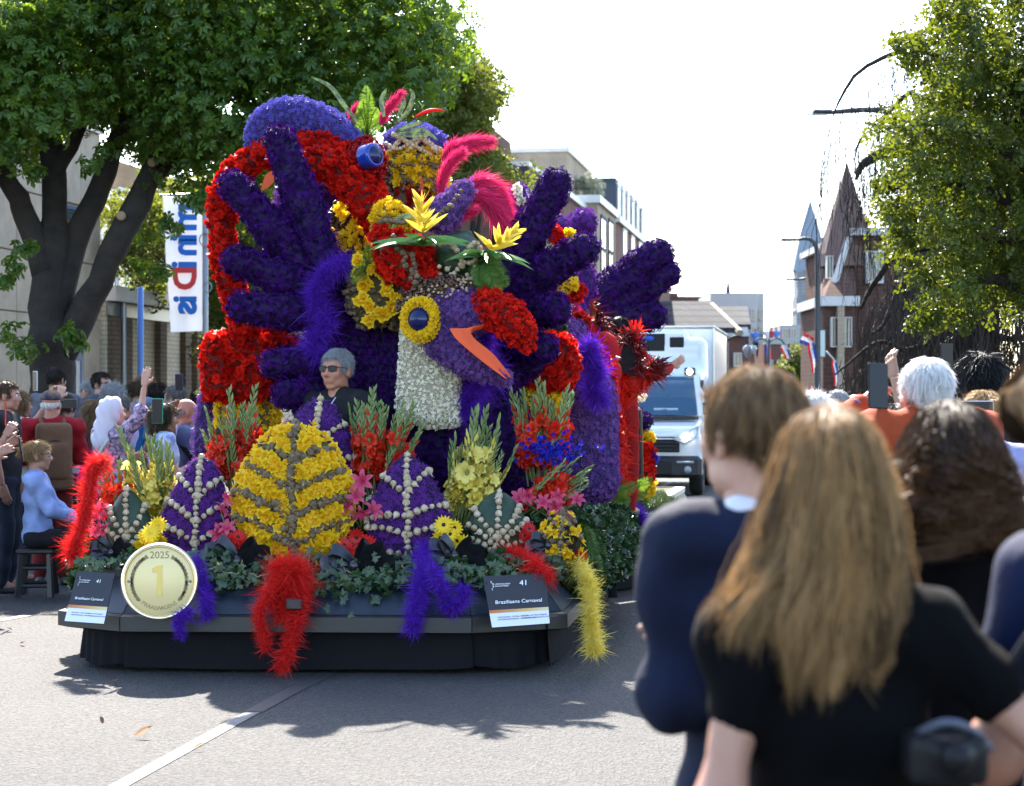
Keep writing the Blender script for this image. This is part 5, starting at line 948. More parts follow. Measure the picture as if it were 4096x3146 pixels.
t = thing('violet_body', 'tall violet hyacinth gown shaped body at the right rear of the float', 'flower sculpture', BASE(1250, 14.2)); cover('gown', [dcap(1218, 720, 36, 1240, 860, 58, 14.4, 14.3), dcap(1240, 860, 60, 1255, 1020, 66, 14.3), dell(1265, 900, 50, 120, 14.5, .3), dell(1180, 980, 60, 130, 14.4, .3)], t, FLORET, m_purl, .024, .021, m_base_v, k=.1)
cover('red_trim', [dcap(1240, 690, 18, 1290, 790, 14, 14.5), dcap(1290, 790, 14, 1305, 900, 12, 14.6), dcap(1305, 900, 12, 1312, 1010, 10, 14.6)], t, ROSE, m_red, .036, .03, m_base_r)
boa('violet feather boa bunched on the shoulder of the violet gown', [(1262, 735), (1250, 762), (1275, 790), (1262, 830), (1285, 858)], 13.9, 30, m_fv); boa('violet feather boa trailing from the gown hem by the moss', [(1275, 1090), (1290, 1110), (1300, 1150), (1318, 1200)], 15.3, 26, m_fv); boa('violet feather boa over the trailer edge beside the grass', [(1335, 1075), (1360, 1100), (1375, 1130), (1385, 1155)], 16.2, 24, m_fv)
# rear of the float, seen between the right wing feathers
t = thing('rear_bird_figure', 'half hidden rear figure with violet spikes, red fluff and white flowers behind the right wing', 'flower sculpture', BASE(1180, 15.2)); cover('violet_back', [dell(1150, 590, 60, 90, 15.2, .3), dcap(1200, 480, 18, 1140, 560, 40, 15.2), dell(1245, 475, 28, 26, 15.4, .12), dcap(1110, 410, 16, 1090, 470, 24, 14.6), dcap(1200, 600, 40, 1215, 700, 40, 15.4), dell(1240, 600, 30, 50, 15.6, .15)], t, FLORET, m_purm, .026, .023, m_base_v); cover('white_flowers', [dell(1165, 515, 16, 12, 14.9, .06), dcap(1215, 655, 9, 1212, 668, 6, 14.8), dcap(1105, 400, 7, 1112, 430, 7, 14.5)], t, CREAM, m_crm, .022, .017, m_base_w); cover('red_fluff', [dcap(1175, 490, 12, 1198, 515, 10, 14.85), dcap(1225, 640, 8, 1240, 620, 8, 14.8)], t, RAG, m_red, .024, .026, m_base_r); cover('yellow_flowers', [dcap(1215, 500, 9, 1222, 510, 9, 14.85), dell(1258, 630, 14, 16, 14.8, .05) if False else dell(1213, 608, 16, 17, 14.75, .05), dell(1190, 530, 10, 6, 14.85, .04)], t, RAG, m_yel, .03, .026, m_base_y)
plume('dark pink plume under the second right feather', [(1200, 640), (1225, 655), (1240, 680)], 16, 14.8, group='pink pampas plumes behind the headdress', k=1000)
t = thing('rear_wing', 'broad purple hyacinth wing of three lobes spread over the white truck', 'flower sculpture', BASE(1330, 16.8))
for pr in ([dcap(1404, 547, 34, 1265, 652, 42, 16.8, 17), dcap(1380, 590, 40, 1300, 640, 44, 16.85)], [dcap(1424, 585, 28, 1290, 672, 36, 16.8)], [dcap(1391, 675, 30, 1300, 680, 32, 16.75)]): cover('lobe', pr, t, FLORET, m_pur, .026, .024, m_base_d, k=.08)
cover('ball', [dell(1360, 745, 16, 24, 16.9, .1)], t, FLORET, m_pur, .026, .024, m_base_d)
# ================================================================== front row of the float
# ---- leaf shaped shields set with flowers and strings of bulbs
def shield(label, cx, top, bot, hw, Y, tiltx=0., dep=.11, fl=None, cell=.03, size=.021, base=m_base_d, veins=(), bulb_m=m_garl, bs=.022, proto=FLORET, fmats=None, pieces_=False, name='leaf_shield', cat='flower shield', group='leaf shaped flower shields along the float front', lean=.12, pow_=.55, peak=.42, smooth=None, rowgap=None):
    c = D(cx, (top+bot)/2, Y); h = px(bot-top, Y)/2; wd = px(hw, Y); t = thing(name, label, cat, c-[0, 0, h], group)
    def wfun(v):  # half width at v (0 bottom, 1 top)
        v = np.asarray(v, float); return wd*np.where(v < peak, np.sqrt(np.clip(1-((peak-v)/peak)**2, 0, 1))*.85+.15*(v/peak), np.clip((1-v)/(1-peak), 0, 1)**pow_)
    def S(u, v):
        u, v = np.asarray(u, float), np.asarray(v, float); b = dep*np.sqrt(np.clip(1-.92*u*u, 0, 1))*np.clip(np.sin(PI*np.clip(v*.92+.06, 0, 1)), 0, 1)**.5
        x = u*wfun(v); z = (v-.5)*2*h; p = np.stack([x, -b+lean*(v-.5)*2*h, z], -1)
        return p @ rot('Y', tiltx).T+c
    nu, nv = 25, 33; U, Vv = np.meshgrid(np.linspace(-1, 1, nu), np.linspace(.02, .985, nv)); V = S(U.ravel(), Vv.ravel()); V2 = V+np.array([0, .05, 0])*(1-np.abs(U.ravel())[:, None])+[0, .008, 0]
    Q = np.array([[a+b*nu, a+1+b*nu, a+1+(b+1)*nu, a+(b+1)*nu] for b in range(nv-1) for a in range(nu-1)]); g = G(); g.add(V, Q); g.add(V2, Q[:, ::-1])
    rim = [b*nu for b in range(nv)]+[(nv-1)*nu+a for a in range(nu)]+[b*nu+nu-1 for b in range(nv-1, -1, -1)]+[a for a in range(nu-1, -1, -1)]; n0 = len(V)
    g.add(np.concatenate([V, V2]), np.array([[rim[i], rim[(i+1) % len(rim)], n0+rim[(i+1) % len(rim)], n0+rim[i]] for i in range(len(rim)) if rim[i] != rim[(i+1) % len(rim)]]))
    def Nrm(u, v):
        e = .01; a = S(np.clip(u+e, -1, 1), v)-S(np.clip(u-e, -1, 1), v); b = S(u, np.clip(v+e, 0, 1))-S(u, np.clip(v-e, 0, 1)); n = np.cross(a, b); n = n/(np.linalg.norm(n, axis=-1, keepdims=True)+1e-9); return np.where(n[..., 1:2] > 0, -n, n)
    # veins: strings of bulbs: midrib and side veins (v at the rib, v at the edge, side)
    bp, bn = [], []
    for vn in [('mid',)]+list(veins):
        if vn[0] == 'mid': v = np.linspace(.04, .985, 200); u = np.zeros(200)+.02*np.sin(v*20)
        else: u = np.linspace(.06, .95, 120)*vn[2]; k = np.abs(u); v = vn[0]+(vn[1]-vn[0])*k+(vn[3] if len(vn) > 3 else .03)*np.sin(PI*k)
        p = S(u, v); L = np.concatenate([[0], np.cumsum(np.linalg.norm(np.diff(p, axis=0), axis=1))]); n = max(2, int(L[-1]/(bs*1.5))); q = np.linspace(0, L[-1], n); uu, v_ = np.interp(q, L, u), np.interp(q, L, v); bp.append(S(uu, v_)); bn.append(Nrm(uu, v_))
    bp, bn = np.concatenate(bp), np.concatenate(bn)
    if rowgap: bp = np.concatenate([bp, bp+rng.normal(0, rowgap, bp.shape)*[1, .2, 1]]); bn = np.concatenate([bn, bn])
    # flowers on a grid over the face, kept off the veins
    P_, N_ = [], []
    for v in np.arange(.03, .985, cell/(2*h)):
        w_ = float(wfun(v)); n = int(2*w_/cell*1.12)
        if n < 1: continue
        u = np.linspace(-1, 1, n)+rng.normal(0, .25/n, n); u = np.clip(u, -1, 1); vv = np.clip(v+rng.normal(0, cell*.2/(2*h), n), .01, .99); P_.append(S(u, vv)); N_.append(Nrm(u*.97, vv))
    P_, N_ = np.concatenate(P_), np.concatenate(N_); dmin = np.array([np.linalg.norm(bp-p, axis=1).min() for p in P_]); ok = dmin > bs*.75; P_, N_ = P_[ok], N_[ok]
    g.obj('backing', base, t)
    if fmats is not None:
        if pieces_: o = rng.permutation(len(P_)); pieces(pieces_, proto, fmats, t, (P_+N_*size*.25)[o], N_[o]+rng.normal(0, .05, N_.shape), size, tilt=.35, kinds=4)
        else:
            g = G(); nrep = 1; merge(g, proto, P_+N_*size*(.1+.3*rng.random((len(P_), 1))), frames(N_, tilt=.5), rng.uniform(.8, 1.2, len(P_))*size); stuff(g.obj('florets', fmats, t))
    sp = rng.normal(0, .55, bn.shape)*[1, .3, 1]; pieces('bulb', BULB, [bulb_m], t, bp+bn*bs*.55, bn*.7+sp, bs, tilt=.35, var=.22, kinds=4); return t
V4 = [(.62, .80, 1), (.62, .80, -1), (.40, .58, 1), (.40, .58, -1), (.2, .36, 1), (.2, .36, -1)]
shield('tall yellow narcissus leaf shield with brown bulb veins at the float centre', 631, 902, 1212, 128, 11.95, 0, .15, cell=.038, size=.044, base=m_base_y, veins=[(.73, .8, 1, .03), (.73, .84, -1, .02), (.52, .66, 1), (.52, .7, -1), (.34, .5, 1), (.34, .53, -1), (.12, .34, 1), (.14, .37, -1)], bulb_m=m_brn, bs=.024, proto=NARC, fmats=[m_yel, m_ora], pieces_='narcissus', pow_=.5, peak=.52, rowgap=.014)
shield('purple hyacinth shield with garlic ribs half hidden behind the yellow shield', 672, 850, 1110, 98, 12.35, .1, .12, cell=.021, size=.017, fmats=[m_purm], veins=[(.62, .8, 1), (.62, .8, -1), (.38, .55, 1), (.38, .55, -1)], bs=.0235, peak=.45)
shield('purple hyacinth shield with garlic ribs left of the yellow shield', 426, 975, 1205, 78, 12.1, .04, .12, cell=.021, size=.017, fmats=[m_purm], veins=V4, bs=.0225)
shield('purple hyacinth shield with garlic ribs right of the yellow shield', 872, 972, 1200, 90, 12.0, -.02, .13, cell=.021, size=.017, fmats=[m_purm], veins=[(.66, .84, 1), (.62, .8, -1), (.44, .52, 1), (.44, .4, -1), (.26, .32, 1), (.26, .34, -1), (.06, .1, -1)], bs=.0235)
shield('green leaf shield strung with garlic beside the red boa on the left', 277, 1045, 1192, 52, 12.15, -.08, .1, fmats=None, base=m_dleaf, veins=[(.3, .75, 1), (.3, .75, -1), (.12, .5, 1), (.12, .5, -1)], bs=.022, pow_=.6, peak=.5)
shield('green leaf shield strung with garlic under the slanted red gladioli', 1063, 1050, 1192, 62, 11.95, .05, .1, fmats=None, base=m_dleaf, veins=[(.3, .8, 1), (.3, .72, -1), (.15, .6, 1), (.15, .5, -1), (.04, .3, 1), (.04, .3, -1)], bs=.022, pow_=.5, peak=.55)
shield('small yellow narcissus shield with brown bulbs at the right front corner', 1197, 1092, 1196, 43, 11.85, .1, .1, cell=.036, size=.04, base=m_base_y, veins=[(.6, .8, 1), (.6, .8, -1), (.3, .5, 1), (.3, .5, -1)], bulb_m=m_brn, bs=.02, proto=NARC, fmats=[m_yel, m_ora], pieces_='narcissus')
t = thing('foliage_bed', 'bed of dark green foliage packed behind the front shields of the float', 'foliage', D(700, 1215, 12.6), None); cover('leaf_mound', [cap(D(235, 1215, 12.7), D(1210, 1215, 12.6), .22, .22), cap(D(330, 1190, 12.9), D(1150, 1190, 12.9), .3, .3), cap(D(1215, 1180, 12.7), D(1290, 1160, 14.8), .2, .24)], t, RAG, m_ivy, .05, .055, m_base_v if False else m_moss, k=.1); t['kind'] = 'stuff'
# ---- gladiolus bunches
def glad_mesh(fm, flw, seed, red_tip=True):
    r = np.random.default_rng(seed); g = G(); n = 9; cv = r.normal(0, .035, 2); s = np.array([[cv[0]*math.sin(z*2.2), cv[1]*math.sin(z*2.2), z] for z in np.linspace(0, 1, n)]); g.add(*tube(s, np.linspace(.011, .004, n), 5), 0, .4)
    az = r.uniform(0, 6)
    for q in range(16):                                 # sheathed buds up the spike
        z = .3+.68*q/16; b = np.array([np.interp(z, np.linspace(0, 1, n), s[:, 0]), np.interp(z, np.linspace(0, 1, n), s[:, 1]), z]); a = az+PI*q+r.normal(0, .35); d = np.array([math.cos(a)*.33, math.sin(a)*.33, 1.]); d /= np.linalg.norm(d); L = .17*(1-.45*q/16); k = 5
        V, F = lathe([(.004, 0), (.018*(1-.3*q/16), .3), (.0135, .62), (.001, 1)], k); V = V*[1, 1, L]; Fm = frames(d[None], r)[0]; g.add(V @ Fm.T+b, F, 0, r.random()*.9)
        if 2 < q < 9 and r.random() < .75: V, F = lathe([(.002, 0), (.016, .45), (.003, 1)], 5); g.add((V*[1, 1, .1]) @ Fm.T+b+d*L*.55, F, 1, r.random())
    for q in range(flw):
        z = .2+.36*q/max(1, flw-1)+r.normal(0, .02); b = np.array([0, 0, z]); a = az+PI*q+r.normal(0, .8); d = np.array([math.cos(a), math.sin(a), .55]); d /= np.linalg.norm(d); merge(g, FUNNEL, (b+d*.02)[None], frames(d[None], r, .2), [r.uniform(.075, .115)], 1, [r.random()])
    return g.mesh('gladiolus', [m_green, fm])
GR = [glad_mesh(m_gladr, 6+i % 2, 20+i) for i in range(5)]; GY = [glad_mesh(m_glady, 7, 40+i) for i in range(4)]; GF = [glad_mesh(m_gladr, 6, 60+i) for i in range(3)]
def bunch(label, base, tips, Y, n, kinds, Lpx, extra=None):
    """n spikes rooted round base, ending along the fan of tips (view pixels)"""
    B = D(*base, Y); t = thing('gladiolus_bunch', label, 'gladioli', B, 'gladiolus bunches on the float'); tp = spline([D(x, y, Y) for x, y in tips], n)
    for i in range(n):
        e = tp[i]+rng.normal(0, .02, 3)+[0, rng.uniform(-.12, .2), 0]; k = rng.uniform(.78, 1.06); e = B+(e-B)*k; b = B+np.array([(i/n-.5)*.16, rng.uniform(-.05, .08), rng.uniform(-.03, .03)]); d = e-b; L = np.linalg.norm(d); inst('gladiolus', kinds[i % len(kinds)], t, b, frames((d/L)[None])[0], L)
    return t
bunch('red gladiolus bunch standing left of the yellow shield', (507, 1050), [(418, 912), (440, 870), (485, 838), (530, 848), (555, 872)], 12.3, 21, GR, 1); bunch('yellow gladiolus bunch leaning left over the left garlic leaf', (348, 1135), [(245, 945), (285, 920), (315, 900), (345, 915), (370, 950)], 12.3, 16, GY, 1); bunch('red gladiolus bunch standing in front of the white bib', (800, 1060), [(758, 855), (790, 828), (830, 842), (880, 870), (925, 890)], 12.25, 21, GR, 1); bunch('yellow gladiolus bunch right of the right purple shield', (988, 1120), [(965, 955), (1000, 905), (1035, 880), (1070, 905), (1085, 945)], 12.15, 17, GY, 1)
bunch('red gladiolus bunch standing tall in front of the right red drum', (1155, 1030), [(1098, 850), (1130, 822), (1170, 820), (1225, 845)], 12.6, 20, GR, 1); bunch('red gladiolus bunch slanting right over the right corner', (1120, 1095), [(1190, 985), (1235, 982), (1262, 1000), (1265, 1030)], 12.15, 14, GR, 1); bunch('loose red gladioli beside the red boa at the left corner', (262, 1120), [(210, 1000), (235, 975), (265, 985), (300, 1000)], 12.35, 11, GF, 1)
t = thing('delphinium_bunch', 'deep blue delphinium bunch under the red gladioli at the right', 'flower', D(1180, 1010, 12.4)); p = np.array([D(1185+rng.normal(0, 30), 962+rng.normal(0, 17), 12.35+rng.normal(0, .05)) for q in range(170)]); g = G(); merge(g, RAG, p, frames(np.tile([0, -1., .3], (170, 1)), tilt=.6), rng.uniform(.012, .02, 170)); stuff(g.obj('blossoms', m_delph, t)); G().add(*tube([D(1180, 1010, 12.45), D(1180, 940, 12.4)], .01, 5)).obj('stem', m_green, t)
# ---- lilies, gerberas, bows
def flowers(name, label, cat, c, proto, mats, spots, size, Y, tilt=.35, nrm=(0, -1., .25), group=None):
    t = thing(name, label, cat, D(*c, Y), group); p = np.array([D(x, y, Y+rng.uniform(-.05, .05)) for x, y in spots]); N = np.tile(nrm, (len(p), 1))+rng.normal(0, .3, (len(p), 3))
    kind = {'lily_bunch': 'lily', 'gerbera_bunch': 'gerbera'}[name]; pieces(kind, proto, mats, t, p, N, size, tilt, kinds=3, var=.15)
    for q in p: G().add(*tube([q+[0, .05, -.01], D(*c, Y)+[0, .12, -.05]], .005, 4)).obj('stem', m_green, t)
    return t
gl = 'pink lilies on the float front'; gg = 'gerbera clusters on the float front'; m_gcen = M('gerbera_centre', (.025, .012, .01), rough=.7)
flowers('lily_bunch', 'pink lilies between the yellow shield and the right purple shield', 'flower', (770, 1120), LILY, [m_lily], [(776, 1030), (742, 1080), (768, 1090), (795, 1092), (760, 1062)], .075, 11.85, group=gl); flowers('lily_bunch', 'pink lilies between the left purple shield and the yellow shield', 'flower', (490, 1150), LILY, [m_lily], [(470, 1095), (487, 1130), (492, 1065), (468, 1140)], .07, 11.85, group=gl); flowers('lily_bunch', 'pink lilies above the small yellow corner shield', 'flower', (1180, 1095), LILY, [m_lily], [(1130, 1060), (1160, 1075), (1185, 1085), (1205, 1105), (1110, 1065), (1195, 1060), (1232, 1070)], .065, 12., group=gl); flowers('lily_bunch', 'dark pink lilies behind the left garlic leaf', 'flower', (215, 1130), LILY, [m_lily], [(208, 1110), (220, 1130), (205, 1135), (216, 1090)], .06, 12.1, group=gl)
flowers('gerbera_bunch', 'cluster of red gerberas left of the right purple shield', 'flower', (760, 1190), GERB, [m_gerr, m_gcen], [(735, 1165), (762, 1175), (785, 1162), (762, 1148), (745, 1185), (790, 1180)], .062, 11.8, group=gg); flowers('gerbera_bunch', 'cluster of red gerberas left of the yellow shield foot', 'flower', (500, 1190), GERB, [m_gerr, m_gcen], [(487, 1158), (503, 1172), (524, 1170), (475, 1172), (508, 1148)], .06, 11.8, group=gg); flowers('gerbera_bunch', 'cluster of yellow gerberas right of the right purple shield', 'flower', (960, 1170), GERB, [m_gery, m_gcen], [(948, 1122), (940, 1148), (962, 1142), (978, 1155), (990, 1165), (972, 1128)], .06, 11.8, group=gg); flowers('gerbera_bunch', 'cluster of yellow gerberas above the gold medal', 'flower', (330, 1170), GERB, [m_gery, m_gery], [(338, 1122), (322, 1140), (340, 1150), (305, 1165), (328, 1160), (310, 1150)], .065, 11.85, group=gg); flowers('gerbera_bunch', 'cluster of red gerberas beside the small yellow corner shield', 'flower', (1140, 1160), GERB, [m_gerr, m_gcen], [(1130, 1130), (1148, 1148), (1120, 1145), (1135, 1160), (1235, 1190), (1250, 1195)], .055, 11.85, group=gg)
def bow(label, x, y, Y, sc_=1., a0=0.):
    t = thing('ribbon_bow', label, 'bow', D(x, y, Y), 'black satin bows along the float front'); c = D(x, y, Y)
    for a, L, wd in ((.15, .17, .075), (2.9, .16, .075), (.75, .13, .06), (2.3, .13, .06), (-.3, .2, .06), (3.5, .2, .06)):
        a += a0; n = 12; d = np.array([math.cos(a), -.3, math.sin(a)]); s = np.array([-math.sin(a)*.5, -.6, math.cos(a)]); V = []
        for u in np.linspace(0, 1, n):
            ph = u*2*PI; r = L*sc_*(.5-.5*math.cos(ph)) if a < 10 else L*u; off = .035*sc_*math.sin(ph); V += [c+d*r+np.array([0, -.02, off])-s*wd*sc_*.5*(.4+.6*math.sin(PI*u)), c+d*r+np.array([0, -.02, off])+s*wd*sc_*.5*(.4+.6*math.sin(PI*u))]
        G().add(V, [[2*q, 2*q+1, 2*q+3, 2*q+2] for q in range(n-1)]).obj('loop', m_blkx, t)
    G().add(*(lambda q: (q[0]*.03*sc_+c+[0, -.04, 0], q[1]))(lathe([(0, -1), (.8, -.7), (1, 0), (.8, .7), (0, 1)], 8))).obj('knot', m_blkx, t); return t
bow('black satin bow left of the yellow shield foot', 508, 1198, 11.75, 1.25); bow('black satin bow right of the yellow shield foot', 757, 1208, 11.7, 1.25, .3); bow('black satin bow under the yellow gerberas', 972, 1187, 11.72, 1.05, -.1); bow('black satin bow at the right corner', 1172, 1165, 11.8, .9, .4); bow('black satin bow beside the left garlic leaf', 240, 1180, 11.95, .8)
# ---- ivy garland
def ivy_proto():
    o = [(0, 0), (.32, .02), (.5, -.18), (.62, .2), (1., .3), (.72, .55), (.62, .8), (.3, .75), (0, 1.35)]; pts = o+[(-x, y) for x, y in o[-2:0:-1]]; V = [(0, .35, .06)]+[(x, y, -.05-.1*x*x) for x, y in pts]; n = len(pts); F = [[0, 1+i, 1+(i+1) % n] for i in range(n)]; return np.array(V), np.array(F), np.zeros(n+1)
IVY = ivy_proto()
t = thing('ivy_garland', 'dark green ivy garland trailing along the front edge of the float deck', 'ivy', D(660, 1240, 11.7)); pos, st = [], []
for q in range(44):
    x0 = rng.uniform(290, 1190); sag = 62*math.exp(-((x0-745)/120)**2)+14*math.exp(-((x0-530)/90)**2); y0 = 1200+rng.normal(0, 8); x1 = x0+rng.normal(0, 70); y1 = y0+rng.uniform(10, 40)+sag*rng.random(); Y0 = 11.72
    s = spline([D(x0, y0, Y0), D((x0+x1)/2, (y0+y1)/2+14, Y0-.12), D(x1, y1, Y0-.16)], 14)+rng.normal(0, .006, (14, 3)); G().add(*tube(s, .0045, 4)).obj('vine', M('vine_stem', (.26, .22, .11), rough=.8), t)
    for j in range(13): pos.append(s[rng.integers(14)]+rng.normal(0, .03, 3)*[1, .7, .8]); 
for q in range(200): x = rng.normal(760, 95); pos.append(D(x, 1215+abs(rng.normal(0, 30))*math.exp(-((x-760)/150)**2)+rng.uniform(0, 20), 11.6+rng.uniform(-.1, .06)))
for q in range(380): x = rng.uniform(285, 1195); pos.append(D(x, 1204+rng.normal(0, 15)+20*math.exp(-((x-745)/150)**2), 11.74+rng.uniform(-.14, .08)))
for x0, x1, ya, yb, n_ in ((155, 245, 1195, 1218, 50), (1150, 1250, 1195, 1235, 60), (246, 300, 1180, 1200, 25)):
    for q in range(n_): pos.append(D(rng.uniform(x0, x1), rng.uniform(ya, yb), 11.85+rng.uniform(-.1, .15)))
pos = np.array(pos); N = np.array([[0, -1., .5]]*len(pos))+rng.normal(0, .55, pos.shape); pieces('ivy_leaf', IVY, [m_ivy], t, pos[rng.permutation(len(pos))], N, .036, .2, kinds=5, var=.3)
for x, y in ((628, 1302), (745, 1312), (705, 1300), (680, 1265), (800, 1290), (740, 1285)): pieces('ivy_leaf', IVY, [m_ivy], t, [D(x, y, 11.44)], [[0, -1, .3]], .034, .2)
# asparagus fern and other greens at the right corner
fern('fine pale asparagus fern spilling over the right side of the deck', D(1240, 1130, 12.6), [D(1240+rng.uniform(0, 60), 1135+rng.uniform(0, 110), 12.4+rng.uniform(-.3, .5)) for q in range(22)], .05); fern('light green fern beside the rear moss block', D(1300, 1090, 15.8), [D(1300+rng.uniform(-25, 75), 1020+rng.uniform(0, 75), 15.7+rng.uniform(-.3, .3)) for q in range(20)], .07)
t = thing('moss_block', 'moss covered block below the rear ferns', 'moss', D(1310, 1130, 15.9)); cover('moss_face', [dbox(1312, 1105, 28, 30, 15.9, .1, .04)], t, RAG, m_moss, .03, .025, m_moss)
# ---- boas along the front
gb = 'feather boas draped on the float front'
boa('long red feather boa standing up at the left front corner', [(225, 985), (198, 1000), (188, 1060), (178, 1110), (160, 1160), (155, 1190)], [12.1, 12.05, 12.0, 11.95, 11.9, 11.9], 24, m_fr2, group=gb); boa('red feather boa bundle hanging over the bumper at the centre', [(590, 1212), (640, 1220), (600, 1245), (640, 1260), (585, 1275), (625, 1290), (610, 1310)], 11.42, 36, m_fr2, 1100, group=gb); boa('left tail of the red boa hanging below the bumper', [(575, 1260), (552, 1310), (562, 1350), (568, 1385)], 11.34, 19, m_fr2, group=gb); boa('right tail of the red boa hanging lowest over the skirt', [(645, 1280), (632, 1330), (615, 1390), (600, 1428)], 11.34, 22, m_fr2, group=gb)
boa('violet feather boa hanging straight down right of centre', [(905, 1168), (905, 1210), (895, 1260), (888, 1300), (880, 1345)], [11.7, 11.55, 11.45, 11.4, 11.36], 25, m_fv, group=gb); boa('violet feather boa bulging sideways below the right shield', [(925, 1215), (945, 1262), (960, 1298), (985, 1285), (990, 1258)], 11.42, 22, m_fv, group=gb); boa('violet feather boa hanging right of the gold medal', [(420, 1195), (432, 1240), (440, 1280), (442, 1318)], [11.6, 11.5, 11.42, 11.38], 19, m_fv, group=gb); boa('short violet boa tail below the gold medal', [(405, 1305), (382, 1325), (388, 1360)], 11.34, 17, m_fv, group=gb)
boa('red feather boa lying on the right corner above the sign', [(1070, 1182), (1105, 1185), (1140, 1205), (1172, 1235)], [11.75, 11.65, 11.55, 11.48], 23, m_fr2, group=gb); boa('yellow feather boa hanging down the right front corner', [(1235, 1205), (1258, 1245), (1262, 1300), (1265, 1350), (1272, 1392)], [11.8, 11.65, 11.58, 11.55, 11.55], 23, m_fy, 1100, group=gb)
# ---- gold medal
m_gold = M('pale_gold', (.72, .56, .26), rough=.4, metal=.15, spec=.5); m_brass = M('brushed_brass', (.78, .6, .3), rough=.28, metal=.85); m_sil = M('brushed_rim', (.75, .66, .5), rough=.22, metal=.9); m_ink = M('bronze_print', (.27, .2, .085), rough=.45); m_one = M('gold_numeral', (.46, .34, .1), rough=.3, metal=.5)
mc = D(341, 1242, 11.4); mr = px(82, 11.4); t = thing('gold_medal', 'round gold first prize medal with laurel wreath and numeral one', 'medal', mc-[0, 0, mr]); ax = np.array([[1, 0, 0], [0, 0, -1], [0, 1, 0]], float).T; ax = rot('X', -.06) @ rot('Z', .03) @ np.stack([[1, 0, 0], [0, 0, 1], [0, -1, 0]], 1)
def onm(x, y, z=0.): return mc+ax @ np.array([x*mr, y*mr, z])
def lat(name, prof, mat): V, F = lathe([(r*mr, z) for r, z in prof], 64); return G().add(V @ ax.T+mc, F).obj(name, mat, t)
lat('rim', [(0, -.02), (1, -.02), (1., .012), (.97, .022), (.9, .012), (.885, .006), (0, .006)], m_sil); lat('inner_ring', [(.93, .013), (.915, .02), (.9, .0165), (.88, .009)], m_brass); lat('face', [(0, .0085), (.875, .0085), (.885, .007)], m_gold)
tx = lambda b, s, m, x, y, dx=(1, 0), al='CENTER': text_mesh('lettering', b, s*mr, m, t, onm(x, y, .0095), ax @ np.array([dx[0], dx[1], 0.]), ax @ np.array([-dx[1], dx[0], 0.]), .0008, al)
tx('2025', .26, m_ink, 0, .6); 
V = [(-.17, .33), (-.17, .24), (-.035, .24), (-.035, -.38), (.085, -.38), (.085, .42), (-.02, .42)]; V, F = prism([(a-.02, b) for a, b in V], .009, .012, lambda a, b, z: onm(a, b, z)); G().add(V, F).obj('numeral', m_one, t, False)
for i, ch in enumerate('PRAALWAGENS'): a = -PI/2+(i-5)*.128; r_ = .745; tx(ch, .15, m_ink, r_*math.cos(a), r_*math.sin(a), (-math.sin(a), math.cos(a)))
ml = G(); V, F = prism([(0, 0), (.3, .22), (.75, .2), (1, 0), (.7, -.14), (.3, -.12)], 0, .012, lambda a, b, z: np.array([a*.15*mr, b*.2*mr, z*.1])); ml.add(V, F); ml = ml.mesh('laurel_leaf', m_ink, False)
for sg in (-1, 1):
    for i in range(14):
        a = PI/2+sg*(.62+i*.135); 
        for rr, tw in ((.735, .5), (.68, -.5)):
            d = a-sg*(PI/2)+sg*PI+(-tw*sg if False else tw*sg*-1); th = a-sg*PI/2+tw*sg*(-1)
            inst('laurel_leaf', ml, t, onm(rr*math.cos(a), rr*math.sin(a), .0092), ax @ rot('Z', th))
for x in (-.8, .8): V, F = lathe([(.008, 0), (.007, .004), (0, .005)], 10); G().add(V @ ax.T+onm(x, 0, .009), F).obj('screw', m_steel, t)
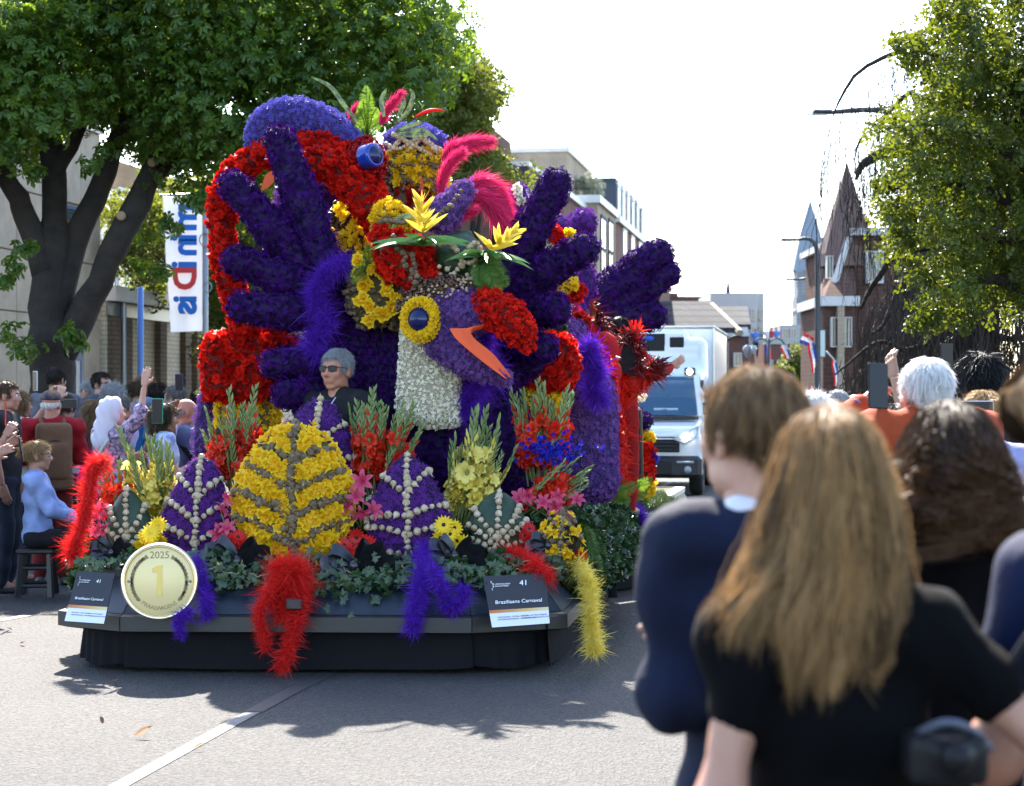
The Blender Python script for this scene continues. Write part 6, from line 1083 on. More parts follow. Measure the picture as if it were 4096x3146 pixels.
# ---- the two name signs
m_sblk, m_swht = M('sign_charcoal', (.022, .021, .024), rough=.42), M('sign_pale', (.62, .62, .66), rough=.45); m_txt = M('sign_lettering', (.8, .8, .8), rough=.5); m_txd = M('sign_small_print', (.1, .1, .12), rough=.5)
def gold_band():
    m, n, L, b = nodes_mat('sign_gold_band'); tc = n.new('ShaderNodeTexCoord'); sp = n.new('ShaderNodeSeparateXYZ'); L.new(tc.outputs['Generated'], sp.inputs[0]); L.new(ramp(n, L, sp.outputs['X'], [(0, (.45, .12, .03)), (.4, (.5, .24, .06)), (1, (.62, .48, .2))]), b.inputs['Base Color']); b.inputs['Roughness'].default_value = .35; return m
m_gb = gold_band()
def sign(label, c4, Y4, texts):
    """corners tl, tr, br, bl in view pixels"""
    A = [D(x, y, yy) for (x, y), yy in zip(c4, Y4)]; t = thing('name_sign', label, 'sign', (A[2]+A[3])/2, 'float name signs'); tl, tr, br, bl = A
    f = lambda u, v, d=0.: tl*(1-u)*(1-v)+tr*u*(1-v)+br*u*v+bl*(1-u)*v+nn*d
    nn = np.cross(tr-tl, tl-bl); nn /= np.linalg.norm(nn); nn = nn if nn[1] < 0 else -nn
    def rect(name, u0, u1, v0, v1, d0, d1, m):
        V = [f(u, v, d) for d in (d0, d1) for v in (v0, v1) for u in (u0, u1)]; return G().add(V, BOXF).obj(name, m, t, False)
    rect('panel', 0, 1, 0, 1, -.008, 0, m_sblk); rect('pale_field', .0, 1, .735, 1, .0005, .002, m_swht); rect('gold_band', 0, 1, .675, .734, .0005, .0025, m_gb); ex = (tr-tl)/np.linalg.norm(tr-tl); W = np.linalg.norm(tr-tl); Hh = np.linalg.norm(bl-tl)
    def tt(b, s, u, v, m, al='LEFT'): x = f(u+.02, v)-f(u, v); x /= np.linalg.norm(x); y = f(u, v)-f(u, v+.02); y = y-x*(y@x); y /= np.linalg.norm(y); text_mesh('lettering', b, s*W, m, t, f(u, v, .0025), x, y, .0006, al)
    tt('41', .135, .56, .215, m_txt); tt('Braziliaans Carnaval', .092, .12, .56, m_txt); tt('LOEMENCORSO', .034, .165, .185, m_txt); tt('OLLENSTREEK', .034, .165, .225, m_txt); tt('B', .045, .125, .185, m_txt); tt('B', .045, .125, .235, m_txt)
    for k in range(4): rect('logo_bar', .105+.008*(k % 2), .125, .11+k*.012, .114+k*.012, .0005, .002, m_txt); rect('logo_bar', .105+.008*(k % 2), .125, .25+k*.012, .254+k*.012, .0005, .002, m_txt)
    tt('ARRANGEUR - FLORAL DESIGN', .034, .12, .83, m_txd); tt('STEKERSVERENIGING - DECORATIONS', .034, .12, .875, m_txd); tt('JUDITH DE FRANKRIJKER', .034, .55, .83, m_txd); tt('VOETBALVERENIGING FOREHOLTE', .034, .55, .875, m_txd)
    for u in (.04, .96):
        for v in (.13,): V, F = lathe([(.005, 0), (.004, .003), (0, .004)], 8); Fm = frames(nn[None], spin=False)[0]; G().add(V @ Fm.T+f(u, v, .001), F).obj('screw', m_dark, t)
sign('left name sign leaning on the bumper beside the gold medal', [(165, 1220), (246, 1225), (222, 1333), (138, 1327)], (11.62, 11.55, 11.38, 11.45), 0); sign('right name sign leaning on the bumper below the red boa', [(1031, 1231), (1166, 1226), (1174, 1332), (1051, 1341)], (11.5, 11.48, 11.28, 11.28), 0)
# ================================================================== people
def skin(nm, c): return M('skin_'+nm, c, rough=.5, spec=.35, sss=.12, noise=((c[0]*.85, c[1]*.68, c[2]*.62), 16, .5))
SK = {'fair': skin('fair', (.45, .25, .175)), 'light': skin('light', (.38, .2, .135)), 'ruddy': skin('ruddy', (.39, .175, .115)), 'tan': skin('tan', (.29, .15, .09)), 'brown': skin('brown', (.16, .08, .05))}
m_eyw, m_eyd, m_lip, m_sole = M('eye_white', (.7, .68, .66), rough=.2), M('eye_dark', (.03, .02, .015), rough=.15), M('lips', (.36, .11, .09), rough=.45), M('shoe_sole', (.6, .59, .56), rough=.6)
def hairm(nm, a, b, tip=None): return M('hair_'+nm, a, b, rough=.5, spec=.25, trans=.3, grad=tip)
HR = {'brown': hairm('brown', (.045, .026, .014), (.1, .06, .032)), 'dark': hairm('dark', (.016, .011, .009), (.035, .024, .018)), 'black': hairm('black', (.008, .008, .009), (.014, .013, .014)), 'blond': hairm('blond', (.28, .18, .08), (.45, .31, .15)), 'sandy': hairm('sandy', (.075, .044, .022), (.32, .2, .1)), 'honey': hairm('honey', (.035, .018, .008), (.5, .29, .12), None), 'grey': hairm('grey', (.24, .24, .25), (.42, .42, .43)), 'white': hairm('white', (.62, .61, .6), (.85, .84, .82)), 'greybrown': hairm('greybrown', (.11, .095, .085), (.22, .2, .18)), 'curl': hairm('curl', (.007, .005, .004), (.06, .034, .018), (.12, .06, .026)), 'red': hairm('red', (.3, .03, .01), (.4, .06, .02))}
def cloth(nm, c, c2=None, **k): return M('cloth_'+nm, c, rough=.85, noise=(c2 or tuple(v*.72 for v in c), 9, .7), bump=.35, bscale=14, spec=.2, **k)
def hand(p, w, d, n, side, curl=.5, k=1.):
    """palm and five bent fingers from wrist w along d, palm facing n; the thumb on the side `side`"""
    d = d/np.linalg.norm(d); n = n-d*(n@d); n = n/np.linalg.norm(n); s = np.cross(d, n)*side; q = []
    for o in (-.026, -.009, .009, .025): q.append(cap(w+d*.012*k+s*o*.6*k, w+d*.088*k+s*o*k, .016*k, .0125*k))
    for o, L, c in ((.029, .066, 0), (.011, .078, .03), (-.009, .073, .03), (-.028, .056, .08)):
        b = w+d*.09*k+s*o*k; c = curl+c; d1 = d*math.cos(c*.7)+n*math.sin(c*.7)+s*o*2.2; d1 /= np.linalg.norm(d1); d2 = d*math.cos(c*1.7)+n*math.sin(c*1.7)+s*o*1.2; d2 /= np.linalg.norm(d2); m = b+d1*L*.55*k; q += [cap(b, m, .0098*k, .009*k), cap(m, m+d2*L*.55*k, .009*k, .0068*k)]
    b = w+d*.028*k+s*.022*k; t1 = b+(s*.75+d*.6+n*.3)*.038*k; q += [cap(b, t1, .015*k, .0115*k), cap(t1, t1+(d*.85+s*.2+n*.4*(.5+curl))*.036*k, .0112*k, .0085*k)]
    return q
def head_prims(c, Rh, k=1., fem=False, ears=True):
    T = lambda *v: c+Rh @ (np.array(v)*k); E = lambda v, r: ell(T(*v), np.array(r)*k, Rh); j = .9 if fem else 1.
    q = [E((0, -.012, .03), (.075, .095, .085)), E((0, .028, -.035), (.058*j, .062, .078)), E((0, .06, -.1), (.03*j, .022, .02)), E((.034, .058, -.022), (.03, .028, .032)), E((-.034, .058, -.022), (.03, .028, .032)), E((.042*j, .012, -.075), (.022, .045, .03)), E((-.042*j, .012, -.075), (.022, .045, .03)),
         cap(T(-.03, .073, .026), T(.03, .073, .026), .0135*k), cap(T(0, .083, .012), T(0, .107, -.028), .008*k, .0125*k), cap(T(-.011, .09, -.034), T(.011, .09, -.034), .0085*k), cap(T(-.019, .079, -.058), T(.019, .079, -.058), .0085*k), cap(T(-.015, .077, -.07), T(.015, .077, -.07), .0085*k), cap(T(0, -.022, -.05), T(0, -.04, -.2), .054*k*j, .06*k*j)]
    if ears: q += [ell(T(sg*.077, -.012, -.012), np.array((.009, .019, .032))*k, Rh @ rot('Z', sg*.35)) for sg in (-1, 1)]
    q += [neg(E((sg*.031, .1, .004), (.017, .016, .0105))) for sg in (-1, 1)]
    return q
def strand_field(g, V, N, c, L, W, style='down', n=1, lift=.35, flow=None, seg=3, m=0, wave=0., nz=.18):
    i = rng.integers(0, len(V), int(len(V)*n)); p, nn = V[i]+rng.normal(0, .003, (len(i), 3)), N[i]; dn = np.tile([0, 0, -1.], (len(i), 1)) if flow is None else np.tile(np.asarray(flow, float), (len(i), 1)); 
    if style == 'crown': dn = (p-c)*[1, 1, .2]+[0, 0, -.03]; dn /= np.linalg.norm(dn, axis=1, keepdims=True)+1e-9
    if style == 'messy': dn = rng.normal(0, 1, nn.shape)+(dn*.6)
    t = dn-nn*(dn*nn).sum(1)[:, None]; t /= np.linalg.norm(t, axis=1, keepdims=True)+1e-6; d = t+nn*(lift+rng.normal(0, nz*.8, (len(i), 1)))+rng.normal(0, nz, nn.shape)
    cl = np.sin(p[:, 0]*260)+np.sin(p[:, 1]*230+p[:, 2]*80); ribbons(g, p, d, L*rng.uniform(.6, 1.2, len(i)), W, bend=-nn*(.35*lift+(.35 if nz < .1 else 0))+np.array([0, 0, -.25])+rng.normal(0, .15+wave, nn.shape), seg=seg, m=m, rnd=np.clip(.5+cl*.2+rng.normal(0, .2, len(i)), 0, 1))
def person(label, x, Y, yaw, H=1.72, sk='light', hair=('short', 'brown'), top=((.02, .02, .022), 'short'), legs=(.02, .025, .04), arms=('down', 'down'), head=(0, 0, 0), fem=False, face=False, fine=1., sit=False, build=1., group=None, z0=0., gx=None, zh=None, shoes=(.05, .05, .055), lean=0., curl=.4, topmat=None, trousers=True, X=None, name='person', shrug=0.):
    """x = column of the head in the photograph; local frame: x right, y forward, z up; yaw 0 looks away from the camera, + turns left"""
    k = H/1.75; Xw = (x-CX)/FPX*Y if X is None else X; O = np.array([Xw, Y, z0]); Rb = rot('Z', yaw); dz = -.44 if sit else 0.; lb = rot('X', -lean)
    def Lc(v):
        v = np.array(v, float)
        if lean: v = lb @ (v-[0, 0, .93])+[0, 0, .93]
        return O+Rb @ ((v+[0, 0, dz])*k)
    Lg = lambda v: O+Rb @ (np.array(v, float)*k)
    t = thing(name, label, 'person', O, group); b = build; hc = Lc((0, .015, 1.622)); Rh = Rb @ rot('Z', head[0]) @ rot('X', head[1]) @ rot('Y', head[2])
    hp = head_prims(hc, Rh, k*(1 if H > 1.4 else 1.1), fem, ears=True); sw = (.165 if fem else .185)*b
    sh = [Lc((s*sw, -.01, 1.415+shrug)) for s in (-1, 1)]; chest = [ell(Lc((0, .005, 1.27)), np.array((.15*b, .1*b, .17))*k, Rb @ lb), ell(Lc((0, .005, 1.06)), np.array((.13*b, .09*b, .16))*k, Rb @ lb), ell(Lc((0, 0, .93)), np.array((.155*b, .105*b, .12))*k, Rb @ lb)]
    PO = {'down': ((.05, -.02, -.27), (.07, .05, -.52)), 'phone': ((.03, .2, -.19), (-.09, .37, .1)), 'phone_high': ((.04, .22, .02), (-.06, .36, .27)), 'phone_low': ((.05, .08, -.26), (-.06, .32, -.17)), 'wave': ((.12, .1, .17), (.1, .16, .44)), 'fold': ((.06, .05, -.28), (-.12, .24, -.2)), 'akimbo': ((.2, -.1, -.22), (.07, .02, -.44)), 'knee': ((.03, .15, -.24), (-.12, .36, -.33)), 'out': ((.22, .1, -.05), (.42, .22, .08))}
    bare, sl, hands, HP, WR = [], [], [], [], []
    for s, a, S in ((-1, arms[0], sh[0]), (1, arms[1], sh[1])):
        if a is None: HP.append(None); WR.append(None); continue
        e, w = PO[a] if isinstance(a, str) else a; e = S+Rb @ (np.array(e)*[s, 1, 1]*k); w = S+Rb @ (np.array(w)*[s, 1, 1]*k); d = (w-e)/np.linalg.norm(w-e); up = isinstance(a, str) and a.startswith('phone')
        cv = .15 if a == 'wave' else (.9 if up else curl); n = Rb @ np.array([-s*.6, .9, .1]) if a == 'wave' else Rb @ np.array([-s*1., .15, 0.]); dd = d if not up else (d+[0, 0, .5]); hands += hand([], w, dd, n, -s if a != 'wave' else -s, cv, k); lo = .82 if top[1] == 'long' else 1.; bare += [cap(S, e, .044*k*b, .039*k*b*lo), cap(e, w, .04*k*b*lo, .025*k)]
        u = e+(S-e)*(.6 if Y < 6 else .45); 
        if top[1] == 'short': sl.append(cap(S, u, .066*k*b, .056*k*b))
        elif top[1] == 'long': sl += [cap(S, e, .062*k*b, .054*k*b), cap(e, w-d*.012, .053*k*b, .037*k)]
        elif top[1] == 'three': sl += [cap(S, e, .062*k*b, .055*k*b), cap(e, e+d*.05, .054*k*b, .054*k*b)]
        HP.append(w+d*.09*k); WR.append((w, d))
    if sit:
        hip = [Lg((s*.095, 0, .49)) for s in (-1, 1)]; kn = [Lg((s*.11, .42, .5)) for s in (-1, 1)]; an = [Lg((s*.11, .42+.06*s, .09)) for s in (-1, 1)]
    else:
        hip = [Lc((s*.09, 0, .9)) for s in (-1, 1)]; kn = [Lg((s*.1, .03, .5)) for s in (-1, 1)]; an = [Lg((s*.11, -.01, .09)) for s in (-1, 1)]
    lg = [cap(hip[i], kn[i], .08*k*b, .056*k*b) for i in (0, 1)]+[cap(kn[i], an[i], .056*k*b, .04*k) for i in (0, 1)]+[cap(an[i]-[0, 0, .03*k], an[i]+Rb @ np.array([0, .12, -.045])*k, .04*k, .032*k) for i in (0, 1)]
    g = G(); V, Q, N = sdf(chest+[cap(sh[0], sh[1], .05*k*b), cap(Lc((0, 0, 1.4)), Lc((0, 0, 1.52)), .07*k, .055*k)]+bare+lg, .024*k*max(fine, .7), .05*k); g.add(V, Q); V, Q, N = sdf(hp, .0095*fine*k, .018*k); g.add(V, Q)
    if hands: V, Q, N = sdf(hands, .0062*max(fine, .75)*k, .008*k); g.add(V, Q)
    g.obj('body', SK[sk], t)
    mt = topmat or cloth('%02d%02d%02d' % tuple(int(99*v) for v in top[0]), top[0]); q = [ell(p[1], p[2]*[1.13, 1.2, 1.02], p[3]) for p in chest[:2]]+[ell(chest[2][1]+[0, 0, .03], chest[2][2]*[1.06, 1.14, .9], chest[2][3]), cap(sh[0], sh[1], .072*k*b), cap(Lc((-.06, -.01, 1.44)), Lc((.06, -.01, 1.44)), .066*k)]+sl
    V, Q, N = sdf(q, .02*k*max(fine, .6), .055*k); V = V+N*(.008+.006*np.sin(V[:, 2:]*38+V[:, :1]*17)+.005*np.sin(V[:, :1]*55-V[:, 2:]*24)-.005*np.abs(np.sin(V[:, 2:]*21+V[:, :1]*13+2*np.sin(V[:, :1]*11+V[:, 1:2]*9)))**4)*k; G().add(V, Q).obj('top', mt, t)
    if trousers:
        q = [cap(hip[i], kn[i], .094*k*b, .068*k*b) for i in (0, 1)]+[cap(kn[i], an[i], .07*k*b, .062*k) for i in (0, 1)]+[ell(Lc((0, 0, .92)), np.array((.17*b, .12*b, .1))*k, Rb)]
        V, Q, N = sdf(q, .026*k*max(fine, .8), .04*k); V = V+N*.006*np.sin(V[:, 2:]*33+V[:, :1]*12)*k; G().add(V, Q).obj('trousers', cloth('%02d%02d%02d' % tuple(int(99*v) for v in legs), legs), t)
    for i in (0, 1):
        V, Q, N = sdf([cap(an[i]+Rb @ np.array([0, -.05, -.05])*k, an[i]+Rb @ np.array([0, .12, -.058])*k, .042*k, .034*k), cap(an[i]-[0, 0, .02], an[i], .045*k)], .02*k, .02); so = G().add(V, Q).obj('shoe', M('shoe_%02d' % int(99*shoes[0]), shoes, rough=.6), t)
    # hair
    st, hcol = hair[0], HR[hair[1]]; kk = k*(1 if H > 1.4 else 1.1); T = lambda *v: hc+Rh @ (np.array(v)*kk); E = lambda v, r: ell(T(*v), np.array(r)*kk, Rh)
    capq = [E((0, -.02, .038), (.082, .1, .088)), neg(rbox(T(0, .11, -.03), np.array((.09, .055, .075))*kk, .02*kk, Rh)), neg(rbox(T(0, .03, -.13), np.array((.12, .075, .1))*kk, .02*kk, Rh))]
    hq = None; wv = .1; L = .045; ns = 2; fl = None; sty = 'crown'
    if st == 'short': hq = capq; L = .035
    elif st == 'cap': hq = [E((0, -.02, .03), (.078, .095, .082))]+capq[1:]; ns = 0; hcol = M('hair_under', (.02, .012, .007), rough=1., spec=0.)
    elif st == 'curly': hq = [E((0, -.02, .05), (.094, .11, .094))]+capq[1:]; L = .04; sty = 'messy'; wv = .6; ns = 3
    elif st == 'bald': hq = [E((0, -.03, .0), (.081, .088, .05)), neg(rbox(T(0, .1, 0), np.array((.1, .07, .12))*kk, .02, Rh)), neg(rbox(T(0, 0, .09), np.array((.12, .15, .05))*kk, .02, Rh)), neg(capq[2][1:])]; L = .018
    elif st == 'long': hq = [E((0, -.02, .038), (.086, .104, .09)), cap(T(0, -.055, .02), T(0, -.085, -.22), .082*kk, .075*kk), cap(T(-.06, -.02, 0), T(-.075, -.03, -.2), .032*kk, .03*kk), cap(T(.06, -.02, 0), T(.075, -.03, -.2), .032*kk, .03*kk), capq[1]]; L = .12; sty = 'down'
    elif st == 'bob': hq = [E((0, -.02, .03), (.09, .106, .095)), cap(T(0, -.045, .0), T(0, -.05, -.08), .088*kk, .078*kk), capq[1]]; L = .07; sty = 'down'
    elif st in ('pony', 'bun'): hq = capq[:1]+[capq[1], neg(rbox(T(0, .02, -.13), np.array((.12, .06, .08))*kk, .02*kk, Rh))]; hq.insert(1, cap(T(0, -.12, .0), T(0, -.15, -.14), .032*kk, .022*kk) if st == 'pony' else E((0, -.115, .04), (.05, .04, .05))); L = .05
    elif st == 'slick': hq = [E((0, -.02, .05), (.088, .112, .096))]+capq[1:]; L = .07
    if hq is not None:
        V, Q, N = sdf(hq, .013*kk*max(.7, fine), .02*kk); g = G(); g.add(V-N*(.004 if Y < 6 else 0), Q, 0, np.clip(.3+.25*np.sin(V[:, 0]*170+V[:, 2]*60), 0, 1)); strand_field(g, V, N, T(0, -.04, .1), L*kk*((1 if fine > .65 else .75) if Y > 6 else 1.05), .006*min(1, fine) if Y > 6 else .0016, sty, (ns if fine > .65 else ns*5) if Y > 6 else ns*16, .3 if Y > 6 and fine > .65 else (.12 if Y > 6 else .04), fl, wave=wv if Y > 6 and fine > .65 else .03, seg=3 if Y > 6 else 5, nz=.18 if Y > 6 and fine > .65 else (.12 if Y > 6 else .07)); g.obj('hair', hcol, t)
    if face:
        for s in (-1, 1):
            V, F = lathe([(0, 1), (.7, .7), (1, 0), (.7, -.7), (0, -1)], 8); ey = G().add((V*.0125*kk)+T(s*.031, .079, .004), F).obj('eye', m_eyw, t); G().add((V*[.0058, .004, .0058]*kk) @ Rh.T+T(s*.031, .0905, .004), F).obj('iris', m_eyd, ey)
            a = [T(s*.014, .09, .021), T(s*.03, .091, .027), T(s*.046, .08, .021)]; G().add(*tube(a, .0032*kk, 5)).obj('eyebrow', hcol, t)
        G().add(*tube([T(-.023, .082, -.062), T(-.01, .0895, -.06), T(0, .0885, -.062), T(.01, .0895, -.06), T(.023, .082, -.062)], np.array([.002, .0048, .0045, .0048, .002])*kk, 6)).obj('lips', m_lip, t)
    t['_'] = 0; del t['_']
    return dict(t=t, hc=hc, Rh=Rh, Rb=Rb, O=O, T=T, HP=HP, WR=WR, k=kk, sh=sh, Lc=Lc)
m_scr, m_phb = M('phone_glass', (.008, .009, .014), rough=.25, spec=.25), M('phone_black', (.01, .01, .011), rough=.4, spec=.15)
def phone(label, c, yaw, mat=m_phb, tilt=0., roll=0., sc_=1., group='phones held up by the crowd'):
    """a phone held upright at c, its screen towards the holder (-y of its frame)"""
    Rp = rot('Z', yaw) @ rot('X', tilt) @ rot('Y', roll); t = thing('phone', label, 'phone', np.asarray(c)-[0, 0, .07], group); h = np.array([.037, .0042, .076])*sc_; G().add(*bbox(c, h, .003, Rp)).obj('case', mat, t, False)
    G().add(*box(np.asarray(c)+Rp @ np.array([0, -h[1]-.0008, 0]), (h[0]-.003, .0006, h[2]-.004), Rp)).obj('screen', m_scr, t, False)
    q = G()
    for dx, dz in ((-.02, .055), (-.02, .035), (-.006, .045)): V, F = lathe([(.0065, 0), (.006, .002), (0, .0022)], 10); q.add((V*sc_) @ (Rp @ rot('X', -PI/2)).T+np.asarray(c)+Rp @ np.array([dx*sc_, h[1], dz*sc_]), F)
    q.obj('lens', m_scr, t)
def glasses(p, dark=False, mat=None):
    T, k, Rh = p['T'], p['k'], p['Rh']; m = mat or m_phb; o = thing('sunglasses' if dark else 'glasses', 'dark sunglasses worn by '+p['who'] if dark else 'thin framed glasses worn by '+p['who'], 'sunglasses' if dark else 'glasses', T(0, .1, 0))
    for s in (-1, 1):
        V, F = prism([(-.024, -.014), (.022, -.016), (.026, .004), (.024, .016), (-.026, .015)], -.0018, .0018, lambda a, b, z: T(s*(.034+a), .099-abs(.034+a)*.22+z, .006+b)); G().add(V, F).obj('lens', m_scr if dark else M('clear_lens', (.5, .52, .55), rough=.05, alpha=.2), o, False)
        G().add(*tube([T(s*.012, .098, .02), T(s*.034, .095, .023), T(s*.062, .085, .02), T(s*.062, .085, -.006), T(s*.034, .093, -.012), T(s*.012, .097, -.008), T(s*.012, .098, .02)], .0016 if not dark else .0022, 5)).obj('frame', m, o); G().add(*tube([T(s*.062, .085, .014), T(s*.08, .03, .012), T(s*.081, -.015, .002)], .0022, 5)).obj('temple', m, o)
    G().add(*tube([T(-.012, .099, .014), T(.012, .099, .014)], .0022, 5)).obj('bridge', m, o)
GL, GRT = 'spectators along the left of the street', 'spectators along the right of the street'
def who(p, s): p['who'] = s; return p
r90 = PI/2
# ---- left crowd, from the frame's edge inwards
p = person('man with wavy brown hair and black tee seen in profile at the left edge', 24, 16.4, -r90, 1.74, 'light', ('short', 'brown'), ((.02, .02, .022), 'short'), arms=('down', 'down'), face=True, group=GL)
p = person('person behind the red phone case at the left frame edge', -70, 15.9, -1.35, 1.66, 'light', ('bob', 'brown'), ((.03, .03, .035), 'short'), arms=(((.04, .06, -.25), (.0, .18, -.1)), ((.04, .1, -.22), (-.03, .2, -.05))), group=GL); phone('phone in a bright red case at the left edge of the crowd', P(22, 1655, 15.6), -1.3, M('red_case', (.55, .01, .012), rough=.35), sc_=1.25)
pL2 = person('person in black tee with grey sweater tied round the waist at left', -125, 14.9, -1.5, 1.66, 'light', ('short', 'dark'), ((.012, .012, .014), 'short'), (.3, .34, .42), arms=(((.03, .06, -.25), (-.02, .26, -.12)), ((.06, .05, -.26), (.0, .25, -.17))), build=1.2, group=GL); phone('black phone held low beside the grey sweater', P(86, 1800, 14.85), -1.45, m_phb, .15, sc_=1.2)
V, Q, N = sdf([ell(pL2['Lc']((0, 0, .93)), (.21, .175, .07)), cap(pL2['Lc']((-.16, -.05, .88)), pL2['Lc']((-.17, -.05, .45)), .07, .09), cap(pL2['Lc']((.17, -.05, .88)), pL2['Lc']((.2, -.03, .42)), .07, .09), cap(pL2['Lc']((0, -.15, .85)), pL2['Lc']((0, -.17, .42)), .1, .1)], .022, .06); G().add(V, Q).obj('tied_sweater', cloth('greymarl', (.16, .16, .185)), pL2['t'])
p = person('woman with brown bob and white tee reaching up with a phone', 74, 17.2, -1.0, 1.66, 'fair', ('bob', 'sandy'), ((.66, .66, .68), 'short'), arms=('phone_high', 'phone_high'), fem=True, group=GL); phone('pale phone held highest at the left of the crowd', P(141, 1525, 16.8), -.9, M('pale_case', (.5, .5, .55), rough=.4), sc_=1.1)
# man in red with cap and backpack
pr = person('man in dark red jacket and trousers with navy cap and brown backpack', 208, 17.0, .3, 1.66, 'ruddy', ('bald', 'white'), ((.25, .008, .014), 'long'), (.13, .016, .012), arms=('fold', 'phone_low'), build=1.12, group=GL, z0=0, head=(-.5, 0, 0))
T = pr['T']; k = pr['k']; cp = thing('cap', 'navy baseball cap with tan patch worn by the man in red', 'cap', T(0, 0, .1)); V, Q, N = sdf([ell(T(0, -.015, .058), (.089, .105, .075), pr['Rh']), neg(rbox(T(0, 0, -.02), np.array((.14, .14, .05)), .01, pr['Rh']))], .011, .01); G().add(V, Q).obj('crown', M('cap_navy', (.012, .016, .05), rough=.8, noise=((.3, .17, .05), 9, .6)), cp); V, Q, N = sdf([ell(T(0, .1, .035), (.07, .075, .008), pr['Rh'])], .008, 0); G().add(V, Q).obj('brim', M('cap_brim', (.012, .016, .05), rough=.8), cp)
Lc = pr['Lc']; bpk = thing('backpack', 'brown hiking backpack on the back of the man in red', 'backpack', Lc((0, -.2, .95)), None); Rb = pr['Rb']; m_bp, m_bp2 = cloth('packbrown', (.13, .07, .038)), cloth('packdark', (.055, .04, .032))
V, Q, N = sdf([rbox(Lc((0, -.215, 1.2)), (.1, .05, .2), .05, Rb), rbox(Lc((0, -.28, 1.12)), (.08, .03, .12), .04, Rb)], .016, .03); G().add(V, Q).obj('main_bag', m_bp, bpk); V, Q, N = sdf([rbox(Lc((.0, -.25, .94)), (.12, .04, .035), .04, Rb)], .014, .02); G().add(V, Q).obj('hip_pocket', m_bp, bpk)
for s in (-1, 1): G().add(*tube(spline([Lc((s*.09, -.17, 1.38)), Lc((s*.1, -.06, 1.49)), Lc((s*.11, .09, 1.4)), Lc((s*.13, .13, 1.2)), Lc((s*.16, .0, 1.02)), Lc((s*.13, -.17, .98))], 20), .02, 6)).obj('shoulder_strap', m_bp, bpk); G().add(*tube([Lc((s*.14, -.26, 1.2)), Lc((s*.135, -.29, 1.02))], .007, 5)).obj('compression_strap', m_bp2, bpk)
G().add(*tube(spline([Lc((-.1, -.31, 1.28)), Lc((0, -.33, 1.31)), Lc((.1, -.31, 1.28))], 10), .006, 5)).obj('zip', m_bp2, bpk); G().add(*tube([Lc((-.08, -.3, .96)), Lc((.08, -.3, .96))], .005, 5)).obj('zip', m_bp2, bpk); V, F = prism([(-.028, 0), (0, .02), (.028, 0), (0, -.02)], -.352, -.346, lambda a, b, z: Lc((a, z, 1.2+b))); G().add(V, F).obj('patch', M('pack_patch', (.4, .3, .22), rough=.7), bpk, False)
# seated woman on the folding stool
ps = who(person('seated young woman in pale blue shirt and black trousers on a folding stool', 148, 16.0, -1.45, 1.68, 'fair', ('bun', 'blond'), ((.2, .3, .62), 'long'), (.012, .012, .014), arms=('knee', 'knee'), fem=True, face=True, sit=True, fine=.85, group=GL, shoes=(.03, .03, .035), topmat=cloth('skyblue', (.3, .4, .7), trans=.12)), 'the seated woman in pale blue'); glasses(ps)
O = ps['O']; t = thing('folding_stool', 'black plastic folding step stool under the seated woman', 'stool', O); m_pl = M('black_plastic', (.018, .018, .02), rough=.4); G().add(*bbox(O+[0, 0, .375], (.17, .15, .02), .012, ps['Rb'])).obj('seat', m_pl, t, False)
for sx in (-1, 1):
    for sy in (-1, 1): G().add(*tube([O+ps['Rb'] @ np.array([sx*.14, sy*.11, .36]), O+ps['Rb'] @ np.array([sx*.19, sy*.13, .01])], [.022, .03], 4)).obj('leg', m_pl, t, False)
    for z in (.1, .24): G().add(*tube([O+ps['Rb'] @ np.array([sx*(.15+.02*(z < .2)), -.12, z]), O+ps['Rb'] @ np.array([sx*(.15+.02*(z < .2)), .12, z])], .016, 6)).obj('cross_bar', m_pl, t, False)
p = person('dark haired man facing away in front of the chestnut trunk', 222, 19.2, -.4, 1.78, 'tan', ('short', 'dark'), ((.1, .1, .12), 'short'), arms=('down', 'phone_low'), group=GL, z0=.12)
p = person('woman with brown ponytail raising a taupe phone behind the man in red', 262, 18.2, -.5, 1.63, 'light', ('pony', 'brown'), ((.5, .47, .52), 'short'), arms=('phone', 'phone'), fem=True, group=GL); phone('taupe phone held sideways above the ponytail woman', P(276, 1615, 17.8), -.3, M('taupe_case', (.2, .15, .14), rough=.4), 0, r90, 1.1)
p = who(person('grey haired woman with glasses and dark jacket near the white door', 363, 21, 2.2, 1.68, 'light', ('bob', 'grey'), ((.03, .035, .05), 'long'), arms=('fold', 'fold'), fem=True, face=True, group=GL, z0=.1), 'the grey haired woman by the white door'); glasses(p)
p = who(person('tall man with dark short hair and sunglasses looking right', 405, 20.6, -2.1, 1.82, 'light', ('short', 'dark'), ((.05, .07, .1), 'short'), arms=('down', 'down'), face=True, group=GL, z0=.05), 'the tall dark haired man on the left'); glasses(p, True)
p = person('person with bushy grey curls beside the man in sunglasses', 454, 19.2, -.9, 1.72, 'light', ('curly', 'grey'), ((.08, .2, .5), 'short'), arms=('down', 'down'), group=GL)
p = person('woman with long straight brown hair and magenta top facing away', 381, 17.6, .25, 1.58, 'light', ('long', 'sandy'), ((.36, .012, .22), 'short'), arms=('fold', 'fold'), fem=True, group=GL)
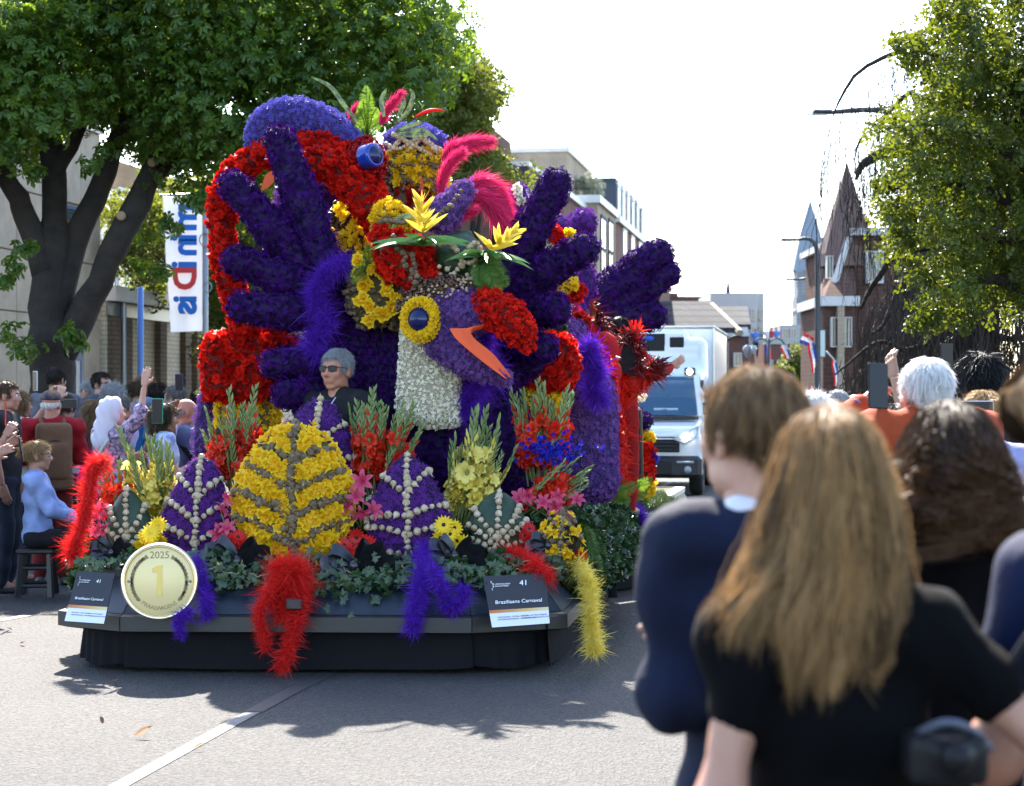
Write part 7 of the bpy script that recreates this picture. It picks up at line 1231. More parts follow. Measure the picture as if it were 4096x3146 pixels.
# woman with white scarf waving
pw = person('waving woman in white headscarf and navy floral dress', 448, 15.9, -.75, 1.6, 'fair', ('none', 'grey'), ((.01, .014, .06), 'three'), (.01, .014, .06), arms=('fold', 'wave'), fem=True, group=GL, head=(-.2, 0, 0), topmat=M('floral_navy', (.008, .011, .05), rough=.8, noise=((.5, .34, .45), 26, 1.)))
T = pw['T']; V, Q, N = sdf([ell(T(0, -.02, .035), (.092, .112, .098), pw['Rh']), cap(T(0, -.06, -.03), T(0, -.09, -.24), .085, .1), neg(rbox(T(0, .12, -.02), np.array((.06, .05, .09)), .02, pw['Rh']))], .012, .04); V = V+N*.006*np.sin(V[:, :1]*90+V[:, 2:]*45); G().add(V, Q).obj('headscarf', M('white_scarf', (.62, .6, .68), rough=.8, trans=.25), pw['t'])
V = spline([pw['Lc']((.13, -.03, 1.5)), pw['Lc']((.04, -.14, 1.3)), pw['Lc']((-.1, -.15, 1.1)), pw['Lc']((-.19, -.05, .98))], 14); G().add(*tube(V, .014, 5)).obj('bag_strap', m_white, pw['t'])
p = person('short haired person in lilac top behind the white headscarf', 482, 18.2, -.8, 1.62, 'ruddy', ('short', 'greybrown'), ((.42, .36, .55), 'short'), arms=('down', 'down'), group=GL); p = person('woman with brown bun beyond the waving hand', 553, 21.2, -1.0, 1.68, 'light', ('bun', 'brown'), ((.3, .3, .4), 'short'), arms=('down', 'down'), fem=True, group=GL, z0=.1); p = person('woman with curly fair hair farthest back by the blue pole', 582, 22.2, -1.2, 1.72, 'light', ('curly', 'sandy'), ((.2, .1, .1), 'short'), arms=('down', 'down'), fem=True, group=GL, z0=.1)
p = person('person with dark curly hair before the pilaster', 632, 20.4, -.3, 1.68, 'tan', ('curly', 'dark'), ((.06, .06, .09), 'short'), arms=('down', 'down'), group=GL, z0=.05); p = person('woman with dark ponytail and bright blue top', 585, 18.8, -.7, 1.6, 'tan', ('pony', 'dark'), ((.01, .1, .28), 'short'), arms=('fold', 'fold'), fem=True, group=GL)
pc = p; V, Q, N = sdf([ell(pc['T'](0, -.02, .062), (.09, .108, .07), pc['Rh'])], .012, 0); G().add(V, Q).obj('knit_cap', cloth('bluegrey', (.12, .17, .26)), pc['t'])
p = person('grey dark haired man in teal shirt turned towards the pale wall', 698, 18.6, .5, 1.72, 'tan', ('short', 'greybrown'), ((.1, .19, .2), 'short'), arms=('down', 'phone'), build=1.15, group=GL, head=(.7, 0, 0)); phone('small blue phone above the man in the teal shirt', P(716, 1530, 18.2), .2, M('blue_case', (.02, .06, .2), rough=.4), sc_=1.)
p = person('stooped grey haired person between the teal shirt and the bald man', 686, 17.2, -.6, 1.54, 'light', ('curly', 'grey'), ((.1, .11, .13), 'short'), arms=('down', 'down'), group=GL); p = person('person in yellow and black cap far behind the bald man', 800, 21.5, -1, 1.7, 'tan', ('short', 'black'), ((.02, .02, .025), 'short'), arms=('down', 'down'), group=GL); V, Q, N = sdf([ell(p['T'](0, 0, .06), (.088, .11, .065), p['Rh'])], .012, 0); G().add(V, Q).obj('cap', M('yellow_cap', (.5, .42, .06), rough=.8), p['t'])
p = person('woman with brown fringe and blue striped shirt raising a green phone', 655, 15.3, -1.15, 1.56, 'light', ('bob', 'brown'), ((.5, .52, .6), 'short'), arms=(((.05, .13, .0), (-.02, .13, .22)), 'fold'), fem=True, face=True, fine=.85, group=GL, topmat=M('blue_stripes', (.55, .57, .65), rough=.8, noise=((.02, .06, .35), 7, 1.)), head=(-.25, -.05, 0)); phone('phone in a green flip case held above the striped shirt', P(630, 1645, 15.1), -.3, M('green_case', (.01, .3, .19), rough=.4), sc_=1.25)
p = person('bald man with grey beard and slate blue tee watching the float', 742, 15.7, -1.25, 1.6, 'ruddy', ('bald', 'grey'), ((.1, .12, .22), 'short'), arms=('fold', 'phone_low'), face=True, fine=.85, build=1.15, group=GL); T = p['T']; V, Q, N = sdf([ell(T(0, .05, -.09), (.05, .048, .045), p['Rh'])], .01, 0); g = G().add(V, Q); strand_field(g, V, N, T(0, 0, 0), .022, .005, 'down', 3); g.obj('beard', HR['white'], p['t']); phone('black phone held flat beside the left violet strip', P(752, 1815, 15.4), -.9, m_phb, .8, .3, 1.2)
# ---- float attendant
pa = who(person('float attendant with grey hair, sunglasses and black jacket standing among the flowers', 1352, 12.7, PI-.62, 1.88, 'ruddy', ('short', 'grey'), ((.012, .012, .016), 'long'), (.015, .015, .02), arms=('fold', 'phone_low'), face=True, fine=.6, z0=1.6+(1592-1385)/FPX*12.7-1.895, head=(.1, 0, 0)), 'the float attendant'); glasses(pa, True)
t = pa['t']; Lc = pa['Lc']; mj = MATS['cloth_010101'] if 'cloth_010101' in MATS else m_blkx
V, Q, N = sdf([cap(Lc((s*.07, -.045, 1.475)), Lc((s*.075, .03, 1.44)), .026, .02) for s in (-1, 1)]+[cap(Lc((-.07, -.05, 1.48)), Lc((.07, -.05, 1.48)), .028)], .009, .02); G().add(V, Q).obj('collar', cloth('jacketblack', (.012, .012, .016)), t)
G().add(*tube(spline([Lc((-.06, .09, 1.46)), Lc((-.045, .125, 1.4)), Lc((-.05, .14, 1.32)), Lc((-.02, .145, 1.2))], 14), .004, 5)).obj('zip_piping', M('zip_pale', (.4, .42, .6), rough=.4), t)
for q, (b_, dz) in enumerate((('CORSO', .03), ('STREEK', 0))): text_mesh('lettering', b_, .028, m_txt, t, Lc((-.07, .155, 1.27+dz)), pa['Rb'] @ np.array([-1., 0, 0]), np.array([0, 0, 1.]), .001)
# performers at the right rear
pp = person('performer with red hair and painted face looking out over the violet gown', 2335, 15.6, PI-.35, 1.72, 'fair', ('short', 'red'), ((.4, .01, .01), 'long'), (.3, .01, .01), arms=('down', 'down'), face=True, fine=.7, z0=1.6+(1592-1190)/FPX*15.6-1.745)
for s, c in ((-1, (.4, .1, .3)), (1, (.6, .3, .2))): V, F = prism([(.02, .0), (.05, .02), (.06, -.02), (.035, -.05)], 0, .002, lambda a, b, z: pp['T'](s*a, .085-abs(a)*.45+z, b-.005)); G().add(V, F).obj('face_paint', M('paint_%d' % (c[0]*10), c, rough=.5), pp['t'])
m_bf = M('black_red_feather', (.02, .008, .008), (.25, .01, .01), rough=.5, trans=.2); m_rf = M('red_fluff_cloth', (.55, .008, .006), (.75, .04, .015), rough=.7, trans=.35)
def quills(g, pts, n, L, W, spread, mean, m=0):
    s = spline(pts, 40); i = rng.integers(0, 40, n); d = rng.normal(0, spread, (n, 3))+np.asarray(mean); ribbons(g, s[i]+rng.normal(0, .02, (n, 3)), d, L*rng.uniform(.6, 1.2, n), W, bend=rng.normal(0, .2, (n, 3))-[0, 0, .3], seg=4, m=m)
t = thing('feather_collar', 'tall collar of black and dark red quills behind the painted performer', 'costume', D(1290, 780, 15.7)); g = G(); quills(g, [D(1258, 650, 15.75), D(1278, 690, 15.75), D(1290, 740, 15.7), D(1295, 780, 15.7)], 520, .12, .022, .5, (.1, -.4, .5)); g.obj('quills', m_bf, t)
# second performer: black hat shape, red fluffy arms, seen from the side
po = person('performer in red fluffy costume raising a feathered arm beside the truck', 2478, 16.1, -.6, 1.62, 'fair', ('short', 'black'), ((.5, .008, .006), 'long'), (.25, .008, .008), arms=('down', ((.12, .14, -.17), (.2, .24, -.1))), z0=.64, topmat=m_rf)
t = thing('feather_costume', 'red feather costume with black pointed hood and feathered cuff', 'costume', D(1330, 900, 16.)); V, Q, N = sdf([dcap(1350, 815, 22, 1320, 800, 26, 16.0), dcap(1350, 815, 24, 1385, 800, 16, 15.95), dcap(1325, 800, 30, 1312, 930, 22, 16.05), dcap(1318, 930, 22, 1322, 1050, 20, 15.95)], .02, .05); g = G().add(V, Q, 0, .4); i = rng.integers(0, len(V), 2600); ribbons(g, V[i], N[i]+rng.normal(0, .6, (2600, 3)), rng.uniform(.03, .08, 2600), .018, seg=2, bend=rng.normal(0, .5, (2600, 3))); g.obj('fluff', m_rf, t)
V, F = prism([(1318, 788), (1336, 716), (1372, 772), (1352, 805)], -.12, .12, lambda a, b, z: D(a, b, 15.85+z)); G().add(V, F).obj('hood', M('black_velvet', (.008, .007, .008), rough=.9), t, False); g = G(); quills(g, [D(1325, 728, 15.75), D(1345, 720, 15.75), D(1368, 758, 15.75), D(1358, 800, 15.75)], 260, .1, .02, .6, (.2, -.3, .4)); g.obj('hood_quills', m_bf, t); g = G(); quills(g, [D(1345, 740, 15.8), D(1352, 722, 15.8), D(1358, 705, 15.8)], 120, .11, .025, .3, (.15, 0, .9)); g.obj('red_plume', m_rf, t)
g = G(); quills(g, [D(1378, 800, 15.85), D(1392, 790, 15.85), D(1402, 778, 15.85)], 260, .13, .02, .45, (.8, -.1, .35)); g.obj('cuff_quills', m_bf, t); g = G(); quills(g, [D(1370, 800, 15.85), D(1395, 785, 15.85)], 200, .11, .02, .5, (.6, -.1, .4)); g.obj('cuff_fluff', m_rf, t)
# ================================================================== white box truck
m_tw = M('truck_white', (.78, .8, .82), rough=.22, coat=.5, spec=.5); m_tb = M('truck_black', (.02, .021, .024), rough=.5); m_tgl = M('windscreen', (.03, .11, .2), rough=.05, alpha=.6, spec=.9); m_rub = M('tyre_rubber', (.015, .015, .016), rough=.85)
TO = P(2566, 1592, 32.3)*[1, 1, 0]; TRm = rot('Z', -TH); tl_ = lambda x, y, z: TO+TRm @ np.array([x, y, z], float)
t = thing('box_truck', 'white refrigerated box truck with headlights on following the float', 'truck', TO); tk = t
def tbox(name, x0, x1, y0, y1, z0, z1, m, b=.02, par=None): return G().add(*bbox(tl_((x0+x1)/2, (y0+y1)/2, (z0+z1)/2), ((x1-x0)/2, (y1-y0)/2, (z1-z0)/2), b, TRm)).obj(name, m, par or t, False)
tbox('cargo_box', -1.06, 1.06, 1.95, 6.4, .78, 2.8, m_tw, .03); tbox('box_corner_trim', 1.03, 1.075, 1.93, 2.02, .78, 2.8, M('aluminium', (.5, .5, .5), rough=.3, metal=.8), .01); tbox('box_roof_trim', -1.07, 1.07, 1.92, 6.42, 2.802, 2.84, MATS['aluminium'], .01)
RB = lambda x, y, z, h, r, a=0.: rbox(tl_(x, y, z), np.array(h)-r, r, TRm @ rot('X', a))
V, Q, N = sdf([RB(0, 1.62, 2.2, (.98, .38, .42), .16), RB(0, 1.35, 1.98, (.92, .38, .2), .12, .5)], .045, .15); G().add(V, Q).obj('roof_fairing', m_tw, t)
V, Q, N = sdf([RB(0, 1.35, 1.15, (.96, .62, .6), .1), RB(0, .62, .98, (.95, .66, .28), .14, .22), RB(0, 1.3, 1.72, (.88, .52, .3), .1, .35), RB(0, .28, .72, (.97, .32, .24), .1)], .035, .1); G().add(V, Q).obj('cab', m_tw, t)
def quad(name, pts, m, th=.015, par=None):
    p = np.array([tl_(*q) for q in pts]); n = np.cross(p[1]-p[0], p[2]-p[0]); n /= np.linalg.norm(n); n = n if n[1] < 0 else -n; k = len(p); V = np.concatenate([p, p+n*th]); return G().add(V, [list(range(k-1, -1, -1)), list(range(k, 2*k))]+[[i, (i+1) % k, k+(i+1) % k, k+i] for i in range(k)]).obj(name, m, par or t, False)
quad('windscreen', [(-.86, .56, 1.32), (.86, .56, 1.32), (.78, .93, 1.94), (-.78, .93, 1.94)], M('cab_dark', (.012, .022, .035), rough=.4), .004); ws = quad('windscreen_glass', [(-.88, .40, 1.31), (.88, .40, 1.31), (.79, .77, 1.95), (-.79, .77, 1.95)], m_tgl, .008)
for s in (-1, 1): quad('pillar', [(s*.89, .395, 1.29), (s*.97, .43, 1.29), (s*.87, .81, 1.98), (s*.79, .765, 1.96)], m_tw, .02); quad('side_window', [(s*.955, .75, 1.35), (s*.965, 1.5, 1.35), (s*.93, 1.5, 1.9), (s*.93, 1.0, 1.9)], m_glass, .01)
tbox('cowl', -.9, .9, .33, .42, 1.24, 1.3, m_tb, .01); tbox('bumper', -.98, .98, -.13, .3, .3, .66, m_tb, .06); tbox('lower_grille', -.5, .5, -.145, -.1, .36, .58, M('grille_dark', (.008, .008, .009), rough=.6), .01)
for k_, (z, wd) in enumerate(((.74, .5), (.8, .56), (.86, .62), (.92, .68))): tbox('grille_slat', -wd, wd, -.125, -.05, z, z+.03, m_tb if k_ < 3 else MATS['aluminium'], .008)
tbox('grille', -.62, .62, -.09, -.04, .72, .97, MATS['grille_dark'], .01)
for s in (-1, 1):
    quad('headlight', [(s*.5, -.11, .93), (s*.68, -.09, .86), (s*.9, -.02, .95), (s*.93, .06, 1.15), (s*.74, -.05, 1.06)], MATS.get('lamp_clear') or M('lamp_clear', (.35, .37, .4), rough=.1, spec=.8), .03)
    V, F = lathe([(.0, .03), (.045, .02), (.055, 0)], 12); G().add(V @ (TRm @ rot('X', PI/2)).T+tl_(s*.72, -.14, .97), F).obj('lit_bulb', M('headlamp_glow', (1, .97, .9), emit=2.2), t)
    tbox('fog_lamp', s*.72-.14, s*.72+.14, -.15, -.1, .545, .58, MATS['lamp_clear'], .01); V, F = lathe([(.0, .03), (.05, .02), (.06, 0)], 12); G().add(V @ (TRm @ rot('X', PI/2)).T+tl_(s*.76, -.14, .44), F).obj('fog_lamp', MATS['lamp_clear'], t)
    V, F = lathe([(.0, .03), (.05, .02), (.06, 0)], 12); tbox('marker_housing', s*.73-.09, s*.73+.09, .74, .9, 1.97, 2.1, m_tb, .02); G().add(V @ (TRm @ rot('X', PI/2)).T+tl_(s*.73, .735, 2.03), F).obj('marker_lamp', M('marker_glow', (1, .9, .65), emit=.5), t)
    for y, w2 in ((.72, .11), (4.6, .2)):
        V, F = lathe([(.14, -w2), (.33, -w2), (.37, -w2*.7), (.37, w2*.7), (.33, w2), (.14, w2)], 20); Rw = TRm @ rot('Y', PI/2); wh = G().add(V @ Rw.T+tl_(s*.85, y, .37), F).obj('wheel', m_rub, t); V, F = lathe([(0, s*(w2-.02)), (.1, s*(w2-.01)), (.2, s*(w2-.05)), (.23, s*w2)], 16); G().add(V @ Rw.T+tl_(s*.85, y, .37), F).obj('rim', MATS['aluminium'], wh)
    for z in (1.34, 1.5): G().add(*tube([tl_(s*.95, .72, z), tl_(s*1.3, .7, z)], .022, 6)).obj('mirror_arm', m_tb, t)
    tbox('mirror', s*1.34-.1, s*1.34+.1, .62, .8, 1.28, 1.72, m_tb, .04)
tbox('chassis', -.7, .7, .3, 6.2, .45, .7, m_tb, .03); tbox('side_guard', 1.0, 1.05, 1.7, 4., .5, .75, MATS['aluminium'], .01); tbox('number_plate', -.55, -.13, -.155, -.135, .4, .51, M('plate_yellow', (.7, .42, .02), rough=.5), .004)
tbox('reefer_unit', -.9, .66, 1.25, 1.93, 2.3, 2.74, m_tw, .07); tbox('reefer_grille', -.85, .28, 1.235, 1.262, 2.38, 2.68, MATS['grille_dark'], .01); tbox('reefer_vent', .36, .6, 1.235, 1.26, 2.44, 2.62, MATS['grille_dark'], .01); V, F = lathe([(0, .012), (.075, .01), (.08, 0)], 16); G().add((V*[1, .5, 1]) @ (TRm @ rot('X', PI/2)).T+tl_(.02, 1.232, 2.6), F).obj('badge', M('badge_blue', (.02, .1, .5), rough=.3), t)
text_mesh('lettering', 'IVECO', .16, MATS['aluminium'], t, tl_(-.36, -.06, 1.02), TRm @ np.array([1., 0, 0]), np.array([0, .25, 1.]), .004); G().add(*tube([tl_(-.5, .37, 1.3), tl_(.1, .385, 1.34)], .012, 5)).obj('wiper', m_tb, t)
tbox('window_card', .16, .56, .445, .452, 1.33, 1.43, M('card_pale', (.55, .65, .7), rough=.6), .002); text_mesh('lettering', '42', .11, m_tb, t, tl_(.27, .44, 1.34), TRm @ np.array([1., 0, 0]), np.array([0, 0, 1.]), .002)
pd = person('truck driver in dark jacket behind the windscreen with hand at his chin', 0, 33.2, PI-.2, 1.74, 'ruddy', ('short', 'grey'), ((.03, .03, .045), 'long'), (.03, .03, .04), arms=('fold', ((.06, .12, -.2), (-.08, .2, .05))), face=True, sit=True, X=tl_(.42, .5, 0)[0], z0=.53)
pd['t'].location = Vector(tl_(.42, .95, .52))
# handrail, red step and flower column at the rear of the float
t = thing('handrail', 'black tubular hoop handrail on the trailer in front of the truck', 'handrail', D(1357, 1050, 16.6)); G().add(*tube(spline([D(1345, 1040, 16.4), D(1345, 960, 16.4), D(1345, 885, 16.4), D(1347, 876, 16.42), D(1362, 876, 16.6), D(1366, 885, 16.62), D(1368, 960, 16.62), D(1370, 1060, 16.62)], 50), .022, 10)).obj('rail', M('rail_black', (.015, .015, .016), rough=.25, metal=.4), t)
t = thing('red_step', 'small red painted step box beside the handrail', 'box', D(1322, 1005, 16.3)); G().add(*bbox(D(1322, 994, 16.3), (px(10, 16.3), .1, px(10, 16.3)), .01)).obj('box', M('red_paint', (.6, .03, .03), rough=.4), t, False); G().add(*tube([D(1320, 1008, 16.35), D(1320, 1080, 16.35)], .03, 6)).obj('post', m_tb, t)
t = thing('flower_column', 'stacked column of mixed flowers with purple top behind the handrail', 'flower sculpture', D(1368, 1060, 17)); cover('purple_top', [dell(1358, 898, 34, 19, 17, .16)], t, FLORET, m_pur, .026, .022, m_base_d); cover('yellow_band', [dell(1368, 935, 28, 9, 17, .1), dell(1373, 1042, 22, 17, 16.95, .1)], t, RAG, m_yel, .034, .03, m_base_y); cover('red_band', [dell(1376, 975, 18, 30, 16.95, .1), dell(1385, 1012, 9, 18, 16.9, .08)], t, ROSE, m_red, .036, .03, m_base_r); cover('blue_band', [dell(1345, 985, 16, 36, 17.05, .1), dell(1393, 980, 7, 12, 16.95, .06)], t, RAG, m_delph, .03, .025, m_base_d); cover('core', [dcap(1368, 910, 12, 1368, 1080, 12, 17.1)], t, RAG, m_fern, .035, .03, m_moss); fern('light fern on the trailer by the handrail', D(1340, 1070, 16.3), [D(1340+rng.uniform(-40, 60), 1045+rng.uniform(-25, 30), 16.2+rng.uniform(-.2, .2)) for q in range(16)], .06)
cover('top_flowers', [dell(1345, 855, 10, 10, 17.1, .06), dell(1370, 850, 6, 6, 17.2, .04)], t, RAG, m_crm, .03, .026, m_fern)
# ---- people on the far balcony
for i, (x, lb) in enumerate(((3068, 'tiny spectator in white leaning on the far balcony, leftmost there'), (3085, 'tiny spectator in red on the far balcony, second there'), (3105, 'tiny spectator in blue at the right end of the far balcony'), (3022, 'tiny spectator in blue on the roof beside the pale block'))):
    person(lb, x, 131 if i < 3 else 114.5, PI, 1.75, 'light', ('short', 'brown'), (((.6, .6, .62), 'short'), ((.4, .05, .05), 'short'), ((.1, .2, .5), 'short'), ((.1, .2, .5), 'short'))[i], fine=2.4, group='spectators on the far balcony', z0=H0+(HY-(1352 if i < 3 else 1390))/FPX*131-1.05)
# ================================================================== spectators on the right, near the camera
m_navy, m_blkT = cloth('navyknit', (.004, .008, .026)), M('cloth_blacktee', (.0025, .0025, .003), rough=.95, spec=.08, bump=.35, bscale=14)
pb = person('boy in navy sweater with short light brown hair seen from behind', 3015, 3.45, .3, 1.655, 'fair', ('short', 'sandy'), ((.01, .016, .045), 'long'), (.02, .02, .03), arms=(((.015, -.02, -.26), (-.06, .2, -.2)), 'fold'), fine=.55, group=GRT, topmat=m_navy, build=.86, head=(.25, .05, 0))
V, Q, N = sdf([cap(pb['Lc']((-.05, -.045, 1.487)), pb['Lc']((.05, -.045, 1.487)), .024), cap(pb['Lc']((-.06, 0, 1.48)), pb['Lc']((-.05, -.04, 1.487)), .022), cap(pb['Lc']((.06, 0, 1.48)), pb['Lc']((.05, -.04, 1.487)), .022)], .008, .02); G().add(V, Q).obj('collar', M('white_collar', (.6, .6, .64), rough=.8), pb['t'])
pg = person('girl in black tee with long honey blond hair seen from behind', 3345, 2.78, .1, 1.57, 'light', ('cap', 'honey'), ((.01, .01, .01), 'short'), (.012, .012, .014), arms=(((.06, -.06, -.26), (.04, .05, -.48)), ((.2, -.12, -.2), (.06, -.02, -.4))), fem=True, fine=.55, group=GRT, topmat=m_blkT, build=.86)
def mane(p, Y, mat, left, right, top, n, W, wave=(.012, 9.), curl=0., tips=None, base=.75, name='hair', lenr=(.72, 1.), dome=.25, flick=0.):
    """long hair as strands: left/right = silhouette columns by row in the photograph; strands fall from the parting over the back of the head"""
    ly, lx = np.array(left).T; ry, rx = np.array(right).T; y0 = top[1]; ye = min(ly[-1], ry[-1]); g = G(); k = n; m = 22; tt = np.linspace(0, 1, m)[None]
    nl = max(24, n//110); li = rng.integers(0, nl, k); ul = rng.normal(0, .66, nl); ul = np.where(np.abs(ul) > 1, rng.uniform(-1, 1, nl), ul); u = np.clip(ul[li]+rng.normal(0, .07, k), -1, 1); lay = np.clip(rng.random(nl)[li]+rng.normal(0, .12, k), 0, 1)
    lend = rng.uniform(lenr[0], lenr[1], nl); end = y0+(ye-y0)*(lend[li]+rng.normal(0, .03, k))[:, None]; st = y0-6+(rng.random((k, 1))**3)*(ye-y0)*dome; y = st+(end-st)*tt
    xl, xr = np.interp(y, ly, lx), np.interp(y, ry, rx); mid = (xl+xr)/2; ph = rng.uniform(0, 6, nl)[li][:, None]+rng.normal(0, .25, (k, 1)); amp = rng.uniform(.3, 1.5, nl)[li][:, None]; x = mid+u[:, None]*(xr-xl)/2
    fr = np.clip((y-y0)/260, 0, 1); dpt = np.sqrt(np.clip(1-u[:, None]**2, 0, 1))*.105*np.sqrt(np.clip(fr*(2-fr), 0, 1))*(.78+.34*lay[:, None])*base/.75-.01*(1-fr)
    pa = np.stack([(x-CX)/FPX*Y, Y-dpt+.0*x, H0+(HY-y)/FPX*Y], 2); w_ = wave[0]*amp*np.clip((y-y0)/(ye-y0)*1.6-.25, 0, 1)
    pa[..., 0] += w_*np.sin(tt*wave[1]+ph)+w_*.5*np.sin(tt*wave[1]*2.1+ph*2); pa[..., 1] += w_*.8*np.cos(tt*wave[1]*1.2+ph*1.7); pa += rng.normal(0, .0008, pa.shape)
    if curl:
        cdir = rng.normal(-.2, 1, nl)[li][:, None]; pa[..., 0] += curl*np.clip(tt-.66, 0, 1)**2*9*cdir; pa[..., 2] += abs(curl)*np.clip(tt-.8, 0, 1)*4*rng.random(nl)[li][:, None]
        fl_ = np.clip(-u[:, None]-.45, 0, .5)*2*flick; pa[..., 0] -= fl_*np.clip(tt-.62, 0, 1)**1.5*.75; pa[..., 2] += fl_*np.clip(tt-.75, 0, 1)**1.5*.5
    rnd = np.clip(rng.beta(.9, 1.3, nl)[li]+rng.normal(0, .1, k), 0, 1); strands(g, pa, rng.uniform(.6, 1.3, k)*W, 0, rnd)
    kk = int(k*.06); j = rng.integers(0, k, kk); fly = pa[j]+np.cumsum(rng.normal(0, .0018, (kk, m, 3)), 1)+rng.normal(0, .007, (kk, 1, 3))*tt[..., None]; strands(g, fly, W*.5, 0, np.full(kk, .9)); g.obj(name, mat, p['t'])
    # the mass under the strands
    ys = np.linspace(y0+12, ye-120, 14); pr = []
    for a, b in zip(ys[:-1], ys[1:]):
        for f in (-.45, 0, .45):
            q = [(np.interp(v, ly, lx)+np.interp(v, ry, rx))/2+f*(np.interp(v, ry, rx)-np.interp(v, ly, lx))*.72 for v in (a, b)]; r_ = [max(.012, min(.052, (np.interp(v, ry, rx)-np.interp(v, ly, lx))*.2*Y/FPX)) for v in (a, b)]
            pr.append(cap(P(q[0], a+40, Y+.015), P(q[1], b+40, Y+.015), r_[0]*.8, r_[1]*.8))
    V, Q, N = sdf(pr, .016, .03); G().add(V, Q, 0, .15).obj('hair_mass', M('hair_under', (.02, .012, .007), rough=1., spec=0.), p['t'])
mane(pg, 2.78, HR['honey'], [(1618, 3300), (1660, 3185), (1740, 3120), (1900, 3075), (2050, 3030), (2200, 2985), (2320, 2920), (2420, 2875), (2520, 2890), (2620, 2950), (2720, 3050)], [(1618, 3360), (1660, 3455), (1740, 3510), (1900, 3560), (2100, 3600), (2300, 3625), (2450, 3615), (2600, 3560), (2720, 3420)], (3330, 1618), 12000, .0016, (.009, 6.), .012, flick=.3, lenr=(.84, 1.02))
t = thing('camera_bag', 'dark camera hanging at the hip of the blond girl', 'camera', P(3760, 3040, 2.6)); V, Q, N = sdf([rbox(P(3780, 3030, 2.62), (.04, .025, .022), .012), cap(P(3830, 3030, 2.6), P(3830, 3030, 2.56), .022)], .008, .01); G().add(V, Q).obj('body', m_phb, t); G().add(*tube(spline([P(3680, 2930, 2.6), P(3790, 2890, 2.56), P(3900, 2930, 2.6), P(3960, 3000, 2.62)], 16), .006, 6)).obj('strap', M('strap_grey', (.06, .07, .1), rough=.5), t)
pw2 = person('woman in black jacket with dark wavy shoulder length hair seen from behind', 3800, 3.7, .15, 1.58, 'tan', ('cap', 'curl'), ((.012, .012, .013), 'long'), (.015, .015, .02), arms=('fold', 'phone_low'), fem=True, fine=.7, group=GRT, topmat=m_blkT, build=1.15)
mane(pw2, 3.7, HR['curl'], [(1608, 3760), (1640, 3680), (1720, 3625), (1850, 3590), (2000, 3570), (2120, 3590), (2190, 3640)], [(1608, 3850), (1640, 3930), (1720, 3985), (1850, 4020), (2000, 4060), (2120, 4080), (2190, 4040)], (3800, 1608), 6500, .0024, (.03, 20.), .03, base=.9, lenr=(.5, 1.04))
p4 = person('person in navy tee with light brown fringe cut by the right frame edge', 4440, 2.95, .7, 1.64, 'light', ('cap', 'sandy'), ((.008, .016, .06), 'short'), (.02, .025, .04), arms=(((.02, .08, -.26), (-.02, .3, -.3)), ((.02, .1, -.26), (.0, .32, -.32))), fine=.6, face=False, group=GRT, topmat=cloth('navytee', (.004, .009, .04)))
mane(p4, 2.95, HR['sandy'], [(1430, 4250), (1470, 4110), (1560, 4035), (1640, 4030), (1700, 4075), (1760, 4120)], [(1430, 4330), (1470, 4440), (1560, 4500), (1700, 4520), (1760, 4500)], (4280, 1430), 3200, .0018, (.008, 6.), 0)
phone('dark phone held low at the right frame edge', P(4100, 2610, 2.75), .9, m_phb, .5, .3)
p5 = person('white haired man in rust orange sweater filming with a raised phone', 3706, 7.0, .3, 1.74, 'ruddy', ('short', 'white'), ((.3, .045, .012), 'long'), (.03, .03, .05), shrug=.07, arms=(((.05, .2, .02), (-.07, .26, .1)), ((-.05, .24, -.12), (-.2, .34, -.04))), fine=.6, build=1.1, group=GRT, curl=.5)
phone('black phone filming the float in the hands of the man in orange', P(3512, 1545, 6.9), .35, m_phb, -.1, .05, 1.05); w_, d_ = p5['WR'][0]; t = thing('wrist_watch', 'blue faced steel watch on the raised wrist of the man in orange', 'watch', w_); Fm = frames(d_[None], spin=False)[0]; V, F = lathe([(.033, -.012), (.036, -.01), (.036, .01), (.033, .012)], 16); G().add(V @ Fm.T+w_-d_*.02, F).obj('strap', MATS['aluminium'], t); V, F = lathe([(.019, 0), (.019, .006), (0, .007)], 14); nn = np.array([-.3, -.9, .3]); nn /= np.linalg.norm(nn); Fn = frames(nn[None], spin=False)[0]; G().add(V @ Fn.T+w_-d_*.02+nn*.034, F).obj('dial', M('watch_blue', (.08, .2, .45), rough=.2), t)
p = person('man with slick black quiff raising a phone above the crowd', 3922, 9.6, .35, 1.8, 'tan', ('slick', 'black'), ((.02, .02, .03), 'short'), (.02, .02, .03), arms=(((.1, .2, .03), (.1, .3, .23)), 'fold'), group=GRT, fine=.7); glasses(who(p, 'the man with the black quiff'), True); phone('black phone held highest at the right of the crowd', P(3786, 1440, 9.2), .5, m_phb, 0, 0, 1.0)
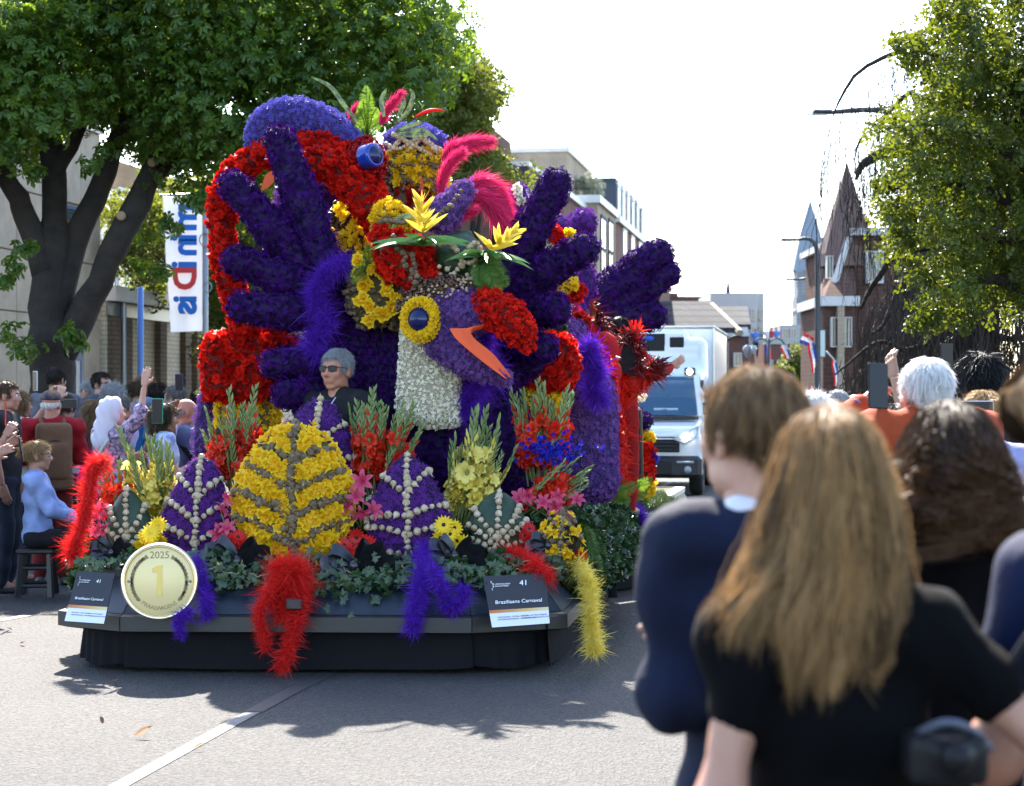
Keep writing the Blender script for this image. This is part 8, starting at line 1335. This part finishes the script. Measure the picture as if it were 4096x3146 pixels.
p = person('woman with blond hair pinned up before the black haired man', 3930, 8.6, .3, 1.63, 'fair', ('bun', 'blond'), ((.3, .3, .5), 'short'), (.05, .05, .06), arms=('phone', 'phone'), fem=True, group=GRT, fine=.65); phone('pale phone beside the blond pinned up hair', P(3905, 1640, 8.2), .2, MATS['pale_case'], 0, r90)
p = person('shorter white haired woman beyond the blond girl', 3258, 13.6, .4, 1.62, 'fair', ('curly', 'white'), ((.3, .3, .33), 'short'), arms=('down', 'down'), fem=True, group=GRT); p = person('person with grey blue hair between the white haired pair', 3350, 15, .5, 1.66, 'light', ('short', 'grey'), ((.1, .1, .12), 'short'), arms=('down', 'down'), group=GRT)
p = person('dark haired person filming in front of the man in orange', 3590, 8.0, .4, 1.58, 'tan', ('short', 'dark'), ((.05, .05, .06), 'long'), arms=('phone', 'phone'), group=GRT); phone('phone in a grey frame beside the white haired man', P(3618, 1560, 7.7), 1.1, M('grey_case', (.12, .12, .13), rough=.4), 0, 0, 1.1)
for x, Y, lb, hr in ((3420, 17, 'bald headed spectator beyond the raised orange sleeve', ('bald', 'grey')), (3470, 19, 'spectator in dark cap far right behind the phones', ('short', 'dark')), (3540, 12, 'spectator with brown hair under the filming hands', ('short', 'brown'))): person(lb, x, Y, .4, 1.64, 'light', hr, ((.1, .1, .13), 'short'), group=GRT)
# ---- fallen leaves on the road
m_fl = M('dry_leaf', (.32, .1, .012), (.14, .05, .018), rough=.6, trans=.2)
lf = wide_petals(1, 1., .55, .35, -.25, 0, 4); 
for i, (x, y, s_, lb) in enumerate(((540, 2958, .08, 'largest curled orange leaf on the road left of the white line'), (772, 3007, .05, 'dry orange brown leaf lying on the white road line'), (440, 2740, .055, 'brown leaf in the shadow edge below the float'), (168, 2458, .05, 'dark dry leaf near the left bay marking'), (45, 2527, .055, 'dry leaf in the shade at the left frame edge'), (85, 2582, .05, 'dark dry leaf on the sunlit road at far left'), (410, 2905, .04, 'thin upright dry leaf stalk on the road'))):
    g_ = gnd(x, y); g = G(); merge(g, lf, np.array([[g_[0], g_[1], .012]]), frames(np.array([[.1, -.2, 1.]]), spin=True), [s_], 0, [0. if i < 2 else .9]); tag(g.obj('fallen_leaf', m_fl), lb, 'leaf', 'fallen leaves on the road')
